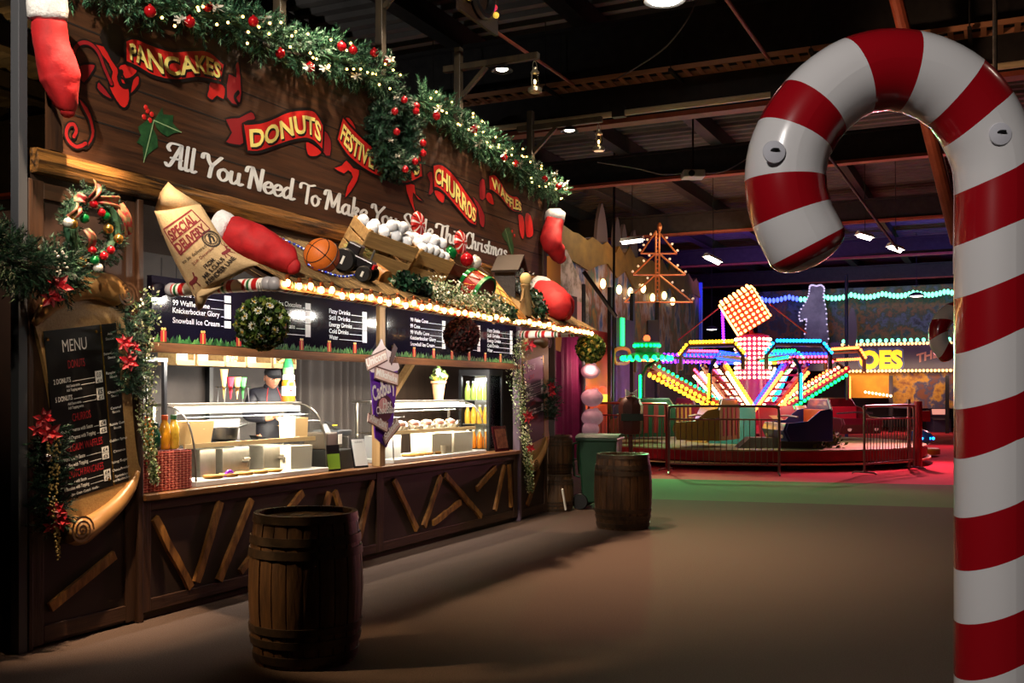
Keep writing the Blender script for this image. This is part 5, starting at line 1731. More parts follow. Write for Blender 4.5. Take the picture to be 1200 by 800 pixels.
for (px, py, lab) in ((487, 263, 'red and white striped bow above the fuller snowball crate'), (537, 284, 'red and white striped bow on the crate beside the drum')):
    c = ps(px, py, -0.42)
    mb = MB()
    tb = thing('ribbon_bow', lab, 'bow', c, FS)
    for k in range(7):
        a = 2 * PI * k / 7 + 0.3
        d = Vector((math.cos(a), 0, math.sin(a))); e = Vector((-math.sin(a), 0, math.cos(a)))
        lp = []
        for i in range(11):
            q = i / 10; rr = 0.13 * math.sin(q * PI) ** 0.75
            lp.append((d * rr + Vector((0, -0.035 * math.cos(q * PI) - 0.03, 0)), 0.02 + 0.03 * math.sin(q * PI)))
        for m_, s0, s1, lift in ((P_red, -1, 1, 0), (M_card2, -0.25, 0.25, 0.003)):
            mb = MB(); V = []
            for i, (q, ww) in enumerate(lp):
                nn = Vector((0, -1, 0)) if i < 5 else Vector((0, 1, 0))
                V += [q + e * ww * s0 + nn * lift, q + e * ww * s1 + nn * lift]
            mb.add(V, [(2 * i, 2 * i + 1, 2 * i + 3, 2 * i + 2) for i in range(10)])
            if m_ is P_red: lo = part('loop', mb, m_, tb, smooth='all')
            else: part('white_stripe', mb, m_, lo, smooth='all')
    mb = MB(); mb.ball((0, -0.05, 0), 0.03, 10, 8); part('knot', mb, P_red, tb, smooth=True)
# drum
a, b = pth(548, 332, 0.18), pth(566, 342, 0.18)
t = thing('toy_drum', 'toy drum with red and green rim lying on the thatch above the waffle cone', 'drum', a, FS, basis(a, b))
r_ = 0.17
mb = MB(); mb.lathe([(r_ * 0.97, 0), (r_ * 0.97, 0.22)], 28, ry(PI / 2)); part('shell', mb, mat('drum_red', (150, 22, 32), 0.35), t, smooth=30)
for x, m_ in ((-0.005, M_gball), (0.2, mat('drum_green', (20, 120, 60), 0.35))):
    mb = MB(); mb.lathe([(r_ * 0.9, x), (r_ * 1.05, x), (r_ * 1.05, x + 0.045), (r_ * 0.9, x + 0.045)], 28, ry(PI / 2), caps=False); part('rim', mb, m_, t, smooth=30)
mb = MB()
for k in range(12):
    a0 = 2 * PI * k / 12; a1 = a0 + PI / 12
    mb.tube([(0.03, r_ * math.cos(a0), r_ * math.sin(a0)), (0.2, r_ * math.cos(a1), r_ * math.sin(a1)), (0.03, r_ * math.cos(a0 + PI / 6), r_ * math.sin(a0 + PI / 6))], 0.005, 5)
part('gold_cord', mb, M_gold, t)
mb = MB(); mb.lathe([(0.001, 0.236), (r_ * 0.92, 0.236)], 28, ry(PI / 2), caps=False); part('drum_head', mb, mat('drum_skin', (110, 20, 30), 0.5), t)
# waffle cone
a, b = pth(568, 338, 0.13), pth(616, 374, 0.03)
t = thing('waffle_cone', 'giant yellow waffle cone lying on the thatch pointing down right', 'cone', a, FS, basis(a, b))
L = (b - a).length
mb = MB(); mb.lathe([(0.145, 0), (0.15, 0.02), (0.01, L)], 28, ry(PI / 2)); part('cone', mb, mat('waffle', (222, 178, 84), 0.6, c2=(200, 150, 60), scale=20), t, smooth=30)
mb = MB()
for k in range(9):
    for s in (-1, 1):
        P = []
        for i in range(25):
            q = i / 24; rr = 0.15 - 0.14 * q + 0.003; th = 2 * PI * k / 9 + s * q * 2.6
            P.append((L * q, rr * math.cos(th), rr * math.sin(th)))
        mb.tube(P, 0.006, 5)
part('waffle_ridges', mb, mat('waffle_ridge', (150, 100, 36), 0.6), t)
# paper tube, log, toy quad bike
a, b = pth(500, 343, 0.05), pth(516, 330, 0.05)
mb = MB(); n_ = 20; rr = 0.055; X = (b - a)
mb.lathe([(rr * 0.86, 0), (rr, 0), (rr, X.length), (rr * 0.86, X.length), (rr * 0.86, 0)], 20, Matrix.Translation(a) @ X.to_track_quat('Z', 'Y').to_matrix().to_4x4(), caps=False)
solo('paper_tube', mb, mat('grey_tube', (168, 156, 140), 0.6, c2=(140, 130, 116), scale=60, stretch=(1, 1, 1)), 'short grey ribbed tube on the thatch left of the white flowers', 'tube', FS, smooth=30)
a, b = pth(438, 316, 0.06), pth(452, 326, 0.05)
mb = MB(); mb.tube([a, b], 0.075, 16); solo('log', mb, W_slat, 'short brown log on the thatch below the left snowball crate', 'log', FS, smooth=30)
p0 = pth(413, 322, 0.0)
t = thing('toy_tractor', 'black toy tractor on the thatch right of the basketball', 'toy', p0, FS, basis(pth(402, 316), pth(430, 330)))
mb = MB(); mb.box((0, 0, 0.14), (0.3, 0.13, 0.09)); mb.box((-0.07, 0, 0.22), (0.13, 0.12, 0.1)); part('body', mb, mat('toy_black', (22, 20, 24), 0.3), t, bevel=0.012)
mb = MB(); mb.tube([(0.09, 0.03, 0.18), (0.09, 0.03, 0.28)], 0.01, 8); part('exhaust', mb, M_galv, t)
for x, r_ in ((-0.09, 0.105), (0.12, 0.07)):
    for s in (-1, 1):
        mb = MB(); mb.lathe([(r_ * 0.55, -0.035), (r_ * 0.9, -0.035), (r_, -0.02), (r_, 0.02), (r_ * 0.9, 0.035), (r_ * 0.55, 0.035)], 24, Matrix.Translation((x, s * 0.11, r_)) @ rx(PI / 2)); wh = part('wheel', mb, M_black, t, smooth=35)
        mb = MB(); mb.box((x, s * 0.148, r_), (0.02, 0.008, r_ * 0.7)); part('hub_mark', mb, M_white, wh)
mb = MB(); mb.box((0.16, 0, 0.15), (0.02, 0.1, 0.04)); part('red_light', mb, mat('toy_red', (190, 20, 30), 0.3), t)
# straw wisp, beads, foliage
rnd = random.Random(62)
f = path_fn([tz(2.12, -0.42, 0.14), tz(2.16, -0.5, 0.18), tz(2.26, -0.58, 0.16)])
mb = MB()
for i in range(240):
    p, tg = f(rnd.random()); p = p + rdir() * 0.035; d = (tg + rdir() * 0.6).normalized() * rnd.uniform(0.06, 0.12); s = d.orthogonal().normalized() * 0.003
    mb.add([p - s, p + s, p + d], [(0, 1, 2)])
solo('straw_wisp', mb, mat('green_straw', (120, 130, 60), 0.7, island=[(160, 150, 84), (84, 104, 44)]), 'wisp of green yellow straw between the basketball and the crate', 'straw', FS, kind=None)
t = thing('bead_string', 'string of blue and silver beads lying on the thatch by the basketball', 'beads', pth(350, 302, 0.03), FS)
f = path_fn([pth(300, 267, 0.03), pth(322, 276, 0.03), pth(345, 286, 0.03), pth(358, 293, 0.03)]); g = path_fn([pth(362, 310, 0.03), pth(385, 320, 0.03), pth(402, 324, 0.03), pth(416, 322, 0.03)])
B0 = FRAME[t.name]
mb = MB(); mb.ball((0, 0, 0), 0.013, 8, 6)
spread_parts('blue_bead', mb, mat('blue_bead', (30, 50, 170), 0.2, 0.3), t, [h(i / 21)[0] - B0 for h in (f, g) for i in range(0, 22, 2)])
mb = MB(); mb.ball((0, 0, 0), 0.012, 8, 6)
spread_parts('silver_bead', mb, mat('silver_bead', (200, 200, 204), 0.2, 0.8), t, [h(i / 21)[0] - B0 for h in (f, g) for i in range(1, 22, 2)])
f = path_fn([pth(508, 340, 0.09), pth(525, 346, 0.1), pth(550, 352, 0.1), pth(572, 358, 0.08), pth(584, 362, 0.06)])
t = thing('flower_bush', 'spray of small white flowers and pale leaves lying on the thatch', 'flowers', f(0.5)[0], FS)
part('leaves', leaves_mesh(f, 900, 0.15, 0.02), mat('pale_leaves', (120, 144, 104), 0.6, island=[(90, 120, 80), (150, 166, 130), (66, 96, 62)]), t, rel=True)
part('white_flowers', leaves_mesh(f, 900, 0.17, 0.015), mat('white_petal', (236, 234, 214), 0.6, island=[(214, 210, 180), (244, 240, 226)]), t, rel=True, kind='stuff')
for lab, pts, n_, r_ in (('dark green leafy sprig on the thatch below the snowball crates', [pth(466, 328, 0.08), pth(482, 332, 0.1), pth(498, 338, 0.08)], 420, 0.1), ('dark green leafy sprig at the foot of the waffle cone', [pth(580, 356, 0.06), pth(594, 364, 0.05), pth(602, 370, 0.05)], 220, 0.07),
                        ('dark green bush behind the straw doll on the thatch', [pth(622, 344, 0.12), pth(630, 356, 0.14), pth(632, 366, 0.08)], 420, 0.12)):
    f = path_fn(pts)
    solo('leafy_sprig', leaves_mesh(f, n_, r_, 0.04), mat('dark_leaves', (26, 60, 40), 0.35, island=[(16, 44, 30), (40, 84, 56), (12, 30, 22)]), lab, 'greenery', FS)
# toy stable with snowy foliage, straw doll
p0 = ps(597, 346, -0.35)
t = thing('toy_stable', 'small dark wooden stable with a sloping roof on the thatch below the slogan end', 'toy', p0, FS, rz(0.25))
mb = MB(); mb.box((-0.28, 0, 0.12), (0.03, 0.26, 0.4)); mb.box((0.28, 0, 0.12), (0.03, 0.26, 0.4)); mb.box((0, 0.12, 0.12), (0.58, 0.02, 0.4)); part('walls', mb, W_dark, t)
for s in (-1, 1):
    mb = MB(); mb.beam((s * 0.4, -0.02, 0.26), (0, -0.02, 0.5), 0.34, 0.03, (0, 0, 1)); part('roof', mb, mat('roof_dark', (34, 24, 18), 0.8), t)
mb = MB(); mb.box((0.1, -0.14, 0.12), (0.03, 0.03, 0.4)); part('pillar', mb, W_rail, t)
f = path_fn([Vector((-0.2, -0.16, 0.16)), Vector((0, -0.17, 0.18)), Vector((0.2, -0.16, 0.2))])
part('snowy_sprigs', pine_mesh(f, 0.1, 60, 0.12, 18, 0.04), mat('snowy_sprig', (170, 184, 180), 0.6, island=[(210, 220, 218), (110, 140, 120)]), t)
p0 = pth(616, 372, 0.0)
t = thing('straw_doll', 'small straw doll standing on the thatch by the stable', 'doll', p0, FS)
mb = MB(); mb.lathe([(0.035, 0), (0.075, 0.02), (0.06, 0.2), (0.045, 0.3), (0.06, 0.36), (0.035, 0.4)], 14); part('body', mb, M_straw, t, smooth=True)
mb = MB(); mb.ball((0, 0, 0.43), 0.065, 14, 10, (1, 1, 1.15)); part('head', mb, mat('straw_head', (206, 180, 120), 0.7), t, smooth=True)
mb = MB(); mb.tube([(-0.05, 0, 0.32), (-0.13, -0.02, 0.2), (-0.2, -0.03, 0.16)], 0.014, 6); mb.tube([(0.05, 0, 0.32), (0.1, -0.02, 0.2), (0.1, -0.06, 0.12)], 0.014, 6); part('arms', mb, M_straw, t, smooth=True)

# ================================================================== MENU SCROLLS
rnd = random.Random(71)
M_parch = mat('parchment', (176, 138, 84), 0.6, c2=(150, 112, 64), scale=70, bump=0.15)
M_roll = mat('scroll_roll', (178, 132, 78), 0.35, c2=(140, 98, 54), scale=5)
M_mblk = mat('menu_black', (20, 18, 18), 0.35)
M_mred = mat('menu_red', (170, 34, 40), 0.5)
M_mwht = mat('menu_text_white', (226, 222, 216), 0.5)


def quadmap(A, B, C, D, d):
    """A top-left, B top-right, C bottom-right, D bottom-left; (x right 0..1, y down 0..1)"""
    def f(x, y, dd=0.0):
        p = A.lerp(B, x).lerp(D.lerp(C, x), y)
        return Vector((p.x, d - dd, p.z))
    return f


def menu_scroll(label, outline, quad, rollT, rollB, lines, side, divx, loc):
    t = thing('menu_scroll', label, 'menu board', loc, FS)
    O2 = smooth_pts([Vector((ps(x, y, -0.03).x, ps(x, y, -0.03).z)) for x, y in outline], 4, True)
    mb = MB(); mb.prism([(p.x, p.y) for p in O2], -0.055, -0.024, lambda x, y, z: Vector((x, z, y))); part('parchment', mb, M_parch, t, rel=True)
    for nm, pts, rs in (('top_roll', rollT[0], rollT[1]), ('bottom_roll', rollB[0], rollB[1])):
        P = smooth_pts([ps(x, y, -0.07) for x, y in pts], 8); k = (len(P) - 1)
        R_ = [rs[0] + (rs[1] - rs[0]) * math.sin(PI * i / k) ** 0.8 if len(rs) == 2 else rs[min(len(rs) - 1, int(i / k * len(rs)))] for i in range(k + 1)]
        if len(rs) > 2:
            R_ = []
            for i in range(k + 1):
                q = i / k * (len(rs) - 1); j = min(int(q), len(rs) - 2); R_.append(rs[j] + (rs[j + 1] - rs[j]) * (q - j))
        mb = MB(); mb.tube(P, R_, 16); ro = part(nm, mb, M_roll, t, rel=True, smooth='all')
        # curl at the thick end
        e = P[0] if nm == 'bottom_roll' else P[-1]; rr = R_[0] if nm == 'bottom_roll' else R_[-1]
        sp_ = [(e.x + rr * (1 - i / 46) * math.cos(i * 0.42), e.z + rr * (1 - i / 46) * math.sin(i * 0.42)) for i in range(44)]
        mb = MB(); stroke(mb, sp_, 0.008, 0.008, lambda x, y: Vector((x, e.y - rr - 0.004, y)), k=1); part('spiral', mb, mat('spiral_brown', (70, 44, 24), 0.6), ro, rel=True)
    Qf = quadmap(*[ps(x, y, -0.06) for x, y in quad], -0.06)
    mb = MB(); c = [Qf(0, 0), Qf(1, 0), Qf(1, 1), Qf(0, 1)]
    mb.add(c + [p + Vector((0, 0.012, 0)) for p in c], [(0, 1, 2, 3), (0, 4, 5, 1), (1, 5, 6, 2), (2, 6, 7, 3), (3, 7, 4, 0)])
    bd = part('black_board', mb, M_mblk, t, rel=True)
    mb = MB(); p = [Qf(divx, 0, .002), Qf(divx + 0.02, 0, .002), Qf(divx + 0.02, 1, .002), Qf(divx, 1, .002)]; mb.add(p, [(0, 1, 2, 3)]); part('gold_divider', mb, M_gold, t, rel=True)
    tx = {'w': MB(), 'r': MB()}; prs = []; ink = MB(); ln = MB()
    fn = lambda x, y: Qf(x, 1 - y, 0.003)
    for (y, s, x, h, c_, price) in lines:
        if x < 0:
            hw_ = len(s) * h * (0.55 if s == 'MENU' else 0.38); put_text(tx[c_], s, fn, -x - hw_, -x + hw_, 1 - y, h, 0.0)
        else:
            xe = min(x + len(s) * h * (0.95 if len(s) < 10 else 0.72), divx - 0.16); put_text(tx[c_], s, fn, x, xe, 1 - y, h, 0.015)
            if price:
                prs.append(MB().add([Qf(divx - 0.13, y - h * 1.25, .003), Qf(divx - 0.03, y - h * 1.25, .003), Qf(divx - 0.03, y + 0.35 * h, .003), Qf(divx - 0.13, y + 0.35 * h, .003)], [(0, 1, 2, 3)]))
                put_text(ink, price, lambda x, y: Qf(x, 1 - y, 0.0045), divx - 0.115, divx - 0.045, 1 - y, h * 0.95, 0.02)
                ln.add([Qf(xe + 0.02, y - 0.003, .003), Qf(divx - 0.14, y - 0.003, .003), Qf(divx - 0.14, y, .003), Qf(xe + 0.02, y, .003)], [(0, 1, 2, 3)])
    for (y, s) in side:
        xm = (divx + 0.02 + 1) / 2; wd = min(0.26, len(s) * 0.022)
        put_text(tx['w'], s, fn, xm - wd / 2, xm + wd / 2, 1 - y, 0.016, 0.005)
    part('white_lettering', tx['w'], M_mwht, bd, rel=True); part('red_lettering', tx['r'], M_mred, bd, rel=True)
    [part('price_box', b_, M_mwht, bd, rel=True) for b_ in prs]; part('price_figures', ink, M_mblk, bd, rel=True); part('dotted_line', ln, M_mwht, bd, rel=True)
    mb = MB()
    for (x, y) in ((0.04, 0.05), (divx - 0.06, 0.04), (divx - 0.06, 0.955)):
        mb.ball(Qf(x, y, 0.002), 0.012, 10, 6, (1, 0.5, 1))
    part('brass_screw', mb, M_gold, bd, rel=True)
    return t


LN = [(0.135, 'MENU', -0.385, 0.075, 'w', None), (0.235, 'DONUTS', -0.385, 0.05, 'r', None),
      (0.315, '2 DONUTS', 0.06, 0.03, 'w', '£3.50'), (0.345, 'Add Sauce extra', 0.22, 0.017, 'w', '£1'), (0.37, 'Add Topping extra', 0.22, 0.017, 'w', None),
      (0.42, '5 DONUTS', 0.06, 0.03, 'w', '£5'), (0.45, 'Add Sauce extra', 0.22, 0.017, 'w', '£1'), (0.475, 'Add Topping extra', 0.22, 0.017, 'w', None),
      (0.55, 'CHURROS', -0.39, 0.048, 'r', None), (0.61, 'Portion of Churros with Sauce', 0.05, 0.023, 'w', '£4'), (0.655, 'Portion of Churros with Topping', 0.05, 0.023, 'w', '£5'),
      (0.725, 'BELGIUM WAFFLES', -0.39, 0.046, 'r', None), (0.775, 'Waffles with Sauce', 0.09, 0.023, 'w', '£4'), (0.815, 'Waffles with Topping', 0.09, 0.023, 'w', '£5'),
      (0.88, 'DUTCH PANCAKES', -0.39, 0.046, 'r', None), (0.915, '4 Pancakes with Sauce', 0.06, 0.021, 'w', '£4'), (0.95, '4 Pancakes with Topping', 0.06, 0.021, 'w', '£5'),
      (0.985, '- Jam - Cream - Custard - Nutella -', 0.14, 0.016, 'w', None)]
SD = [(0.07, 'Add'), (0.1, 'Sauces'), (0.19, 'Strawberry'), (0.215, 'Sauce'), (0.31, 'Raspberry'), (0.335, 'Sauce'), (0.43, 'Chocolate'), (0.455, 'Sauce'), (0.53, 'Caramel'), (0.555, 'Sauce'), (0.63, 'Bubble Gum'), (0.655, 'Sauce'), (0.73, 'Golden Syrup'), (0.8, 'Cinnamon'), (0.865, 'Icing Sugar'), (0.915, 'Choco Powder'), (0.955, 'Sprinkles'), (0.98, 'and Marshmallow')]
OUT = [(38, 378), (48, 366), (64, 352), (82, 340), (100, 333), (120, 333), (138, 341), (143, 360), (143, 376), (147, 400), (150, 440), (154, 500), (159, 540), (162, 553), (150, 578), (126, 600), (100, 622), (88, 630), (78, 620), (74, 604), (70, 562), (62, 500), (50, 430), (42, 396)]
menu_scroll('big parchment scroll board reading MENU with black price list, left of the counter', OUT, [(51, 388), (136, 378), (151, 563), (71, 588)],
            ([(40, 380), (52, 364), (68, 350), (88, 339), (108, 335), (126, 338), (138, 346)], [0.02, 0.05, 0.07, 0.085, 0.1, 0.11, 0.095]),
            ([(84, 620), (94, 622), (112, 612), (136, 592), (152, 572), (162, 552)], [0.1, 0.1, 0.075, 0.06, 0.045, 0.015]), LN, SD, 0.76, ps(100, 640, -0.03))
OUT2 = [(611, 408), (616, 398), (624, 392), (634, 393), (640, 400), (641, 430), (641, 470), (641, 500), (642, 515), (638, 530), (630, 545), (624, 549), (620, 543), (618, 520), (615, 470), (611, 430)]
menu_scroll('narrow looking dark menu scroll on the right end panel, catching a green reflection', OUT2, [(613, 424), (637, 416), (638, 512), (618, 522)],
            ([(612, 410), (616, 401), (624, 396), (632, 396), (638, 402)], [0.02, 0.05, 0.07, 0.08, 0.08]),
            ([(622, 545), (626, 546), (632, 538), (638, 526), (642, 512)], [0.08, 0.07, 0.05, 0.04, 0.02]), LN[:12], [], 0.97, ps(626, 549, -0.03))

# ================================================================== THINGS ON THE COUNTER
ZT = 0.97
M_sst = mat('stainless', (150, 144, 136), 0.35, 0.9, c2=(124, 118, 110), scale=5)
M_cl = glass('case_glass', (250, 252, 250), 0.16)
M_wood_edge = mat('shelf_oak', (214, 178, 128), 0.4)


def display_case(u0, u1, label, power):
    t = thing('display_case', label, 'display case', ((u0 + u1) / 2, 0.32, ZT), FS)
    D0_, D1_ = 0.05, 0.6
    mb = MB(); mb.box2((u0, D0_ - 0.02, ZT), (u1, D1_, ZT + 0.045)); part('base_tray', mb, M_white, t, rel=True, bevel=0.006)
    prof = [(D0_, ZT + 0.045), (D0_ + 0.005, ZT + 0.2), (D0_ + 0.03, ZT + 0.38), (D0_ + 0.08, ZT + 0.52), (D0_ + 0.16, ZT + 0.61), (D0_ + 0.26, ZT + 0.655), (D0_ + 0.34, ZT + 0.665)]
    S = smooth_pts([Vector(p) for p in prof], 4)
    mb = MB(); mb.add([(u, p.x, p.y) for p in S for u in (u0 + 0.01, u1 - 0.01)], [(2 * i, 2 * i + 1, 2 * i + 3, 2 * i + 2) for i in range(len(S) - 1)])
    part('curved_glass', mb, M_cl, t, rel=True, smooth='all')
    for u in (u0 + 0.01, u1 - 0.01):
        mb = MB(); mb.add([(u, p.x, p.y) for p in S] + [(u, D1_ - 0.02, ZT + 0.665), (u, D1_ - 0.02, ZT + 0.045)], [tuple(range(len(S) + 2))]); part('end_glass', mb, M_cl, t, rel=True)
        mb = MB(); mb.tube([(u, p.x, p.y) for p in S], 0.008, 6); part('end_trim', mb, M_sst, t, rel=True)
    mb = MB(); mb.box2((u0 + 0.01, D0_ + 0.3, ZT + 0.665), (u1 - 0.01, D1_, ZT + 0.69)); part('top_shelf', mb, M_sst, t, rel=True, bevel=0.004)
    mb = MB(); mb.box2((u0 + 0.02, D0_ + 0.22, ZT + 0.6), (u1 - 0.14, D0_ + 0.24, ZT + 0.655)); part('light_valance', mb, mat('valance_white', (240, 238, 230), 0.4), t, rel=True)
    mb = MB(); mb.box2((u0 + 0.02, D0_ + 0.14, ZT + 0.32), (u1 - 0.02, D1_ - 0.02, ZT + 0.335)); part('middle_shelf', mb, M_cl, t, rel=True)
    mb = MB(); mb.box2((u0 + 0.02, D0_ + 0.125, ZT + 0.31), (u1 - 0.02, D0_ + 0.145, ZT + 0.35)); part('shelf_edge', mb, M_wood_edge, t, rel=True)
    for u in (u0 + 0.04, u1 - 0.06):
        mb = MB(); mb.box2((u, D1_ - 0.05, ZT + 0.045), (u + 0.025, D1_ - 0.025, ZT + 0.665)); part('back_post', mb, M_sst, t, rel=True)
    mb = MB(); mb.tube([(u0 + 0.08, D0_ + 0.3, ZT + 0.648), (u1 - 0.16, D0_ + 0.3, ZT + 0.648)], 0.011, 8); part('light_tube', mb, mat('case_tube', (255, 236, 200), emit=16), t, rel=True)
    lamp('case_light', 'AREA', ((u0 + u1) / 2, D0_ + 0.3, ZT + 0.63), power, (1.0, 0.88, 0.68), FS, ((u0 + u1) / 2, D0_ + 0.3 + 0.42, ZT + 0.07), (u1 - u0) * 0.85, 0.04)
    lamp('case_light', 'AREA', ((u0 + u1) / 2, D0_ + 0.13, ZT + 0.305), power * 0.18, (1.0, 0.84, 0.6), FS, ((u0 + u1) / 2, D0_ + 0.42, ZT + 0.05), (u1 - u0) * 0.9, 0.03)
    return t


display_case(0.66, 2.5, 'curved glass display case nearest the menu scroll, lit inside', 100)
display_case(3.72, 5.95, 'curved glass display case at the right, holding chocolate topped cakes', 110)

M_card = mat('white_card', (244, 236, 220), 0.6)
M_kraft = mat('kraft_card', (216, 174, 118), 0.7)


def open_box(c, w_, d_, h_, m, name, label, cat, taper=0.8, group=None):
    mb = MB(); T = 0.008
    V = []
    for (s, z) in ((taper, 0), (1, h_)):
        for x, y in ((-1, -1), (1, -1), (1, 1), (-1, 1)):
            V.append((x * w_ / 2 * s, y * d_ / 2 * s, z))
    for (s, z) in ((1, h_), (taper, T)):
        for x, y in ((-1, -1), (1, -1), (1, 1), (-1, 1)):
            V.append((x * (w_ / 2 * s - T), y * (d_ / 2 * s - T), z))
    F = [(0, 3, 2, 1)] + [(i, (i + 1) % 4, 4 + (i + 1) % 4, 4 + i) for i in range(4)] + [(4 + i, 4 + (i + 1) % 4, 8 + (i + 1) % 4, 8 + i) for i in range(4)] + [(8 + i, 8 + (i + 1) % 4, 12 + (i + 1) % 4, 12 + i) for i in range(4)] + [(12, 13, 14, 15)]
    mb.add(V, F)
    return solo(name, mb, m, label, cat, FS, group, loc=c)


ZB = ZT + 0.046; ZS = ZT + 0.336
open_box((0.98, 0.36, ZS), 0.3, 0.2, 0.2, M_kraft, 'cardboard_tray', 'open pale card tray on the upper shelf at the left of the first case', 'tray')
mb = MB(); mb.box((0, 0, 0.1), (0.46, 0.02, 0.2)); mb.box((0, 0.05, 0.01), (0.46, 0.12, 0.02)); solo('steel_splash_plate', mb, mat('plate_grey', (92, 90, 96), 0.4, 0.6), 'grey steel splash plate behind the black pan on the upper shelf', 'plate', FS, loc=(1.5, 0.5, ZS))
t = thing('saucepan', 'wide black pan on the upper shelf of the first case', 'pan', (1.4, 0.38, ZS), FS)
mb = MB(); mb.lathe([(0.07, 0), (0.11, 0.03), (0.12, 0.13), (0.113, 0.13), (0.1, 0.03), (0.001, 0.012)], 24); part('pan', mb, M_black, t, smooth=35)
mb = MB(); mb.beam((0.11, 0, 0.11), (0.27, -0.02, 0.15), 0.025, 0.014); part('handle', mb, M_black, t)
for i, (u, w_) in enumerate(((1.08, 0.2), (1.45, 0.36), (1.98, 0.3))):
    t = thing('steel_warmer', ('small steel warmer box at the left end of the first case', 'wide steel warmer box with a chrome tap, middle of the first case', 'steel warmer box with a chrome tap, right of the middle one')[i], 'warmer', (u, 0.42, ZB), FS)
    mb = MB(); mb.box((0, 0, 0.12), (w_, 0.26, 0.24)); part('body', mb, M_sst, t, bevel=0.008)
    if i:
        mb = MB(); mb.tube([(w_ * 0.25, -0.13, 0.11), (w_ * 0.25, -0.2, 0.11)], 0.014, 10); mb.tube([(w_ * 0.25, -0.19, 0.11), (w_ * 0.25, -0.19, 0.06)], 0.012, 10); mb.tube([(w_ * 0.25 - 0.04, -0.17, 0.135), (w_ * 0.25 + 0.04, -0.17, 0.135)], 0.012, 8); part('tap', mb, M_sst, t, smooth=True)
open_box((2.24, 0.3, ZB), 0.34, 0.28, 0.22, M_card, 'cake_box', 'tall white cake box at the right end of the first case, below the shelf', 'box', 0.96)
open_box((2.32, 0.32, ZS), 0.2, 0.2, 0.2, M_kraft, 'cardboard_tray', 'tall kraft card box on the upper shelf at the right end of the first case', 'box', 0.95)
mb = MB(); mb.box((0, 0, 0.11), (0.02, 0.12, 0.22)); mb.box((0.03, 0, 0.01), (0.08, 0.12, 0.02)); solo('card_divider', mb, M_card, 'upright cream card beside the kraft box on the upper shelf', 'card', FS, loc=(2.2, 0.27, ZS))
for i in range(5):
    mb = MB(); mb.lathe([(0.07, 0), (0.09, 0.012), (0.085, 0.026), (0.001, 0.03)], 14); o = solo('flat_pastry', mb, mat('baked_gold', (214, 160, 84), 0.7, c2=(180, 120, 54), scale=40), 'golden pastry lying on the floor of the first case', 'pastry', FS, 'pastries in the first case', loc=(1.0 + 0.2 * i, 0.16, ZB), smooth=30)
t = thing('purple_toy', 'small purple arched toy at the bottom of the first case', 'toy', (1.18, 0.14, ZB), FS)
mb = MB(); mb.tube([(0.05 * math.cos(PI * i / 10), 0, 0.05 * math.sin(PI * i / 10)) for i in range(11)], 0.014, 8); part('arch', mb, mat('purple_gloss', (146, 30, 210), 0.3, emit=0.3), t, smooth=True)
mb = MB(); mb.ball((0.012, 0, 0.022), 0.018, 10, 8); part('white_knob', mb, M_white, t, smooth=True)
# second case
for i in range(6):
    t = thing('chocolate_cake', 'chocolate topped cake in a white paper cup, in the row in the second case', 'cake', (3.96 + 0.3 * i, 0.3, ZS), FS, group='cakes in the second case')
    mb = MB(); n = 24; V = []
    for j in range(n):
        a = 2 * PI * j / n; V.append((0.06 * math.cos(a), 0.06 * math.sin(a), 0))
    for j in range(n):
        a = 2 * PI * j / n; r_ = 0.1 + 0.035 * (j % 2); V.append((r_ * math.cos(a), r_ * math.sin(a), 0.06 + 0.045 * ((j // 2) % 3 == 0)))
    mb.add(V, [(j, (j + 1) % n, n + (j + 1) % n, n + j) for j in range(n)]); part('paper_cup', mb, M_card, t)
    mb = MB(); mb.ball((0, 0, 0.055), 0.082, 16, 10, (1, 1, 0.85)); part('cake', mb, mat('chocolate', (84, 46, 26), 0.4), t, smooth=True)
for i in range(2):
    open_box((5.0 + 0.55 * i, 0.3, ZB), 0.5, 0.3, 0.24, M_card, 'cake_box', ('tall white cake box below the shelf in the second case, left of the pair', 'tall white cake box below the shelf in the second case, right of the pair')[i], 'box', 0.97)
open_box((4.0, 0.36, ZB), 0.36, 0.26, 0.25, mat('grey_card', (190, 188, 190), 0.6), 'cake_box', 'grey white box at the left end of the second case', 'box', 0.98)
mb = MB(); mb.lathe([(0.045, 0), (0.045, 0.1), (0.04, 0.1)], 16); solo('paper_tub', mb, M_card, 'small white tub on the floor of the second case', 'tub', FS, loc=(4.95, 0.1, ZB))
for i in range(4):
    mb = MB(); mb.lathe([(0.07, 0), (0.09, 0.012), (0.085, 0.028), (0.001, 0.032)], 14); solo('flat_pastry', mb, MATS['baked_gold'], 'golden pastry lying on the floor of the second case', 'pastry', FS, 'pastries in the second case', loc=(4.3 + 0.2 * i, 0.2, ZB), smooth=30)

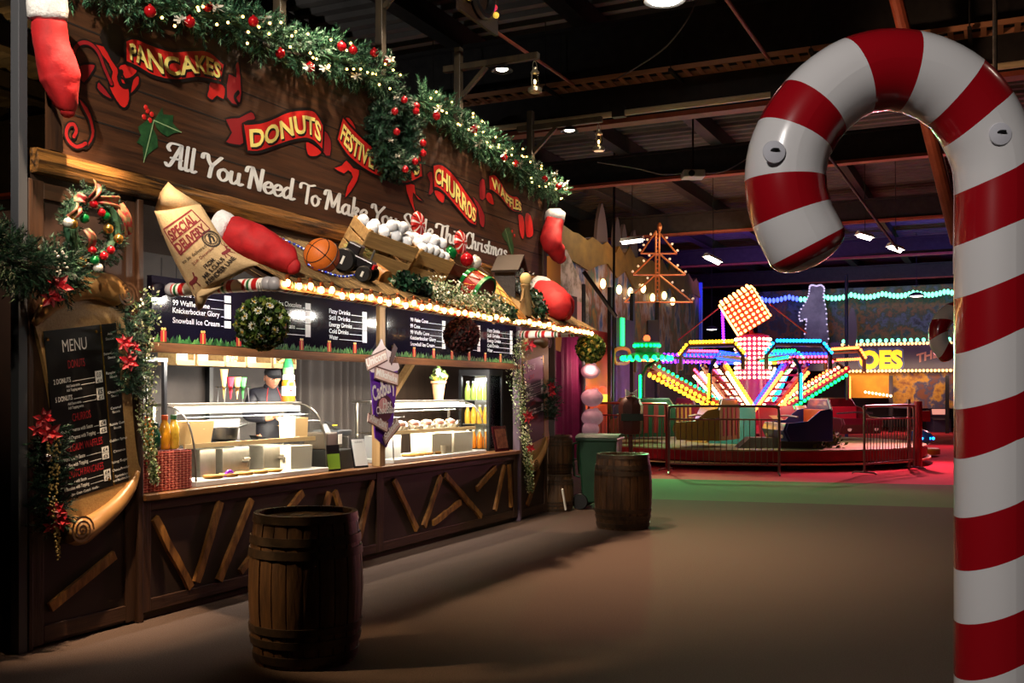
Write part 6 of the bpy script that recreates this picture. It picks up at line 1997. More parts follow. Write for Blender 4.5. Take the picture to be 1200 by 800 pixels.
# cone holder with four cones on the first case
ZC = ZT + 0.691
t = thing('cone_holder', 'clear cone stand on top of the first display case', 'stand', (1.62, 0.46, ZC), FS)
for x in (-0.17, 0.17):
    mb = MB(); mb.tube([(x, -0.03, 0.0), (x * 0.9, -0.03, 0.14)], 0.005, 6); mb.tube([(x, 0.05, 0.0), (x * 0.9, 0.05, 0.14)], 0.005, 6)
    part('leg', mb, M_galv, t)
mb = MB(); mb.box((0, 0.01, 0.14), (0.36, 0.1, 0.006)); part('rack_plate', mb, glass('acrylic', (240, 244, 246), 0.4), t)
for i, (dx, c_, h_, lab) in enumerate(((-0.13, (214, 164, 96), 0.27, 'large wafer cone in the cone stand'), (-0.04, (206, 40, 60), 0.2, 'red paper cone in the cone stand'), (0.05, (222, 170, 110), 0.2, 'small wafer cone in the cone stand'), (0.13, (70, 160, 80), 0.2, 'green paper cone in the cone stand'))):
    mb = MB(); mb.lathe([(0.003, 0.0), (0.034, h_), (0.04, h_ + 0.004), (0.036, h_ + 0.004), (0.004, 0.02)], 16); solo('ice_cream_cone', mb, mat('cone_%d' % i, c_, 0.5), lab, 'cone', FS, loc=(1.62 + dx, 0.47, ZC + 0.03), smooth=30)
# spread jar and bottle on the case
t = thing('spread_jar', 'big glass jar of hazelnut brown spread with white lid on the first case', 'jar', (2.42, 0.46, ZC), FS)
mb = MB(); mb.lathe([(0.062, 0), (0.068, 0.01), (0.068, 0.19), (0.058, 0.215), (0.05, 0.22)], 24); part('glass_jar', mb, mat('spread_brown', (176, 110, 34), 0.15, coat=0.6), t, smooth=35)
mb = MB(); mb.lathe([(0.0695, 0.06), (0.0695, 0.155)], 24, caps=False); lb = part('label_band', mb, M_card, t, smooth=True)
mb = MB(); mb.box((-0.03, -0.064, 0.11), (0.05, 0.006, 0.018)); part('red_print', mb, P_red, lb)
mb = MB(); mb.lathe([(0.058, 0.218), (0.06, 0.222), (0.06, 0.262), (0.054, 0.268)], 24); part('lid', mb, M_white, t, smooth=35)
t = thing('syrup_bottle', 'green labelled bottle standing behind the spread jar', 'bottle', (2.52, 0.54, ZC), FS)
mb = MB(); mb.lathe([(0.05, 0), (0.054, 0.01), (0.054, 0.36), (0.03, 0.44), (0.026, 0.5)], 20); part('bottle', mb, mat('bottle_green', (40, 130, 70), 0.2), t, smooth=35)
mb = MB(); mb.lathe([(0.055, 0.16), (0.055, 0.34)], 20, caps=False); part('label_band', mb, mat('label_green', (150, 190, 120), 0.4, c2=(30, 110, 60), scale=14), t, smooth=True)
mb = MB(); mb.lathe([(0.028, 0.5), (0.028, 0.54)], 16); part('cap', mb, M_white, t)

# red wicker panel basket, juice bottles, cans, cups, black frame
M_wick = None
t = thing('wicker_hamper', 'red brown woven wicker hamper on the left end of the counter', 'hamper', (0.33, 0.12, ZT), FS)
mb = MB(); mb.box((0, 0.03, 0.16), (0.52, 0.22, 0.32)); part('core', mb, mat('wicker_dark', (92, 26, 20), 0.7), t)
M_w1 = mat('wicker_red', (186, 70, 52), 0.55, c2=(140, 44, 34), scale=30); M_w2 = mat('wicker_pale', (206, 120, 96), 0.55)
mb = MB()
for k in range(16):
    z = 0.012 + k * 0.0195
    P = [(-0.265 + 0.53 * i / 40, -0.088 + 0.008 * (1 if (i + k) % 2 else -1), z) for i in range(41)]; mb.tube(P, 0.0085, 5)
    P = [(-0.268 + 0.006 * (1 if (i + k) % 2 else -1), -0.08 + 0.22 * i / 14, z) for i in range(15)]; mb.tube(P, 0.0085, 5)
part('weave', mb, M_w1, t)
mb = MB()
for i in range(0, 41, 3):
    mb.tube([(-0.265 + 0.53 * i / 40, -0.097, 0.005), (-0.265 + 0.53 * i / 40, -0.097, 0.32)], 0.004, 5)
part('weave_stakes', mb, M_w2, t)
for i, (du, c_, cap, h_) in enumerate(((0.12, (214, 130, 30), (190, 70, 30), 0.24), (0.2, (30, 70, 50), (20, 60, 56), 0.19), (0.30, (236, 160, 40), (200, 80, 30), 0.25), (0.40, (230, 180, 60), (40, 90, 50), 0.25))):
    t = thing('juice_bottle', ('orange juice bottle at the left end of the hamper', 'dark green capped bottle second on the hamper', 'orange juice bottle with orange cap, third on the hamper', 'yellow juice bottle with green cap, rightmost on the hamper')[i], 'bottle', (0.1 + du, 0.13, ZT + 0.325), FS)
    mb = MB(); mb.lathe([(0.036, 0), (0.044, 0.012), (0.045, h_ * 0.62), (0.03, h_ * 0.82), (0.022, h_ * 0.88), (0.022, h_)], 16); part('bottle', mb, mat('juice_%d' % i, c_, 0.15, coat=0.5), t, smooth=35)
    mb = MB(); mb.lathe([(0.026, h_ - 0.012), (0.026, h_ + 0.022), (0.022, h_ + 0.026)], 14); part('cap', mb, mat('cap_%d' % i, cap, 0.4), t, smooth=35)
mb = MB()
t = thing('black_rack', 'black steel rack frame standing on the counter behind the hamper', 'rack', (0.42, 0.3, ZT), FS)
for x, y in ((0.15, 0.0), (0.15, 0.36), (-0.36, 0.0), (-0.36, 0.36)):
    mb = MB(); mb.box((x, y, 0.52), (0.035, 0.035, 1.04)); part('upright', mb, M_black, t, bevel=0.004)
mb = MB(); mb.box((-0.105, 0.18, 1.05), (0.55, 0.4, 0.03)); mb.box((-0.105, 0.18, 0.5), (0.5, 0.36, 0.015)); part('shelf', mb, M_black, t)
M_can = mat('can_red', (140, 20, 34), 0.25, 0.3, c2=(176, 150, 150), scale=22, contrast=0.1)
src = None
for r_ in range(2):
    for k in range(3):
        p = (0.14 + 0.075 * k, 0.42, ZT + 0.508 + 0.155 * r_)
        if src is None:
            src = thing('drink_can', 'dark red drink can stacked on the black rack', 'can', p, FS, group='red cans on the rack')
            mb = MB(); mb.lathe([(0.028, 0), (0.034, 0.01), (0.034, 0.135), (0.027, 0.15)], 16); part('can', mb, M_can, src, smooth=35)
            mb = MB(); mb.lathe([(0.027, 0.15), (0.025, 0.152), (0.001, 0.149)], 16); part('lid', mb, M_galv, src)
        else:
            dup(src, p, FS)
for k, (u, h_, lab) in enumerate(((0.42, 0.34, 'stack of white paper cups on the black rack'), (0.55, 0.27, 'shorter stack of white paper cups beside the black rack'))):
    mb = MB(); n_ = int(h_ / 0.016)
    for i in range(n_):
        mb.lathe([(0.036, i * 0.016), (0.043, i * 0.016 + 0.012), (0.045, i * 0.016 + 0.015)], 16, caps=(i in (0, n_ - 1)))
    mb.lathe([(0.03, 0), (0.036, 0.05)], 16)
    solo('cup_stack', mb, M_white, lab, 'paper cups', FS, loc=(u, 0.48 if k == 0 else 0.52, ZT + 0.508 if k == 0 else ZC), smooth=35)

# tills, card reader, clipboard, green card
M_till = mat('till_dark', (34, 32, 32), 0.4)
t = thing('cash_till', 'dark till on the counter between the green card and the clipboard', 'till', (2.86, 0.3, ZT), FS, rz(0.15))
mb = MB(); mb.box((0, 0, 0.1), (0.42, 0.4, 0.2)); part('drawer', mb, M_till, t, bevel=0.008)
mb = MB(); mb.box((0, 0.05, 0.29), (0.36, 0.26, 0.17)); part('body', mb, mat('till_grey', (92, 78, 66), 0.45), t, bevel=0.015)
mb = MB(); mb.box((-0.1, -0.02, 0.41), (0.12, 0.03, 0.1), rx(-0.5).to_3x3()); part('display', mb, M_till, t)
mb = MB(); mb.box((0.1, -0.09, 0.3), (0.08, 0.006, 0.1)); part('receipt', mb, M_card, t)
t = thing('card_terminal', 'dark till with card reader on top, beside the hot chocolate sign', 'till', (3.08, 0.44, ZT), FS, rz(0.1))
mb = MB(); mb.box((0, 0, 0.16), (0.3, 0.3, 0.32)); part('body', mb, M_till, t, bevel=0.01)
mb = MB(); mb.box((-0.02, -0.05, 0.36), (0.3, 0.3, 0.06)); part('printer', mb, mat('printer_grey', (70, 74, 78), 0.4), t, bevel=0.01)
mb = MB(); mb.box((-0.04, -0.06, 0.43), (0.09, 0.15, 0.03), rx(0.5).to_3x3()); k_ = part('keypad', mb, M_till, t); mb = MB(); mb.box((-0.04, -0.09, 0.44), (0.06, 0.03, 0.012)); part('yellow_key', mb, mat('yellow_key', (230, 210, 60), 0.4), k_)
t = thing('clipboard_menu', 'white sheet in a black stand leaning on the counter by the tills', 'clipboard', (3.1, 0.05, ZT), FS, rz(-0.2) @ rx(-0.22))
mb = MB(); mb.box((0, 0, 0.155), (0.2, 0.012, 0.31)); part('holder', mb, M_black, t)
mb = MB(); mb.box((0.005, -0.008, 0.16), (0.18, 0.004, 0.28)); s_ = part('sheet', mb, M_white, t)
mb = MB(); put_text(mb, 'ALLERGENS', lambda x, y: Vector((x, -0.0105, y)), -0.05, 0.06, 0.262, 0.016); part('print', mb, P_ink, s_)
t = thing('green_card', 'bright green card in a black frame on the end of the first case', 'sign', (2.6, 0.04, ZT), FS, rz(-0.1) @ rx(-0.1))
mb = MB(); mb.box((0, 0, 0.13), (0.2, 0.012, 0.26)); part('frame', mb, M_black, t)
mb = MB(); mb.box((0, -0.008, 0.095), (0.18, 0.004, 0.15)); part('card', mb, mat('lime_green', (150, 200, 60), 0.5), t)
mb = MB(); mb.tube([(2.98, 0.5, ZT), (3.2, 0.2, ZT + 0.0)][:1] + [(3.0, 0.62, 1.2)], 0.003); 
# hot chocolate sign on its wooden stick
HZ = lambda x, y, d: ps(x, y, d)
t = thing('hot_chocolate_sign', 'tall purple hot chocolate cup sign with flavour tags fixed to the pale post', 'sign', ps(450, 524, -0.06), FS)
b_ = ps(452, 546, -0.035)


def cut(name, poly, d, m, parent, th=0.012, k=1, contour=None):
    S = [ps(x, y, d) for x, y in poly]
    S2 = [(p.x, p.z) for p in S]
    if k > 1:
        S2 = [(p.x, p.y) for p in smooth_pts([Vector(p) for p in S2], k, True)]
    mb = MB(); mb.prism(S2, d, d + th, lambda x, y, z: Vector((x, z, y)))
    o = part(name, mb, m, parent, rel=True)
    if contour:
        mb = MB(); stroke(mb, S2, 0.008, 0.008, lambda x, y: Vector((x, d - 0.002, y)), closed=True, k=1); part('contour', mb, contour, o, rel=True)
    return o


M_purp = mat('cup_purple', (84, 26, 150), 0.35)
cut('cream_swirl', [(436, 418), (438, 412), (444, 405), (447, 397), (450, 404), (455, 410), (462, 414), (466, 424), (466, 434), (435, 436)], -0.06, mat('cream_white', (226, 208, 208), 0.5), t, k=3)
cut('chocolate_stick', [(459, 412), (462, 402), (466, 408), (462, 420), (459, 428), (457, 422)], -0.064, mat('flake_brown', (70, 44, 44), 0.5), t)
cup = cut('cup', [(434, 432), (466, 434), (464, 460), (461, 490), (457, 515), (453, 524), (440, 513), (438, 485), (436, 460)], -0.058, M_purp, t)
mb = MB(); c = ps(451, 478, -0.062); mb.add([(c.x + 0.16 * math.cos(2 * PI * i / 24), -0.062, c.z - 0.0 + 0.14 * math.sin(2 * PI * i / 24)) for i in range(24)], [tuple(range(24))]); part('chocolate_swirl', mb, mat('swirl_brown', (70, 34, 44), 0.35), cup, rel=True)
mb = MB(); mb.add([(c.x - 0.03 + 0.09 * math.cos(2 * PI * i / 24), -0.064, c.z + 0.03 + 0.08 * math.sin(2 * PI * i / 24)) for i in range(24)], [tuple(range(24))]); part('cream_swirl', mb, mat('swirl_pink', (210, 150, 150), 0.35), cup, rel=True)


def tag_text(parent, s, x0, y0, x1, y1, h, d, m, bold=0.02):
    a, b = ps(x0, y0, d), ps(x1, y1, d); L = math.hypot(b.x - a.x, b.z - a.z); ux, uz = (b.x - a.x) / L, (b.z - a.z) / L
    mb = MB(); put_text(mb, s, lambda x, y: Vector((a.x + ux * x - uz * y, d, a.z + uz * x + ux * y)), 0, L, 0, h, bold); return part('lettering', mb, m, parent, rel=True)


tag_text(cup, 'Cadbury', 438, 470, 463, 456, 0.16, -0.068, M_mwht, 0.03); tag_text(cup, 'Hot', 449, 478, 459, 477, 0.09, -0.068, M_mwht); tag_text(cup, 'Chocolate', 441, 485, 463, 483, 0.08, -0.068, M_mwht)
M_tag = mat('tag_pink', (226, 196, 184), 0.5); M_tagb = mat('tag_brown', (90, 54, 44), 0.5)
for s, poly, l0, l1, h in (('Unicorn', [(428, 420), (452, 409), (454, 422), (431, 434)], (430, 430), (453, 419), 0.085), ('Milkshake', [(440, 429), (467, 438), (466, 452), (439, 443)], (441, 439), (465, 448), 0.075),
                           ('After Dark', [(432, 484), (455, 495), (454, 507), (431, 494)], (433, 492), (453, 502), 0.075), ('Salted', [(449, 512), (466, 490), (469, 499), (452, 521)], (452, 516), (467, 496), 0.075)):
    g_ = cut('flavour_tag', poly, -0.074, M_tag, t, 0.008, contour=M_tagb)
    tag_text(g_, s, *l0, *l1, h, -0.077, M_tagb if False else mat('tag_white', (250, 246, 240), 0.4), 0.03)

# flower pot, fridge, dark menu
t = thing('flower_pot', 'terracotta cup of white and orange flowers on the second case', 'flowers', (5.45, 0.46, ZC), FS)
mb = MB(); mb.lathe([(0.06, 0), (0.085, 0.2), (0.1, 0.21), (0.1, 0.24), (0.085, 0.24), (0.07, 0.18), (0.001, 0.18)], 18); part('pot', mb, mat('terracotta', (206, 152, 106), 0.7), t, smooth=35)
rnd = random.Random(72)
f = path_fn([Vector((-0.06, 0, 0.28)), Vector((0, 0, 0.32)), Vector((0.07, 0, 0.3))])
part('leaves', leaves_mesh(f, 140, 0.1, 0.03), M_box, t)
mb = MB()
for i in range(5):
    mb.ball((rnd.uniform(-.1, .1), rnd.uniform(-.08, .02), rnd.uniform(0.27, 0.4)), 0.035, 8, 6)
part('white_bloom', mb, M_card, t, smooth=True)
mb = MB()
for i in range(5):
    mb.ball((rnd.uniform(-.1, .1), rnd.uniform(-.1, .0), rnd.uniform(0.25, 0.3)), 0.03, 8, 6)
part('orange_bloom', mb, mat('orange_bloom', (236, 140, 40), 0.6), t, smooth=True)

FU0, FU1, FD0, FD1 = 6.36, 6.78, 0.2, 0.66
t = thing('drinks_fridge', 'black glass fronted drinks fridge at the right end of the counter', 'fridge', ((FU0 + FU1) / 2, (FD0 + FD1) / 2, 0.971), FS)
for (x, y) in ((FU0, FD0), (FU1 - 0.04, FD0), (FU0, FD1 - 0.04), (FU1 - 0.04, FD1 - 0.04)):
    mb = MB(); mb.box2((x, y, 0.971), (x + 0.04, y + 0.04, 2.0)); part('corner_frame', mb, M_black, t, rel=True)
for z0, z1 in ((0.971, 1.0), (1.98, 2.06)):
    mb = MB(); mb.box2((FU0, FD0, z0), (FU1, FD1, z1)); part('cabinet_end', mb, M_black, t, rel=True)
mb = MB(); mb.box2((FU1 - 0.02, FD0 + 0.04, 1.0), (FU1, FD1, 1.98)); part('back_wall', mb, M_white, t, rel=True)
for nm, b in (('side_glass', ((FU0 + 0.008, FD0 + 0.04, 1.0), (FU0 + 0.012, FD1 - 0.04, 1.98))), ('door_glass', ((FU0 + 0.04, FD0 + 0.008, 1.0), (FU1 - 0.04, FD0 + 0.012, 1.98)))):
    mb = MB(); mb.box2(*b); part(nm, mb, M_cl, t, rel=True)
for z in (1.32, 1.64):
    mb = MB(); mb.box2((FU0 + 0.03, FD0 + 0.04, z), (FU1 - 0.03, FD1 - 0.03, z + 0.012)); part('shelf', mb, M_galv, t, rel=True)
lamp('fridge_light', 'AREA', ((FU0 + FU1) / 2, (FD0 + FD1) / 2, 1.96), 14, (0.95, 0.98, 1.0), FS, ((FU0 + FU1) / 2, (FD0 + FD1) / 2, 0), 0.3, 0.3)
KIND = [('yellow', (214, 196, 80)), ('orange', (230, 130, 40)), ('lime', (170, 190, 90)), ('red', (190, 50, 40)), ('amber', (236, 170, 60))]
src = {}
for zi, z in enumerate((1.001, 1.333, 1.653)):
    for i in range(4):
        for j in range(3):
            kd = KIND[(2 if zi == 2 else (4 if zi == 1 else 1))] if j == 0 else KIND[(3 if zi else 0)]
            if j and i > 0:
                continue
            p = (FU0 + 0.08 + 0.12 * j, FD0 + 0.09 + 0.092 * i, z)
            lab = '%s drink bottle on the %s shelf of the drinks fridge' % (kd[0], ('bottom', 'middle', 'top')[zi])
            grp = '%s bottles, %s fridge shelf' % (kd[0], ('bottom', 'middle', 'top')[zi])
            if kd[0] not in src:
                t2 = thing('drink_bottle', lab, 'bottle', p, FS, group=grp)
                mb = MB(); mb.lathe([(0.034, 0), (0.04, 0.01), (0.04, 0.15), (0.018, 0.21), (0.016, 0.23)], 14); part('bottle', mb, mat('drink_' + kd[0], kd[1], 0.2, coat=0.4, emit=0.05), t2, smooth=35)
                mb = MB(); mb.lathe([(0.02, 0.228), (0.02, 0.252)], 12); part('cap', mb, M_white, t2)
                src[kd[0]] = t2
            else:
                dup(src[kd[0]], p, FS, None, lab, grp)
t = thing('dark_menu_card', 'glossy dark red menu card leaning at the right end of the counter', 'menu card', (6.4, 0.02, ZT), FS, rz(-0.12) @ rx(-0.2))
mb = MB(); mb.box((0, 0, 0.17), (0.34, 0.014, 0.34)); part('card', mb, mat('dark_red_gloss', (70, 20, 24), 0.15, c2=(40, 12, 14), scale=6), t, bevel=0.004)
mb = MB(); mb.box((0.01, -0.009, 0.17), (0.26, 0.004, 0.26)); part('picture', mb, mat('menu_picture', (120, 70, 50), 0.2, c2=(60, 30, 26), scale=12), t)

# hanging crates of jars over the back counter
rnd = random.Random(73)
for i, (xa, xb) in enumerate(((206, 227), (231, 262), (264, 287), (289, 317), (320, 346))):
    a, b = ps(xa, 426, 0.75), ps(xb, 427, 0.75)
    u0, u1 = a.x, b.x; z = 2.0
    t = thing('shelf_crate', ('leftmost wooden shelf crate with green jars over the back counter', 'wooden shelf crate with two red jars, second from the left', 'wooden shelf crate with a yellow jar, middle one', 'wooden shelf crate with two red jars, fourth from the left', 'rightmost wooden shelf crate with yellow jars over the server')[i], 'shelf crate', ((u0 + u1) / 2, 0.85, z), FS)
    w_ = u1 - u0
    for nm, c, s in (('bottom', (0, 0, 0.008), (w_, 0.22, 0.016)), ('top', (0, 0, 0.222), (w_, 0.22, 0.016)), ('side', (-w_ / 2, 0, 0.115), (0.016, 0.22, 0.2)), ('side', (w_ / 2, 0, 0.115), (0.016, 0.22, 0.2)), ('back', (0, 0.105, 0.115), (w_, 0.012, 0.2)), ('front_lip', (0, -0.108, 0.025), (w_, 0.012, 0.05))):
        mb = MB(); mb.box(c, s); part(nm, mb, W_crate, t, bevel=0.002)
    mb = MB(); mb.tube([(-w_ / 2 + 0.02, 0.09, 0.23), (-w_ / 2 + 0.02, 0.09, 0.98)], 0.004, 5); mb.tube([(w_ / 2 - 0.02, 0.09, 0.23), (w_ / 2 - 0.02, 0.09, 0.98)], 0.004, 5); part('hanging_chain', mb, M_steel, t)
    cols = [((40, 130, 70), 3), ((150, 30, 40), 2), ((230, 180, 50), 1), ((150, 30, 40), 2), ((230, 180, 50), 1)][i]
    for k in range(cols[1]):
        g2 = ('green', 'red', 'yellow', 'dark red', 'golden')[i]
        tj = thing('storage_jar', '%s labelled jar in the %s hanging shelf crate' % (g2, ('leftmost', 'second', 'middle', 'fourth', 'rightmost')[i]), 'jar', (u0 + 0.07 + 0.1 * k, 0.83, z + 0.017), FS, group='jars in hanging crate %s' % ('one', 'two', 'three', 'four', 'five')[i])
        mb = MB(); mb.lathe([(0.04, 0), (0.045, 0.01), (0.045, 0.11), (0.035, 0.13)], 16); part('jar', mb, mat('jar_%d' % cols[0][0], cols[0], 0.2, coat=0.4), tj, smooth=35)
        mb = MB(); mb.lathe([(0.0455, 0.03), (0.0455, 0.09)], 16, caps=False); part('label_band', mb, M_card, tj, smooth=True)
        mb = MB(); mb.lathe([(0.04, 0.13), (0.04, 0.152)], 16); part('lid', mb, M_white, tj)
    if i in (2, 4):
        f = path_fn([Vector((u1 - 0.16, 0.82, z + 0.06)), Vector((u1 - 0.05, 0.82, z + 0.08))])
        mb = MB()
        for k in range(26):
            mb.ball(f(rnd.random())[0] + rdir() * 0.04, 0.018, 6, 5)
        solo('popcorn_bag', mb, mat('popcorn', (238, 206, 130), 0.7), 'clear heap of yellow sweets in the %s hanging shelf crate' % ('middle' if i == 2 else 'rightmost'), 'sweets', FS)

# ================================================================== THE SERVER
def skin(verts, edges, radii, sub=2):
    me = bpy.data.meshes.new('sk'); me.from_pydata([tuple(v) for v in verts], edges, []); me.update()
    ob = bpy.data.objects.new('sk', me); scene.collection.objects.link(ob)
    md = ob.modifiers.new('s', 'SKIN'); md.use_smooth_shade = True
    sv = me.skin_vertices[0].data
    for i, r_ in enumerate(radii):
        sv[i].radius = (r_, r_) if not isinstance(r_, tuple) else r_
        sv[i].use_root = (i == 0)
    ob.modifiers.new('ss', 'SUBSURF').levels = sub
    dg = bpy.context.evaluated_depsgraph_get(); ev = ob.evaluated_get(dg); m2 = ev.to_mesh()
    mb = MB(); mb.add([v.co.copy() for v in m2.vertices], [tuple(p.vertices) for p in m2.polygons])
    ev.to_mesh_clear(); bpy.data.objects.remove(ob); bpy.data.meshes.remove(me)
    return mb


PU, PD, PZ = 2.88, 1.05, 0.301
M_skin = mat('skin', (214, 150, 118), 0.5, c2=(200, 132, 102), scale=9)
M_coat = mat('black_jacket', (26, 26, 34), 0.6, c2=(38, 38, 48), scale=5, bump=0.2)
M_trs = mat('black_trousers', (20, 20, 24), 0.8)
pers = thing('person', 'person in black cap and dark jacket looking down at hands behind the first case', 'person', (PU, PD, PZ), FS, rz(-0.62))
HD = Vector((0, -0.07, 1.605))           # head centre (local; forward is -Y)
HT = rx(0.24)
# body: hips, torso, neck, arms, legs
BV = [(0, 0, 0.95), (0, 0, 1.1), (0, -0.01, 1.3), (0, 0, 1.43), (0, -0.015, 1.5), (0, -0.03, 1.57),
      (0.17, 0, 1.42), (0.27, -0.04, 1.2), (0.1, -0.27, 1.18), (0.055, -0.31, 1.2),
      (-0.17, 0, 1.42), (-0.27, -0.04, 1.2), (-0.1, -0.27, 1.18), (-0.055, -0.31, 1.2),
      (0.1, 0, 0.9), (0.11, -0.02, 0.48), (0.11, 0.01, 0.08), (0.11, -0.13, 0.03),
      (-0.1, 0, 0.9), (-0.11, -0.02, 0.48), (-0.11, 0.01, 0.08), (-0.11, -0.13, 0.03)]
BE = [(0, 1), (1, 2), (2, 3), (3, 4), (4, 5), (3, 6), (6, 7), (7, 8), (8, 9), (3, 10), (10, 11), (11, 12), (12, 13), (0, 14), (14, 15), (15, 16), (16, 17), (0, 18), (18, 19), (19, 20), (20, 21)]
BR = [(0.15, 0.11), (0.14, 0.105), (0.16, 0.115), (0.13, 0.09), 0.055, 0.052, 0.07, 0.045, 0.033, 0.028, 0.07, 0.045, 0.033, 0.028, 0.085, 0.058, 0.042, 0.035, 0.085, 0.058, 0.042, 0.035]
body = skin(BV, BE, BR)
# head with brow, nose, chin, ears
head = MB(); head.ball((0, 0, 0), 1.0, 36, 28)
HV = []
for v in head.v:
    x, y, z = v
    p = Vector((x * 0.076, y * 0.096, z * 0.122))
    f = max(0.0, -y)
    if z < 0:
        p.x *= 1 - 0.22 * z * z - 0.12 * f * abs(z); p.y *= 1 - 0.12 * abs(z) * (1 if y < 0 else 1.8)
    g = lambda cx, cz, sx_, sz_: math.exp(-((x - cx) / sx_) ** 2 - ((z - cz) / sz_) ** 2) * (1 if y < -0.1 else 0)
    p.y -= 0.026 * g(0, -0.12, 0.13, 0.2) + 0.012 * g(0, 0.1, 0.11, 0.2)        # nose
    p.y += 0.012 * g(0.36, 0.05, 0.2, 0.1) + 0.012 * g(-0.36, 0.05, 0.2, 0.1)   # eye sockets
    p.y -= 0.007 * g(0.33, 0.2, 0.3, 0.07) + 0.007 * g(-0.33, 0.2, 0.3, 0.07)   # brow
    p.y -= 0.007 * g(0, -0.42, 0.25, 0.05) + 0.008 * g(0, -0.54, 0.22, 0.06) - 0.004 * g(0, -0.48, 0.28, 0.025)   # lips
    p.y -= 0.008 * g(0, -0.8, 0.3, 0.14)                                        # chin
    HV.append(HT @ p + HD)
head.v = HV
body.merge(head)
for s in (-1, 1):
    e = MB(); e.ball((0, 0, 0), 0.032, 12, 10, (0.35, 0.6, 1.0)); e.tr(Matrix.Translation(HD) @ HT @ Matrix.Translation((s * 0.078, 0.012, -0.005)) @ rz(s * 0.3)); body.merge(e)
    # hand: palm and five fingers curled round the folded paper
    w0 = Vector((s * 0.055, -0.31, 1.2)); n0 = len(body.v)
    hv = [w0, w0 + Vector((-s * 0.012, -0.04, 0.002)), w0 + Vector((-s * 0.02, -0.075, 0.0))]
    he = [(0, 1), (1, 2)]; hr = [(0.026, 0.02), (0.036, 0.018), (0.036, 0.016)]
    body.merge(skin(hv, he, hr, 2))
    for k in range(4):
        b0 = w0 + Vector((s * (0.012 - 0.019 * k), -0.07 + 0.004 * abs(k - 1.5), 0.004)); l = (0.026, 0.03, 0.028, 0.021)[k]
        ch = [b0, b0 + Vector((-s * 0.008, -l, -0.004)), b0 + Vector((-s * 0.014, -l * 1.6, -0.02)), b0 + Vector((-s * 0.016, -l * 1.7, -0.038))]
        body.merge(skin(ch, [(0, 1), (1, 2), (2, 3)], [0.0095, 0.009, 0.0082, 0.0068], 1))
    b0 = w0 + Vector((-s * 0.03, -0.035, 0.008))
    body.merge(skin([b0, b0 + Vector((-s * 0.022, -0.022, 0.01)), b0 + Vector((-s * 0.024, -0.046, 0.006))], [(0, 1), (1, 2)], [0.012, 0.0105, 0.008], 1))
part('body', body, M_skin, pers, smooth='all')
mb = MB()
for s in (-1, 1):
    mb.ball(HT @ Vector((s * 0.028, -0.078, 0.006)) + HD, 0.011, 10, 8, (1.2, 0.6, 0.7))
part('eyes', mb, M_white, pers, smooth=True)
mb = MB()
for s in (-1, 1):
    mb.ball(HT @ Vector((s * 0.028, -0.0845, 0.003)) + HD, 0.0052, 8, 6)
    mb.tube([HT @ Vector((s * 0.012, -0.097, 0.026)) + HD, HT @ Vector((s * 0.03, -0.093, 0.031)) + HD, HT @ Vector((s * 0.046, -0.08, 0.025)) + HD], 0.0035, 5)
part('eyebrows', mb, mat('hair_dark', (40, 28, 22), 0.8), pers, smooth=True)
mb = MB(); mb.tube([HT @ Vector((x, -0.0945 + abs(x) * 0.35, -0.058)) + HD for x in (-0.024, -0.01, 0.0, 0.01, 0.024)], 0.0035, 6); part('mouth', mb, mat('lips', (176, 92, 84), 0.5), pers, smooth=True)
hair = MB(); hair.ball((0, 0, 0), 1.0, 28, 20)
hair.v = [HT @ Vector((v.x * 0.08, v.y * 0.1 + 0.006, v.z * 0.115 + 0.006)) + HD for v in hair.v]
keep = [i for i, f in enumerate(hair.f) if all((HT.inverted() @ (hair.v[j] - HD)).y > -0.03 - 0.0 and (HT.inverted() @ (hair.v[j] - HD)).z > -0.05 for j in f)]
hair.f = [hair.f[i] for i in keep]; hair.m = [0] * len(keep)
part('hair', hair, MATS['hair_dark'], pers, smooth='all')
cap = MB(); cap.ball((0, 0, 0), 1.0, 28, 20)
cap.v = [HT @ Vector((v.x * 0.088, v.y * 0.108 + 0.004, max(v.z, 0.0) * 0.1 + 0.042)) + HD for v in cap.v]
M_cap = mat('black_cap', (22, 22, 28), 0.75)
co = part('cap', cap, M_cap, pers, smooth='all')
mb = MB()
mb.grid(lambda a, b: HT @ Vector((0.085 * math.cos(PI * a) * (1 - 0.1 * b), -0.06 - (0.045 + 0.055 * b) * math.sin(PI * a) ** 0.8 - 0.0 * b, 0.046 - 0.012 * b * math.sin(PI * a) - 0.01 * abs(math.cos(PI * a)) * b)) + HD, 16, 5)
part('cap_peak', mb, M_cap, co, smooth='all')
mb = MB(); mb.ball(HT @ Vector((0, 0.004, 0.143)) + HD, 0.009, 8, 6); part('cap_button', mb, M_cap, co)
jv = [Vector((0, 0, 0.86))] + [BV[i] for i in (1, 2, 3, 4)] + [BV[6], BV[7], BV[8], BV[10], BV[11], BV[12]]
jack = skin(jv, [(0, 1), (1, 2), (2, 3), (3, 4), (3, 5), (5, 6), (6, 7), (3, 8), (8, 9), (9, 10)], [(0.175, 0.135), (0.17, 0.13), (0.19, 0.14), (0.155, 0.115), (0.085, 0.08), 0.092, 0.068, 0.05, 0.092, 0.068, 0.05])
ja = part('jacket', jack, M_coat, pers, smooth='all')
mb = MB(); mb.lathe([(0.075, 0), (0.085, 0.03), (0.07, 0.075), (0.064, 0.075), (0.07, 0.03)], 20, Matrix.Translation((0, -0.01, 1.465)) @ rx(0.15), caps=False); part('collar', mb, M_coat, ja, smooth=True)
mb = MB()
for s in (-1, 1):
    mb.tube([(s * 0.05, -0.08, 1.5), (s * 0.075, -0.128, 1.4), (s * 0.085, -0.15, 1.28)], 0.004, 6)
part('red_piping', mb, P_red, ja)
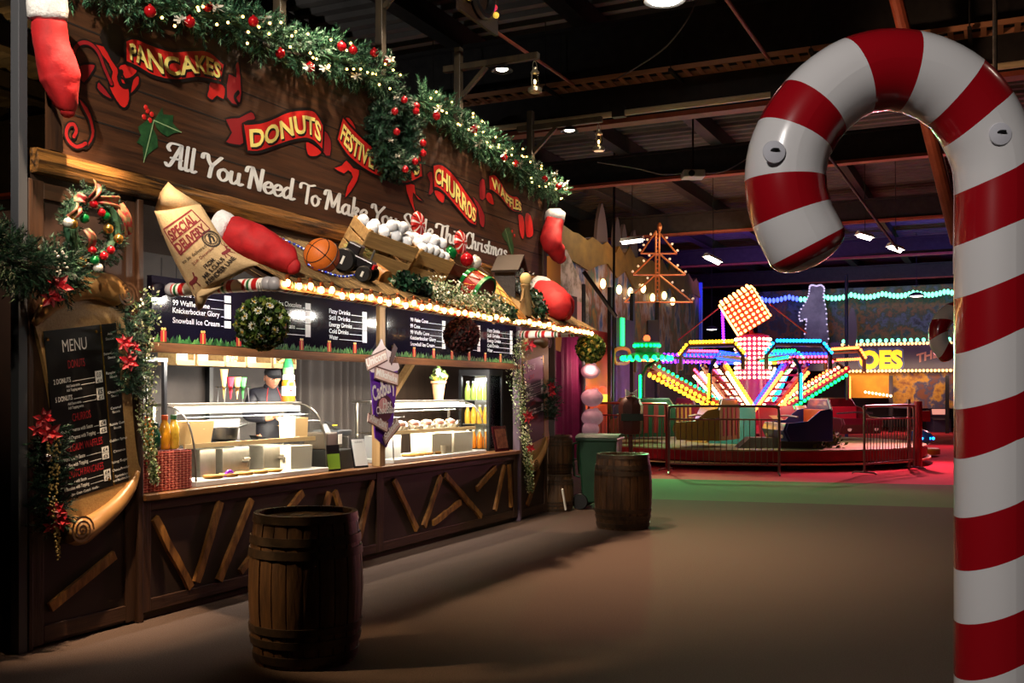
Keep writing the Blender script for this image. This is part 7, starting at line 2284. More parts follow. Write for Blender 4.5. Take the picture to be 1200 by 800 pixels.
trs = skin([BV[0], BV[14], BV[15], BV[16], BV[18], BV[19], BV[20]], [(0, 1), (1, 2), (2, 3), (0, 4), (4, 5), (5, 6)], [(0.165, 0.125), 0.105, 0.078, 0.06, 0.105, 0.078, 0.06]); part('trousers', trs, M_trs, pers, smooth='all')
mb = MB()
for s in (-1, 1):
    mb.ball((s * 0.11, -0.07, 0.045), 0.14, 14, 8, (0.36, 1.0, 0.33))
part('shoes', mb, M_black, pers, smooth=True)
mb = MB(); mb.grid(lambda a, b: Vector((-0.05 + 0.1 * a, -0.41 - 0.05 * b, 1.18 + 0.03 * math.sin(a * PI) - 0.02 * b)), 8, 4)
M_p = FS @ Matrix.Translation((PU, PD, PZ)) @ rz(-0.62)
mb.v = [FSI @ (M_p @ v) for v in mb.v]
solo('paper_napkin', mb, M_white, 'small white paper held in the hands of the person behind the case', 'napkin', FS)

# ================================================================== BESIDE THE STALL
t = make_barrel((8.2, 0.02, 0.56), 'small upper wooden barrel stacked at the right end of the stall', 0.56, 0.26, 0.235, FS)
t = make_barrel((8.2, 0.02, 0.0), 'dark lower barrel under the small barrel at the right end of the stall', 0.55, 0.27, 0.245, FS)
mb = MB(); mb.beam(ps(659, 573, -0.35), ps(663, 597, -0.35), 0.03, 0.02, (0, -1, 0)); solo('paper_strip', mb, M_card, 'white strip leaning against the lower barrel', 'strip', FS)
M_bin = mat('bin_green', (28, 66, 44), 0.4, c2=(22, 54, 36), scale=4)
t = thing('wheelie_bin', 'dark green wheelie bin standing behind the second barrel', 'bin', pf(706, 598) + Vector((0, 0.35, 0)), FW, rz(-0.25))
mb = MB()
Vb = []
for (s, z) in ((0.8, 0.1), (1.0, 1.03)):
    for x, y in ((-1, -1), (1, -1), (1, 1), (-1, 1)):
        Vb.append((x * 0.29 * s, y * 0.35 * s, z))
mb.add(Vb, [(0, 3, 2, 1)] + [(i, (i + 1) % 4, 4 + (i + 1) % 4, 4 + i) for i in range(4)]); part('body', mb, M_bin, t, bevel=0.03)
mb = MB(); mb.box((0, 0, 1.05), (0.63, 0.76, 0.05)); part('rim', mb, M_bin, t, bevel=0.015)
mb = MB(); mb.grid(lambda a, b: Vector((-0.32 + 0.64 * a, -0.39 + 0.78 * b, 1.08 + 0.05 * math.sin(b * PI) ** 0.6 * 1.0)), 4, 12); mb.grid(lambda a, b: Vector((-0.32 + 0.64 * a, -0.39 + 0.78 * b, 1.075)), 2, 2); part('lid', mb, mat('bin_lid', (56, 84, 66), 0.45), t, smooth='all')
mb = MB(); mb.tube([(-0.3, -0.2, 1.0), (-0.38, -0.2, 0.98), (-0.39, -0.2, 0.8), (-0.36, -0.2, 0.5), (-0.28, -0.2, 0.48)], 0.02, 8); mb.tube([(-0.3, 0.2, 1.0), (-0.38, 0.2, 0.98), (-0.39, 0.2, 0.8), (-0.36, 0.2, 0.5), (-0.28, 0.2, 0.48)], 0.02, 8); part('handle', mb, M_bin, t, smooth=True)
for y in (-0.3, 0.3):
    mb = MB(); mb.lathe([(0.06, -0.03), (0.11, -0.03), (0.12, -0.015), (0.12, 0.015), (0.11, 0.03), (0.06, 0.03)], 24, Matrix.Translation((-0.26, y, 0.12)) @ rx(PI / 2)); part('wheel', mb, M_black, t, smooth=35)
mb = MB(); mb.box((0.29, -0.2, 0.8), (0.01, 0.14, 0.42)); part('white_plate', mb, mat('bin_plate', (150, 150, 146), 0.5), t)
mb = MB(); mb.box2((8.62, 0.0, 0.0), (8.78, 0.14, 0.95)); solo('wooden_block', mb, W_slat, 'upright reddish wooden post between the small barrels and the wheelie bin', 'post', FS)
# magenta curtained booth with candy floss
rnd = random.Random(74)
mb = MB(); a0, b0 = ps(641, 395, 0.5), ps(684, 395, 0.5)
mb.grid(lambda a, b: Vector((a0.x + (b0.x - a0.x) * a, 0.5 + 0.05 * math.sin(a * 30) * (0.4 + 0.6 * b) + 0.02 * math.sin(a * 71), 2.75 - 2.1 * b)), 80, 14)
solo('magenta_curtain', mb, mat('magenta_cloth', (150, 16, 92), 0.7, c2=(120, 10, 72), scale=4), 'magenta cloth curtain hanging beside the right end of the stall', 'curtain', FS, smooth='all')
mb = MB(); mb.box2((a0.x - 0.1, 0.62, 0.0), (b0.x, 0.7, 3.4)); solo('booth_wall', mb, W_panel, 'brown wall behind the magenta curtain', 'wall panel', FS)
mb = MB(); mb.box2((a0.x, 0.44, 0.0), (b0.x, 0.58, 0.62)); solo('booth_counter', mb, W_rail, 'low brown front under the magenta curtain', 'counter', FS)
p = ps(684, 470, 0.45)
mb = MB(); mb.tube([(p.x, 0.45, 0), (p.x, 0.45, 3.6)], 0.035, 10); solo('booth_post', mb, M_galv, 'thin pale post at the right edge of the magenta curtain', 'post', FS)
q = [ps(x, y, 0.3) for x, y in ((636, 392), (659, 390), (657, 412), (652, 410))]
mb = MB(); mb.add(q + [v + Vector((0, 0.02, 0)) for v in q], [(0, 1, 2, 3), (7, 6, 5, 4)] + [(i, (i + 1) % 4, 4 + (i + 1) % 4, 4 + i) for i in range(4)]); solo('orange_pennant', mb, mat('orange_cloth', (224, 150, 60), 0.7), 'orange cloth corner hanging above the magenta curtain', 'cloth', FS)
q = [ps(x, y, 0.4) for x, y in ((640, 300), (657, 300), (657, 356), (641, 348))]
mb = MB(); mb.add(q + [v + Vector((0, 0.03, 0)) for v in q], [(0, 1, 2, 3), (7, 6, 5, 4)] + [(i, (i + 1) % 4, 4 + (i + 1) % 4, 4 + i) for i in range(4)]); solo('orange_board', mb, mat('orange_board', (214, 140, 50), 0.6), 'plain orange board behind the hanging stocking at the right end', 'board', FS)
M_floss = mat('candy_floss', (244, 196, 206), 0.8, c2=(232, 168, 184), scale=14, emit=0.12)
for k, (x, y, r_) in enumerate(((692, 435, 0.17), (694, 466, 0.2), (694, 489, 0.2), (692, 503, 0.16))):
    t = thing('candy_floss_bag', ('topmost pink candy floss bag by the pale post', 'second pink candy floss bag by the pale post', 'third pink candy floss bag by the pale post', 'lowest pink candy floss bag by the pale post')[k], 'candy floss', ps(x, y, 0.3) + Vector((0, 0, -r_)), FS)
    mb = MB(); mb.ball((0, 0, r_), r_, 18, 12, (1.2, 0.9, 0.75)); mb.v = [v * (1 + 0.06 * noise.noise(v * 9 + Vector((k, 0, 0)))) for v in mb.v]; part('floss', mb, M_floss, t, smooth='all')
    mb = MB(); mb.lathe([(0.06, r_ * 1.6), (0.02, r_ * 1.75), (0.05, r_ * 1.95)], 10, ry(0.5)); part('bag_neck', mb, M_floss, t, smooth=True)
lamp('booth_glow', 'POINT', ps(694, 430, 0.15), 10, (1.0, 0.62, 0.5), FS, None, 0.1)
lamp('booth_glow', 'POINT', ps(664, 420, -0.2), 3, (1.0, 0.7, 0.6), FS, None, 0.1)

# ================================================================== THE SPINNING RIDE
rnd = random.Random(81)
RC = Vector((6.35, 27.0, 0))
DZ = 0.47
G = {'y': mat('led_yellow', (255, 180, 30), emit=7), 'g': mat('led_green', (10, 255, 110), emit=5), 'b': mat('led_blue', (20, 50, 255), emit=9), 'c': mat('led_cyan', (20, 150, 255), emit=7),
     'w': mat('led_white', (255, 206, 150), emit=7), 'p': mat('led_violet', (120, 30, 255), emit=7), 'o': mat('led_orange', (255, 110, 50), emit=7), 'k': mat('led_pink', (255, 70, 110), emit=6)}
M_rred = mat('ride_red', (150, 24, 34), 0.35, c2=(120, 16, 26), scale=3)
M_frame = mat('ride_frame', (90, 64, 50), 0.35, 0.4)
M_mag = mat('ride_magenta', (170, 30, 100), 0.3)
M_deck = mat('ride_deck', (150, 152, 110), 0.6, c2=(120, 130, 90), scale=4)
M_bk = mat('ride_black', (18, 16, 18), 0.4)


def bulbs(mb, p0, p1, n, r):
    p0 = Vector(p0); p1 = Vector(p1)
    for i in range(n):
        mb.ball(p0.lerp(p1, (i + 0.5) / n), r, 6, 4)
    return mb


ride = thing('spinning_ride', 'brightly lit spinning fairground ride with hanging cars and a bulb covered cube on top', 'fairground ride', RC)
mb = MB(); mb.lathe([(3.6, DZ - 0.06), (4.25, DZ - 0.06), (4.25, DZ), (0.01, DZ)], 64, caps=False); part('deck', mb, M_deck, ride, smooth=30)
mb = MB(); mb.lathe([(4.24, DZ - 0.26), (4.27, DZ - 0.26), (4.27, DZ - 0.03), (4.24, DZ - 0.03)], 64, caps=False); rim = part('rim_board', mb, M_rred, ride, smooth=30)
mb = MB()
put_text(mb, 'PLEASE KEEP CLEAR', lambda x, y: Vector((4.285 * math.sin(x), -4.285 * math.cos(x), DZ - 0.22 + y)), -0.1, 0.75, 0, 0.13, 0.02)
mb = MB(); mb.lathe([(4.25, DZ - 0.33), (4.36, DZ - 0.33), (4.36, DZ - 0.29), (4.25, DZ - 0.29)], 64, caps=False); part('rim_trim', mb, mat('trim_cream', (214, 190, 140), 0.4), ride, smooth=30)
for k in range(12):
    a = 2 * PI * k / 12; mb = MB(); mb.box((3.7 * math.cos(a), 3.7 * math.sin(a), 0.19), (0.3, 0.3, 0.38), rz(a).to_3x3()); part('foot', mb, M_bk, ride)
mb = MB(); mb.lathe([(1.2, DZ), (1.2, DZ + 0.25), (0.75, DZ + 0.45), (0.7, 1.3), (0.5, 1.5), (0.45, 2.1), (0.42, 3.25), (0.3, 3.3)], 32, caps=False); part('hub_column', mb, M_mag, ride, smooth=30)
mb = MB()
for j in range(9):
    for k in range(22):
        a = 2 * PI * k / 22; mb.ball((0.45 * math.cos(a), 0.45 * math.sin(a), 2.15 + j * 0.125), 0.042, 6, 4)
part('column_bulbs', mb, G['w'], ride, kind='stuff')
# painted boards round the hub
BC = [(20, 110, 110), (206, 180, 130), (160, 30, 36), (30, 60, 130), (190, 150, 50), (20, 110, 110), (150, 30, 60), (206, 180, 130)]
for k in range(8):
    a0 = 2 * PI * (k + 0.3) / 8 - 0.36; a1 = a0 + 0.72; r0, r1 = 1.75, 1.35
    mb = MB()
    q = [Vector((r0 * math.cos(a0), r0 * math.sin(a0), DZ)), Vector((r0 * math.cos(a1), r0 * math.sin(a1), DZ)), Vector((r1 * math.cos(a1), r1 * math.sin(a1), 1.42)), Vector((r1 * math.cos(a0), r1 * math.sin(a0), 1.42))]
    n_ = (q[1] - q[0]).cross(q[3] - q[0]).normalized() * 0.04
    mb.add(q + [v - n_ for v in q], [(0, 1, 2, 3), (7, 6, 5, 4)] + [(i, 4 + i, 4 + (i + 1) % 4, (i + 1) % 4) for i in range(4)])
    bd = part('painted_board', mb, mat('hub_paint_%d' % k, BC[k], 0.4), ride)
    c = (q[0] + q[1] + q[2] + q[3]) / 4 + n_ * 0.3; ex = (q[1] - q[0]).normalized(); ez = (q[3] - q[0]).normalized()
    mb = MB(); mb.add([c + ex * x + ez * y for x, y in ((-0.3, -0.25), (0.05, 0), (-0.3, 0.25), (-0.05, 0.25), (0.32, 0), (-0.05, -0.25))], [(0, 1, 2, 3, 4, 5)]); part('chevron', mb, mat('hub_chev_%d' % k, BC[(k + 3) % 8], 0.4), bd)

ARMS = [(195, 'gyp', (18, 62, 44), (120, 24, 30), 'canopy'), (238, 'ywb', (120, 104, 48), (130, 26, 36), 'arch'), (277, 'bog', (24, 50, 120), (210, 90, 40), 'arch'), (22, 'ogk', (90, 16, 34), (200, 40, 70), 'arch'),
        (64, 'gcy', (20, 80, 90), (200, 160, 60), 'arch'), (106, 'kwb', (130, 30, 40), (220, 180, 60), 'arch'), (150, 'cyp', (30, 60, 110), (200, 200, 90), 'arch')]
for (az, cc, cm, cs_, top) in ARMS:
    T = rz(R(az))
    P = lambda r_, s_, z: T @ Vector((r_, s_, z))
    mb = MB()
    for s in (-0.22, 0.22):
        mb.beam(P(0.6, s, 1.25), P(2.95, s * 1.1, 2.42), 0.07, 0.12)
    for i in range(7):
        q = (i + 0.5) / 7
        mb.beam(P(0.6 + 2.35 * q, -0.22, 1.25 + 1.17 * q), P(0.6 + 2.35 * q, 0.22, 1.25 + 1.17 * q), 0.05, 0.05)
    arm = part('arm', mb, M_mag if cc[0] in 'ob' else M_rred, ride)
    for s, c_, dz in ((-0.29, cc[0], 0.07), (0.29, cc[0], 0.07), (-0.3, cc[1], -0.12), (0.3, cc[1], -0.12), (0.0, 'w', 0.1)):
        mb = bulbs(MB(), P(0.75, s, 1.32 + dz), P(2.85, s * 1.08, 2.37 + dz), 17, 0.042 if dz > 0 else 0.05); part('bulb_row', mb, G[c_], arm, kind='stuff')
    mb = MB(); mb.beam(P(0.42, 0, 2.6), P(2.7, 0, 2.66), 0.07, 0.08); br = part('top_tie', mb, M_frame, ride)
    mb = bulbs(MB(), P(0.7, 0.05, 2.7), P(2.6, 0.05, 2.74), 16, 0.038); mb = bulbs(mb, P(0.7, -0.07, 2.55), P(2.6, -0.07, 2.6), 16, 0.038); part('bulb_row', mb, G[cc[2]], br, kind='stuff')
    if top == 'arch':
        A = [(-0.78, 2.3), (-0.78, 2.62), (-0.56, 2.88), (0.56, 2.88), (0.78, 2.62), (0.78, 2.3)]
        mb = MB(); mb.tube([P(3.0, x, z) for x, z in A], 0.055, 8); ar = part('arch_frame', mb, M_frame, ride)
        mb = bulbs(MB(), P(3.02, -0.56, 2.97), P(3.02, 0.56, 2.97), 14, 0.042); mb = bulbs(mb, P(3.02, -0.84, 2.66), P(3.02, -0.6, 2.94), 4, 0.04); mb = bulbs(mb, P(3.02, 0.84, 2.66), P(3.02, 0.6, 2.94), 4, 0.04); part('bulb_row', mb, G['y' if cc[0] == 'y' else ('c' if cc[0] == 'b' else cc[0])], ar, kind='stuff')
        mb = bulbs(MB(), P(3.04, -0.7, 2.66), P(3.04, 0.7, 2.66), 15, 0.04); part('bulb_row', mb, G['b' if cc[0] in 'yb' else 'o'], ar, kind='stuff')
    else:
        mb = MB(); mb.lathe([(0.62, 2.62), (0.62, 2.68), (0.3, 2.78), (0.3, 2.98), (0.36, 3.02), (0.3, 3.06), (0.001, 3.08)], 24, Matrix.Translation(P(3.0, 0, 0))); ar = part('canopy', mb, mat('canopy_green', (30, 120, 70), 0.4), ride, smooth=30)
        mb = MB()
        for k in range(18):
            a = 2 * PI * k / 18; mb.ball(P(3.0, 0, 2.63) + Vector((0.62 * math.cos(a), 0.62 * math.sin(a), 0)), 0.07, 6, 4)
            mb.ball(P(3.0, 0, 2.9) + Vector((0.32 * math.cos(a), 0.32 * math.sin(a), 0.05)), 0.045, 6, 4)
        part('bulb_ring', mb, G['g'], ar, kind='stuff')
        mb = MB(); mb.ball(P(3.0, 0, 3.14), 0.09, 10, 8); part('orange_beacon', mb, mat('beacon', (255, 100, 50), emit=3), ar)
    mb = MB(); mb.tube([P(2.75, 0, 2.55), P(3.0, 0, 2.4), P(3.1, 0, 2.2), P(3.1, 0, 1.55)], 0.05, 8); hg = part('hanger', mb, M_bk, ride)
    mb = bulbs(MB(), P(3.18, 0.0, 1.6), P(3.18, 0.0, 2.2), 12, 0.036); part('bulb_row', mb, G[cc[0] if cc[0] != 'b' else 'c'], hg, kind='stuff')
    # car: heading along the clockwise tangent
    CT = Matrix.Translation(P(3.1, 0, 0.64)) @ rz(R(az) - PI / 2) @ Matrix.Identity(4)      # local +X = heading
    cmat = mat('car_%d' % az, cm, 0.3, coat=0.4); smat = mat('carstripe_%d' % az, cs_, 0.35)
    back = [(-0.68, 0.0), (0.68, 0.0), (0.68, 0.7), (0.5, 0.95), (-0.5, 0.95), (-0.68, 0.7)]
    mb = MB(); mb.prism(back, -0.5, -0.43, lambda x, y, z: CT @ Vector((z, x, y)))
    mb.merge(MB().box((0.05, 0, 0.03), (1.05, 1.32, 0.06)), CT)
    for s in (-1, 1):
        m2 = MB(); m2.prism([(-0.46, 0.0), (0.5, 0.0), (0.62, 0.25), (0.55, 0.42), (0.1, 0.46), (-0.2, 0.7), (-0.46, 0.75)], s * 0.66 - 0.025, s * 0.66 + 0.025, lambda x, y, z: Vector((x, z, y))); mb.merge(m2, CT)
    m2 = MB(); m2.prism([(0.5, 0.0), (0.56, 0.0), (0.68, 0.25), (0.61, 0.42), (0.55, 0.42), (0.62, 0.25)], -0.66, 0.66, lambda x, y, z: Vector((x, z, y))); mb.merge(m2, CT)
    car = part('car', mb, cmat, ride, bevel=0.012)
    mb = MB(); mb.merge(MB().box((-0.2, 0, 0.24), (0.5, 1.26, 0.12)), CT); mb.merge(MB().box((-0.38, 0, 0.5), (0.1, 1.2, 0.45)), CT); part('seat', mb, smat, car, bevel=0.02)
    mb = MB()
    for s in (-0.42, -0.14, 0.14, 0.42):
        mb.merge(MB().box((-0.505, s, 0.45), (0.012, 0.12, 0.7)), CT)
    part('back_stripes', mb, smat, car)
    mb = MB(); mb.merge(MB().tube([(-0.47, -0.68, 0.7), (-0.47, -0.5, 0.95), (-0.47, 0.5, 0.95), (-0.47, 0.68, 0.7)], 0.03, 6)); mb.tr(CT); part('edge_trim', mb, M_galv, car)
    mb = MB()
    for s in (-0.45, 0.45):
        mb.merge(MB().lathe([(0.03, 0), (0.07, 0.01), (0.07, 0.03), (0.001, 0.035)], 14, Matrix.Translation((0.6, s, 0.14)) @ ry(PI / 2)), CT)
    part('headlights', mb, M_card, car)
    mb = MB(); mb.merge(MB().tube([(0.3, -0.6, 0.55), (0.34, 0, 0.58), (0.3, 0.6, 0.55)], 0.025, 6), CT); part('lap_bar', mb, M_galv, car)
# cube on top
CM = Matrix.Translation((-0.22, 0, 3.92)) @ ry(-R(32)) @ rz(R(-12)) @ rx(R(6))
hs = 0.46
mb = MB(); mb.box((0, 0, 0), (hs * 2, hs * 2, hs * 2)); mb.tr(CM); cube = part('cube_frame', mb, mat('cube_red', (190, 60, 24), 0.4), ride, bevel=0.02)
pts = [CM @ Vector((-hs + 2 * hs * (i + 0.5) / 7, -hs - 0.01, -hs + 2 * hs * (j + 0.5) / 7)) for i in range(7) for j in range(7)]
pts += [CM @ Vector((hs + 0.01, -hs + 2 * hs * (i + 0.5) / 7, -hs + 2 * hs * (j + 0.5) / 7)) for i in range(7) for j in range(7)]
mb = MB(); mb.ball((0, 0, 0), 0.042, 8, 6)
o = part('bulb', mb, mat('cube_bulb', (255, 170, 90), emit=8), cube)
for i, p in enumerate(pts):
    if i:
        o = o.copy(); scene.collection.objects.link(o)
    o.location = p
mb = MB()
for i in range(7):
    for j in range(7):
        for p in ((-hs - 0.01, -hs + 2 * hs * (i + 0.5) / 7, -hs + 2 * hs * (j + 0.5) / 7), (-hs + 2 * hs * (i + 0.5) / 7, -hs + 2 * hs * (j + 0.5) / 7, hs + 0.01), (-hs + 2 * hs * (i + 0.5) / 7, hs + 0.01, -hs + 2 * hs * (j + 0.5) / 7)):
            mb.ball(CM @ Vector(p), 0.042, 6, 4)
part('far_side_bulbs', mb, MATS['cube_bulb'], cube, kind='stuff')
mb = MB(); mb.tube([(0, 0, 3.25), (-0.1, 0, 3.5)], 0.06, 8); part('cube_post', mb, M_rred, ride)
for k, (c_, col, e_) in enumerate((((1.2, -1.6, 2.2), (1.0, 0.6, 0.45), 60), ((-2.0, -1.8, 2.0), (0.5, 1.0, 0.55), 55), ((3.2, -1.2, 2.2), (1.0, 0.3, 0.42), 70), ((-0.4, -3.6, 2.1), (0.9, 0.8, 0.5), 40))):
    lamp('ride_glow', 'POINT', RC + Vector(c_), e_, col, FW, None, 0.25)
lamp('green_wash', 'SPOT', RC + Vector((-3.0, -2.4, 2.9)), 1700, (0.35, 1.0, 0.4), FW, (4.2, 18.3, 0), 0.1, angle=60, blend=0.8)
lamp('red_wash', 'SPOT', RC + Vector((3.4, -1.5, 3.0)), 1500, (1.0, 0.25, 0.35), FW, (9.6, 23.0, 0), 0.1, angle=130, blend=0.8)
lamp('red_wash', 'SPOT', (15.0, 34.0, 3.4), 700, (1.0, 0.3, 0.4), FW, (13.5, 30.0, 0), 0.1, angle=130, blend=0.8)
# ramp, shrub, ticket stand on the deck
mb = MB(); c = RC + Vector((-0.1, -3.0, DZ)); mb.prism([(-1.0, 0), (1.0, 0), (0.72, 0.24), (-0.72, 0.24)], -0.25, 0.25, lambda x, y, z: c + Vector((x, z, y))); solo('grey_step', mb, mat('step_grey', (108, 100, 96), 0.7), 'grey sloping step lying on the front of the ride deck', 'step', bevel=0.01)
f = path_fn([RC + Vector((0.75, -3.2, DZ + 0.12)), RC + Vector((1.0, -3.1, DZ + 0.2)), RC + Vector((1.2, -3.2, DZ + 0.12))])
solo('small_shrub', leaves_mesh(f, 350, 0.25, 0.06), M_box, 'small green shrub on the ride deck right of the grey step', 'plant')
t = thing('ticket_stand', 'dark brown rounded stand with a white bow, in front of the left ride car', 'stand', Vector((2.69, 23.2, 0)))
mb = MB(); mb.lathe([(0.2, 0), (0.2, 0.03), (0.05, 0.06), (0.05, 0.8), (0.24, 0.82), (0.26, 0.9), (0.28, 1.45), (0.2, 1.62), (0.08, 1.7)], 8); part('body', mb, M_dark if False else mat('stand_brown', (70, 28, 22), 0.5), t, smooth=35)
mb = MB(); mb.box((0, -0.27, 1.2), (0.5, 0.05, 0.16)); part('dark_plate', mb, mat('plate_green_black', (20, 40, 28), 0.4), t)
mb = MB()
for s in (-1, 1):
    mb.add([(0, -0.16, 1.74), (s * 0.13, -0.16, 1.83), (s * 0.13, -0.16, 1.65), (0, -0.12, 1.74), (s * 0.13, -0.1, 1.83), (s * 0.13, -0.1, 1.65)], [(0, 1, 2), (5, 4, 3), (1, 4, 5, 2), (0, 3, 4, 1), (2, 5, 3, 0)])
part('white_bow', mb, M_white, t)


# crowd barriers
def barrier(a, b, h, label, m, nb=20):
    a = Vector(a); b = Vector(b); d = (b - a); L = d.length; d.normalize()
    t = thing('crowd_barrier', label, 'barrier', (a + b) / 2, FW, rz(math.atan2(d.y, d.x)))
    x = L / 2; c = 0.16
    mb = MB(); mb.tube(smooth_pts([(-x, 0, 0.04), (-x, 0, h - c), (-x + c * 0.3, 0, h - c * 0.3), (-x + c, 0, h), (x - c, 0, h), (x - c * 0.3, 0, h - c * 0.3), (x, 0, h - c), (x, 0, 0.04)], 4), 0.028, 8); part('outer_frame', mb, m, t, smooth=True)
    for z in (0.22, h - 0.28):
        mb = MB(); mb.tube([(-x, 0, z), (x, 0, z)], 0.02, 6); part('rail', mb, m, t)
    first = None
    for i in range(nb):
        xx = -x + L * (i + 1) / (nb + 1)
        if first is None:
            mb = MB(); mb.tube([(0, 0, 0.22), (0, 0, h - 0.28)], 0.01, 6); first = part('bar', mb, m, t)
        else:
            first = first.copy(); scene.collection.objects.link(first)
        first.location = (xx, 0, 0)
    for s in (-1, 1):
        mb = MB(); mb.tube([(s * (x - 0.0), -0.28, 0.02), (s * x, -0.22, 0.05), (s * x, 0.22, 0.05), (s * x, 0.28, 0.02)], 0.02, 6); part('foot', mb, m, t)
    return t


M_bar = mat('barrier_steel', (132, 120, 112), 0.4, 0.8)
barrier(pf(784, 555), pf(913, 557), 1.46, 'steel crowd barrier standing in front of the ride centre', M_bar, 18)
barrier(pf(1013, 556), pf(1071, 549.5), 1.46, 'steel crowd barrier standing at the right front of the ride', M_bar, 16)
barrier(pf(690, 545), pf(781, 551), 1.5, 'reddish crowd barrier between the wheelie bin and the ride', mat('barrier_red', (120, 40, 38), 0.4, 0.5), 17)
mb = MB(); mb.tube([pf(1076, 548), pf(1076, 548) + Vector((0, 0, 1.55))], 0.09, 12); solo('red_post', mb, M_rred, 'thick red post at the right end of the right barrier', 'post', smooth=30)
mb = MB(); mb.tube([pf(1067, 549) + Vector((0, 0.1, 0)), pf(1067, 549) + Vector((0, 0.1, 1.6))], 0.04, 8); solo('thin_post', mb, M_bar, 'thin steel post beside the thick red post', 'post')
# small kiddie ride at the far right
p = pf(1081, 536)
t = thing('kiddie_ride', 'small kiddie ride with yellow kerb and blue car near the huge cane', 'fairground ride', p + Vector((0, 0.8, 0)))
mb = MB(); mb.lathe([(0.01, 0.22), (0.72, 0.22), (0.75, 0.18), (0.75, 0.06), (0.7, 0.06)], 30, caps=False); part('yellow_kerb', mb, mat('kerb_yellow', (214, 160, 40), 0.4), t, smooth=30)
mb = MB(); mb.ball((0.25, 0, 0.5), 0.4, 16, 10, (0.8, 1.2, 0.6)); cb2 = part('blue_car', mb, mat('kiddie_blue', (30, 90, 160), 0.25, coat=0.5), t, smooth=True)
mb = MB(); mb.merge(bulbs(MB(), (0.0, -0.42, 0.5), (0.5, -0.42, 0.5), 5, 0.04)); part('bulb_row', mb, G['c'], cb2, kind='stuff')
mb = MB(); mb.tube([(0.2, 0, 0.5), (0.2, 0, 1.3)], 0.04, 8); part('pole', mb, M_bk, t)
mb = MB(); mb.box((0.3, 0, 1.1), (0.34, 0.3, 0.3), rz(0.4).to_3x3()); part('red_panel', mb, M_rred, t)

# ================================================================== WIRE LIGHT TREE
YT = 31.0
t = thing('wire_light_tree', 'tall tree shaped copper rod frame with small bulbs against the dark roof', 'light tree', (pw(770, 300, YT).x, YT, 0))
b0 = FRAME[t.name]
M_copr = mat('copper_rod', (196, 122, 74), 0.35, 0.7)
mb = MB(); mb.tube([Vector((0, 0, 0)), pw(770, 354, YT) - b0], 0.07, 8); part('post', mb, M_bk, t)
mb = MB()
for x in (768.5, 772.5):
    mb.tube([pw(x, 360, YT) - b0, pw(x, 270, YT) - b0], 0.03, 6)
for y in range(274, 358, 5):
    mb.tube([pw(768.5, y, YT) - b0, pw(772.5, y, YT) - b0], 0.02, 5)
part('trunk', mb, M_copr, t)
for (ax, ay, lx, rx2, by) in ((770, 272, 751, 793, 297), (770, 297, 742, 803, 322), (770, 322, 732, 812, 354)):
    mb = MB(); mb.tube([pw(lx, by, YT) - b0, pw(rx2, by, YT) - b0], 0.03, 6); mb.tube([pw(lx, by, YT) - b0, pw(ax - 2, ay, YT) - b0], 0.03, 6); mb.tube([pw(rx2, by, YT) - b0, pw(ax + 2, ay, YT) - b0], 0.03, 6)
    br = part('branch_tier', mb, M_copr, t)
    mb = MB(); mb.ball((0, 0, 0), 0.04, 8, 6)
    pp = [(pw(lx, by, YT).lerp(pw(ax - 2, ay, YT), q) + Vector((-0.05, 0, 0.07)) - b0) for q in (0.05, 0.3, 0.55, 0.8)] + [(pw(rx2, by, YT).lerp(pw(ax + 2, ay, YT), q) + Vector((0.05, 0, 0.06)) - b0) for q in (0.05, 0.35, 0.65)]
    o = None
    for p in pp:
        if o is None: o = part('small_bulb', mb, mat('dim_bulb', (255, 236, 210), emit=0.15), br)
        else: o = o.copy(); scene.collection.objects.link(o)
        o.location = p
mb = MB(); mb.ball(pw(773, 266, YT) - b0, 0.12, 10, 8, (0.6, 0.6, 1.2)); part('finial', mb, M_copr, t)
mb = MB(); mb.box(pw(765, 388, YT - 0.3) - b0, (0.36, 0.3, 0.66)); part('black_box', mb, M_bk, t, bevel=0.02)

# ================================================================== PAINTED FACADE ON THE LEFT
def mural(name, cols, scale, stretch=(1, 1, 1), rough=0.6):
    if name in MATS:
        return MATS[name]
    m = mat(name, cols[0], rough, c2=cols[1], scale=scale, stretch=stretch)
    nt = m.node_tree
    rp = [n for n in nt.nodes if n.type == 'VALTORGB'][0]
    e = rp.color_ramp.elements
    e[0].position = 0.3; e[1].position = 0.36
    for i, c in enumerate(cols[2:]):
        k = e.new(0.42 + 0.28 * i / max(1, len(cols) - 2)); k.color = lin(c)
    return m


FD = 4.5
M_mur = mural('mural_caves', [(40, 34, 30), (150, 110, 40), (60, 90, 80), (120, 70, 40), (150, 140, 140), (40, 70, 130), (30, 90, 60), (110, 50, 110)], 0.6, (1.6, 1, 0.7))
t = thing('painted_facade', 'long painted dark ride facade with a jagged yellow top behind the stall end', 'facade', (24.0, FD, 0), FS)
pl = [(13.0, 0.0), (33.0, 0.0), (33.0, 6.0)]
x = 33.0
while x > 13.5:
    x -= rnd.uniform(0.5, 0.9); pl.append((x, 6.05 + rnd.uniform(0.05, 0.3))); x -= rnd.uniform(0.3, 0.6); pl.append((x, 6.0 + rnd.uniform(-0.1, 0.1)))
pl.append((13.0, 6.1))
mb = MB(); mb.prism(pl, FD, FD + 0.15, lambda x, y, z: Vector((x, z, y))); part('mural_board', mb, M_mur, t, rel=True)
pl2 = [(13.0, 5.35)] + [(13.0 + i * 0.8, 5.35 + rnd.uniform(-0.35, 0.2)) for i in range(1, 25)] + [(33.0, 5.4)] + [p for p in pl if p[1] > 5.6 and p[0] < 33][::1]
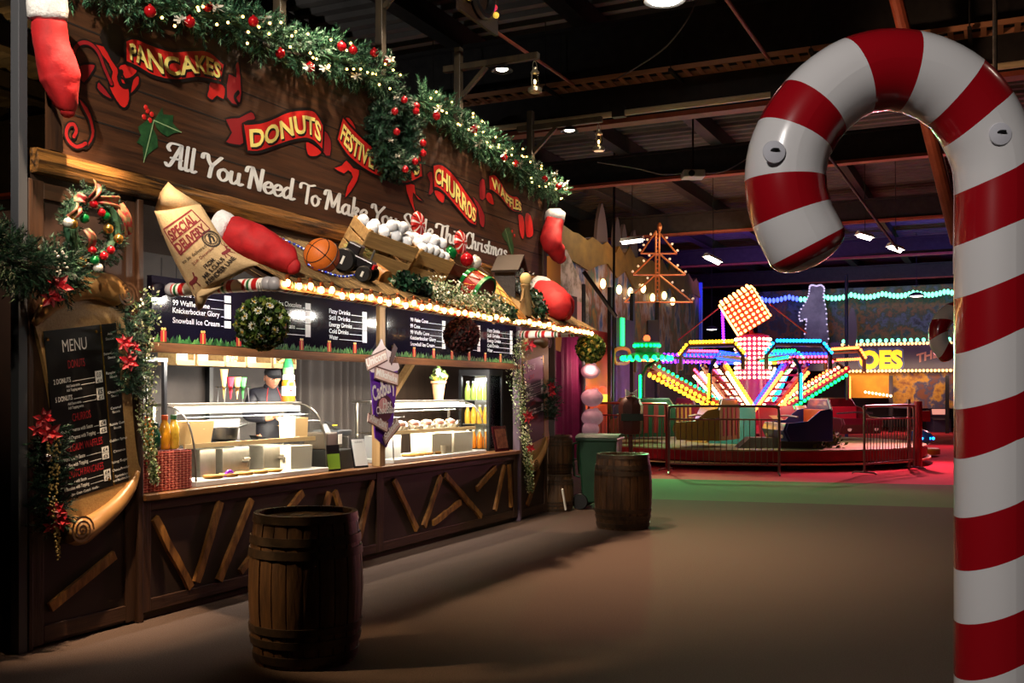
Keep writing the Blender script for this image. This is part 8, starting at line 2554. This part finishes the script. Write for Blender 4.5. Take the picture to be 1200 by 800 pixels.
mb = MB(); mb.prism(pl2, FD - 0.06, FD - 0.01, lambda x, y, z: Vector((x, z, y))); part('yellow_valance', mb, mat('valance_ochre', (128, 98, 30), 0.6, c2=(84, 64, 22), scale=2), t, rel=True)
mb = MB(); mb.box2((32.95, FD - 0.1, 0), (33.1, FD, 6.0)); part('blue_edge', mb, mat('blue_edge', (40, 60, 190), 0.4, emit=0.3), t, rel=True)
mb = MB()
for i in range(7):
    mb.ball((22.0 + 1.2 * i + rnd.uniform(-.2, .2), FD - 0.12, 5.0 + rnd.uniform(-0.15, 0.15)), 0.09, 8, 6, (1, 1, 1.6))
part('lamp_bulbs', mb, mat('facade_lamp', (255, 214, 140), emit=5), t, rel=True, kind='stuff')
lamp('facade_light', 'AREA', (23.0, 2.2, 6.6), 95, (1.0, 0.8, 0.55), FS, (24.0, FD, 3.4), 8.0, 0.3)
# grey ghostly cut-outs on the facade roof
for k, (px, py, h_) in enumerate(((706, 282, 1.5), (724, 285, 1.1), (732, 290, 1.0), (744, 296, 1.0))):
    c = ps(px, py, FD + 0.3)
    mb = MB()
    S = smooth_pts([Vector(q) for q in ((-0.3, -0.9), (-0.34, -0.2), (-0.26, 0.3), (-0.12, 0.62), (0.0, 0.75), (0.12, 0.6), (0.26, 0.3), (0.34, -0.2), (0.3, -0.9))], 3, True)
    mb.prism([(p.x, p.y) for p in S], 0, 0.1, lambda x, y, z: c + Vector((x * h_, z, y * h_)))
    solo('ghost_cutout', mb, mat('cutout_grey', (84, 78, 88), 0.7), 'grey pointed cut-out standing on the facade roof, %s from the left' % ('first', 'second', 'third', 'fourth')[k], 'cut-out', FS)
# booths in front of the facade: sunset panel, lilac wall, dark openings
def zramp(name, stops, z0, z1):
    m = bpy.data.materials.new(name); m.use_nodes = True; nt = m.node_tree; b = nt.nodes['Principled BSDF']; b.inputs['Roughness'].default_value = 0.5
    tc = nt.nodes.new('ShaderNodeTexCoord'); sx = nt.nodes.new('ShaderNodeSeparateXYZ'); mr = nt.nodes.new('ShaderNodeMapRange'); rp = nt.nodes.new('ShaderNodeValToRGB')
    mr.inputs['From Min'].default_value = z0; mr.inputs['From Max'].default_value = z1
    nt.links.new(tc.outputs['Object'], sx.inputs[0]); nt.links.new(sx.outputs[2], mr.inputs['Value']); nt.links.new(mr.outputs[0], rp.inputs[0]); nt.links.new(rp.outputs[0], b.inputs['Base Color'])
    e = rp.color_ramp.elements; e[0].color = lin(stops[0][1]); e[0].position = stops[0][0]; e[1].position = stops[-1][0]; e[1].color = lin(stops[-1][1])
    for p, c in stops[1:-1]:
        k = e.new(p); k.color = lin(c)
    return m


def panel_px(name, x0, x1, y0, y1, d, m, label, cat, th=0.12):
    a, b = ps(x0, y0, d), ps(x1, y0, d); z1 = a.z; z0 = max(0.0, ps((x0 + x1) / 2, y1, d).z)
    mb = MB(); mb.box2((a.x, d, z0), (b.x, d + th, z1)); return solo(name, mb, m, label, cat, FS)


panel_px('sunset_panel', 684, 716, 385, 540, 3.8, zramp('sunset_paint', [(0.0, (150, 40, 90)), (0.35, (220, 90, 70)), (0.55, (240, 150, 60)), (0.75, (214, 80, 60)), (1.0, (150, 40, 60))], 0.0, 3.8), 'orange and red sunset painted panel left of the ride', 'painted panel')
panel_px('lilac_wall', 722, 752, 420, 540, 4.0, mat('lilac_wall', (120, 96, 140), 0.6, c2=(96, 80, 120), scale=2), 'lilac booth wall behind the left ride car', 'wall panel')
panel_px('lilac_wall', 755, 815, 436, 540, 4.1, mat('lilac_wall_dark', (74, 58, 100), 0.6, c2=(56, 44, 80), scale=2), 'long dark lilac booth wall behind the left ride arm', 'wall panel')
panel_px('yellow_sign_strip', 684, 713, 462, 473, 3.7, mat('strip_yellow', (255, 200, 60), emit=1.6), 'glowing yellow strip on the sunset panel', 'sign', 0.06)
t = thing('red_lamp_row', 'row of three red lamps above the glowing yellow strip', 'lights', ps(697, 460, 3.6), FS)
for x in (688, 697, 706):
    mb = MB(); mb.ball(ps(x, 457, 3.64), 0.1, 10, 8); part('red_lamp', mb, mat('red_lamp', (255, 70, 40), emit=2.2), t, rel=True, smooth=True)
for x, lab in ((715, 'dark post at the right edge of the sunset panel'), (741, 'dark post in front of the lilac booth wall')):
    p = ps(x, 470, 3.55); mb = MB(); mb.box2((p.x - 0.08, 3.5, 0), (p.x + 0.08, 3.6, 4.6)); solo('booth_post', mb, M_bk, lab, 'post', FS)
q = ps(741, 380, 3.4)
mb = MB(); mb.tube(smooth_pts([ps(722, 425, 3.3), ps(720, 412, 3.3), ps(728, 408, 3.3), ps(737, 411, 3.3), ps(736, 424, 3.3)], 5, True), 0.05, 6, closed=True); solo('yellow_hoop', mb, mat('hoop_yellow', (210, 150, 40), 0.4), 'yellow rounded hoop frame left of the green lit canopy', 'hoop', FS)
panel_px('green_neon', 729, 732, 372, 405, 3.4, mat('neon_green', (40, 255, 120), emit=2.5), 'thin upright green neon tube left of the ride', 'neon light', 0.05)
panel_px('dark_booth_board', 722, 742, 372, 418, 3.45, mat('booth_dark', (34, 28, 40), 0.5), 'dark board carrying the thin green neon tube', 'board')
panel_px('pink_booth', 671, 686, 352, 420, 3.2, mat('booth_pink', (206, 150, 150), 0.6), 'pale pink booth side with a blue edge behind the thatch end', 'booth')
lamp('booth_wash', 'POINT', ps(706, 430, 2.2), 70, (1.0, 0.62, 0.4), FS, None, 0.2)
lamp('booth_wash', 'POINT', ps(775, 470, 2.6), 40, (0.7, 0.5, 1.0), FS, None, 0.2)
t = thing('house_front', 'white house shaped scenery with pointed roof painted on the facade end', 'scenery', ps(668, 400, 4.2), FS)
q = [ps(x, y, 4.2) for x, y in ((655, 420), (655, 300), (664, 292), (690, 350), (690, 420))]
mb = MB(); mb.prism([(p.x, p.z) for p in q], 4.2, 4.3, lambda x, y, z: Vector((x, z, y))); part('front', mb, mural('pale_mural', [(190, 170, 160), (160, 150, 160), (120, 110, 90), (200, 190, 180)], 2.0), t, rel=True)

# ================================================================== ATTRACTION AT THE BACK
UB = 42.0
bk = lambda px, py, du=0.0: pu(px, py, UB + du)
t = thing('arcade_stand', 'long dark arcade stand at the back with bulb lined purple fascia reading OES THE', 'attraction', bk(1040, 490), FS)


def bk_quad(x0, x1, y0, y1, du, th=0.1):
    a, b = bk(x0, y0, du), bk(x1, y0, du); z1 = a.z; z0 = bk(x0, y1, du).z
    return MB().box2((UB + du, a.y, max(0, z0)), (UB + du + th, b.y, z1))


part('mural_board', bk_quad(888, 1260, 342, 406, 0.3), mural('mural_fantasy', [(24, 26, 40), (60, 40, 30), (30, 50, 60), (110, 60, 30), (40, 50, 30), (70, 70, 100), (24, 24, 34)], 0.8), t, rel=True)
fa = part('fascia', bk_quad(888, 1260, 403, 435, 0.0), mat('fascia_purple', (44, 26, 56), 0.4, c2=(30, 18, 40), scale=1.5), t, rel=True)
ed = bk(1000, 419)


def bk_text(s, x0, x1, y0, h_px, m, d=-0.05, bold=0.06, skew=0.0):
    a, b = bk(x0, y0), bk(x1, y0); zz = a.z; h = h_px / 1200 * 45
    mb = MB(); put_text(mb, s, lambda x, y: Vector((UB + d, a.y + (b.y - a.y) * x, zz + y + skew * x)), 0, 1, 0, h, bold); return mb


part('lettering', bk_text('OES', 1007, 1058, 431, 20, None), mat('letters_yellow', (250, 206, 40), emit=0.6), fa, rel=True)
part('letter_shadow', bk_text('OES', 1005, 1060, 432, 22, None, -0.03, 0.12), mat('letters_blue', (60, 70, 120), 0.4), fa, rel=True)
part('small_lettering', bk_text('THE', 1074, 1100, 425, 10, None, -0.04, 0.03, 0.25), mat('letters_brown', (150, 96, 80), 0.4), fa, rel=True)
for nm, y, m_, r_, n_ in (('bulb_row', 404, mat('bulb_row_warm', (255, 190, 120), emit=3), 0.07, 60), ('bulb_row', 435, MATS['bulb_row_warm'], 0.07, 60), ('green_bulb_row', 400, mat('bulb_row_green', (120, 255, 200), emit=2.5), 0.09, 36)):
    a, b = bk(985, y, -0.1), bk(1260, y, -0.1); b.z = a.z
    mb = MB(); bulbs(mb, a, b, n_, r_); part(nm, mb, m_, fa, rel=True, kind='stuff')
a, b = bk(992, 437, 0.4), bk(1043, 437, 0.4); part('yellow_panel', bk_quad(994, 1042, 437, 466, 0.4), mural('yellow_panel', [(60, 50, 30), (226, 160, 30), (236, 176, 40), (220, 150, 30)], 0.5), t, rel=True)
part('picture_panel', bk_quad(1043, 1260, 437, 478, 0.5), mural('mural_beach', [(90, 60, 40), (60, 50, 90), (140, 90, 50), (200, 150, 50), (60, 70, 110), (120, 70, 50)], 0.9), t, rel=True)
part('back_wall', bk_quad(888, 1260, 436, 498, 3.0), mat('arcade_dark', (28, 24, 30), 0.7), t, rel=True)
for x in (900, 993, 1044, 1110):
    a = bk(x, 440); mb = MB(); mb.box2((UB - 0.05, a.y - 0.08, 0), (UB + 0.1, a.y + 0.08, a.z)); part('pillar', mb, M_bk, t, rel=True)
mb = MB(); a, b = bk(1012, 459, -0.2), bk(1046, 464, -0.2); bulbs(mb, a, b, 8, 0.06); part('white_bulb_row', mb, G['w'], t, rel=True, kind='stuff')
lamp('arcade_light', 'AREA', (UB - 1.8, (bk(1050, 400).y), 6.4), 60, (0.9, 0.8, 0.8), FS, (UB, bk(1050, 400).y, 4.4), 9, 0.3)
lamp('arcade_light', 'AREA', (UB - 1.2, (bk(1050, 400).y), 2.9), 90, (1.0, 0.7, 0.45), FS, (UB + 0.5, bk(1050, 400).y, 2.0), 7, 0.3)
# scalloped bulb string over it
t = thing('bulb_garland', 'scalloped string of green and blue bulbs high over the arcade stand', 'string lights', bk(1000, 350), FS)
mg = MB(); mbb = MB(); wire = []
for i in range(84):
    x = 893 + (1270 - 893) * i / 83
    y = 351 - (x - 893) * 0.036 + 3.5 * abs(math.sin(x * 0.085)) - 2
    p = bk(x, y, -0.3); wire.append(p + Vector((0, 0, 0.08)))
    (mbb if x < 935 else mg).ball(p, 0.085, 6, 4, (1, 1, 1.5))
part('green_bulbs', mg, MATS['bulb_row_green'], t, rel=True, kind='stuff'); part('blue_bulbs', mbb, mat('bulb_row_blue', (70, 90, 255), emit=4), t, rel=True, kind='stuff')
mb = MB(); mb.tube(wire, 0.02, 4); part('wire', mb, M_bk, t, rel=True)
# bear and second cut-out on the fascia
S = [(949, 336), (952, 334), (957, 335), (962, 334), (966, 338), (965, 348), (968, 362), (969, 380), (969, 403), (944, 403), (944, 385), (945, 374), (938, 376), (937, 366), (944, 354), (948, 344)]
q = [bk(x, y, -0.5) for x, y in S]
t = thing('bear_cutout', 'white bear cut-out standing upright on the arcade fascia, outlined in bulbs', 'cut-out', bk(957, 403, -0.5), FS)
S2 = smooth_pts([Vector((p.y, p.z)) for p in q], 3, True)
mb = MB(); mb.prism([(p.x, p.y) for p in S2], UB - 0.5, UB - 0.25, lambda x, y, z: Vector((z, x, y))); part('bear', mb, mat('bear_shaded', (130, 130, 150), 0.7, c2=(60, 60, 86), scale=1.2), t, rel=True)  # grey tone and dark blotches put the bear's shading into its colour
mb = MB()
for i in range(0, len(S2), 1):
    mb.ball((UB - 0.53, S2[i].x, S2[i].y), 0.045, 6, 4)
part('outline_bulbs', mb, mat('bear_bulbs', (230, 220, 255), emit=0.5), t, rel=True, kind='stuff')
lamp('bear_light', 'POINT', bk(950, 372, -2.2), 14, (0.8, 0.8, 1.0), FS, None, 0.1)
q = [bk(x, y, -0.5) for x, y in ((998, 360), (1002, 366), (1004, 385), (1002, 404), (994, 404), (992, 384), (995, 368))]
mb = MB(); S2 = smooth_pts([Vector((p.y, p.z)) for p in q], 3, True); mb.prism([(p.x, p.y) for p in S2], UB - 0.5, UB - 0.3, lambda x, y, z: Vector((z, x, y))); solo('pale_cutout', mb, MATS['cutout_grey'], 'slim pale cut-out on the arcade fascia right of the white bear', 'cut-out', FS)
p = pf(975, 495); mb = MB(); mb.tube([Vector((pw(992, 400, 36).x, 36, 0)), pw(992, 322, 36)], 0.06, 8); solo('blue_pole', mb, mat('pole_blue', (40, 70, 150), 0.4), 'dark blue pole rising right of the white bear cut-out', 'pole')
mb = MB(); q = [pw(705 * 0 + 838, 350, 30), pw(838, 420, 30)]
a, b = pw(846, 352, 32), pw(848, 402, 32)
t = thing('violet_light_strand', 'upright strand of small violet lights left of the bulb covered cube', 'string lights', Vector((a.x, 32, b.z)))
mb = MB(); mb.tube([a, b], 0.015, 4); part('wire', mb, M_bk, t, rel=True)
mb = MB(); bulbs(mb, a, b, 16, 0.05); part('violet_bulbs', mb, G['p'], t, rel=True, kind='stuff')
mb = MB(); mb.tube([pw(866, 342, 27), pw(795, 398, 29)], 0.02, 5); solo('red_stay', mb, M_rred, 'thin red stay running down left from the bulb covered cube', 'cable')
mb = MB(); mb.tube([pw(902, 356, 27), pw(945, 390, 28.5)], 0.02, 5); solo('red_stay', mb, M_rred, 'thin red stay running down right from the bulb covered cube', 'cable')
# small machines between the ride and the arcade stand
for k, (x, y, h_, c_) in enumerate(((1010, 500, 1.3, (206, 110, 100)), (1032, 501, 1.0, (190, 80, 90)), (1052, 499, 1.4, (120, 60, 60)), (915, 497, 1.2, (210, 160, 50)), (1100, 497, 1.1, (60, 60, 90)))):
    p = pf(x, max(y, 500)) if k < 4 else pf(1100, 506)
    t = thing('arcade_machine', 'small %s amusement machine behind the ride, %s' % (('pink', 'rose', 'dark red', 'yellow', 'slate')[k], ('left of the right barrier top', 'seen over the right barrier', 'near the red post', 'behind the blue ride car', 'beyond the kiddie ride')[k]), 'arcade machine', p)
    mb = MB(); mb.prism([(-0.4, 0), (0.4, 0), (0.4, h_), (0.1, h_), (-0.05, h_ * 0.6), (-0.4, h_ * 0.5)], -0.4, 0.4, lambda x, y, z: Vector((z, x, y))); part('cabinet', mb, mat('machine_%d' % k, c_, 0.4), t, bevel=0.02)
    mb = MB(); mb.box((0, -0.02, h_ * 0.82), (0.6, 0.02, h_ * 0.22), rx(-0.3).to_3x3()); part('screen', mb, mat('screen_%d' % k, (255, 170, 150), emit=0.8), t)
lamp('machine_glow', 'POINT', pf(1030, 508) + Vector((0, 0, 1.9)), 60, (1.0, 0.5, 0.45), FW, None, 0.2)
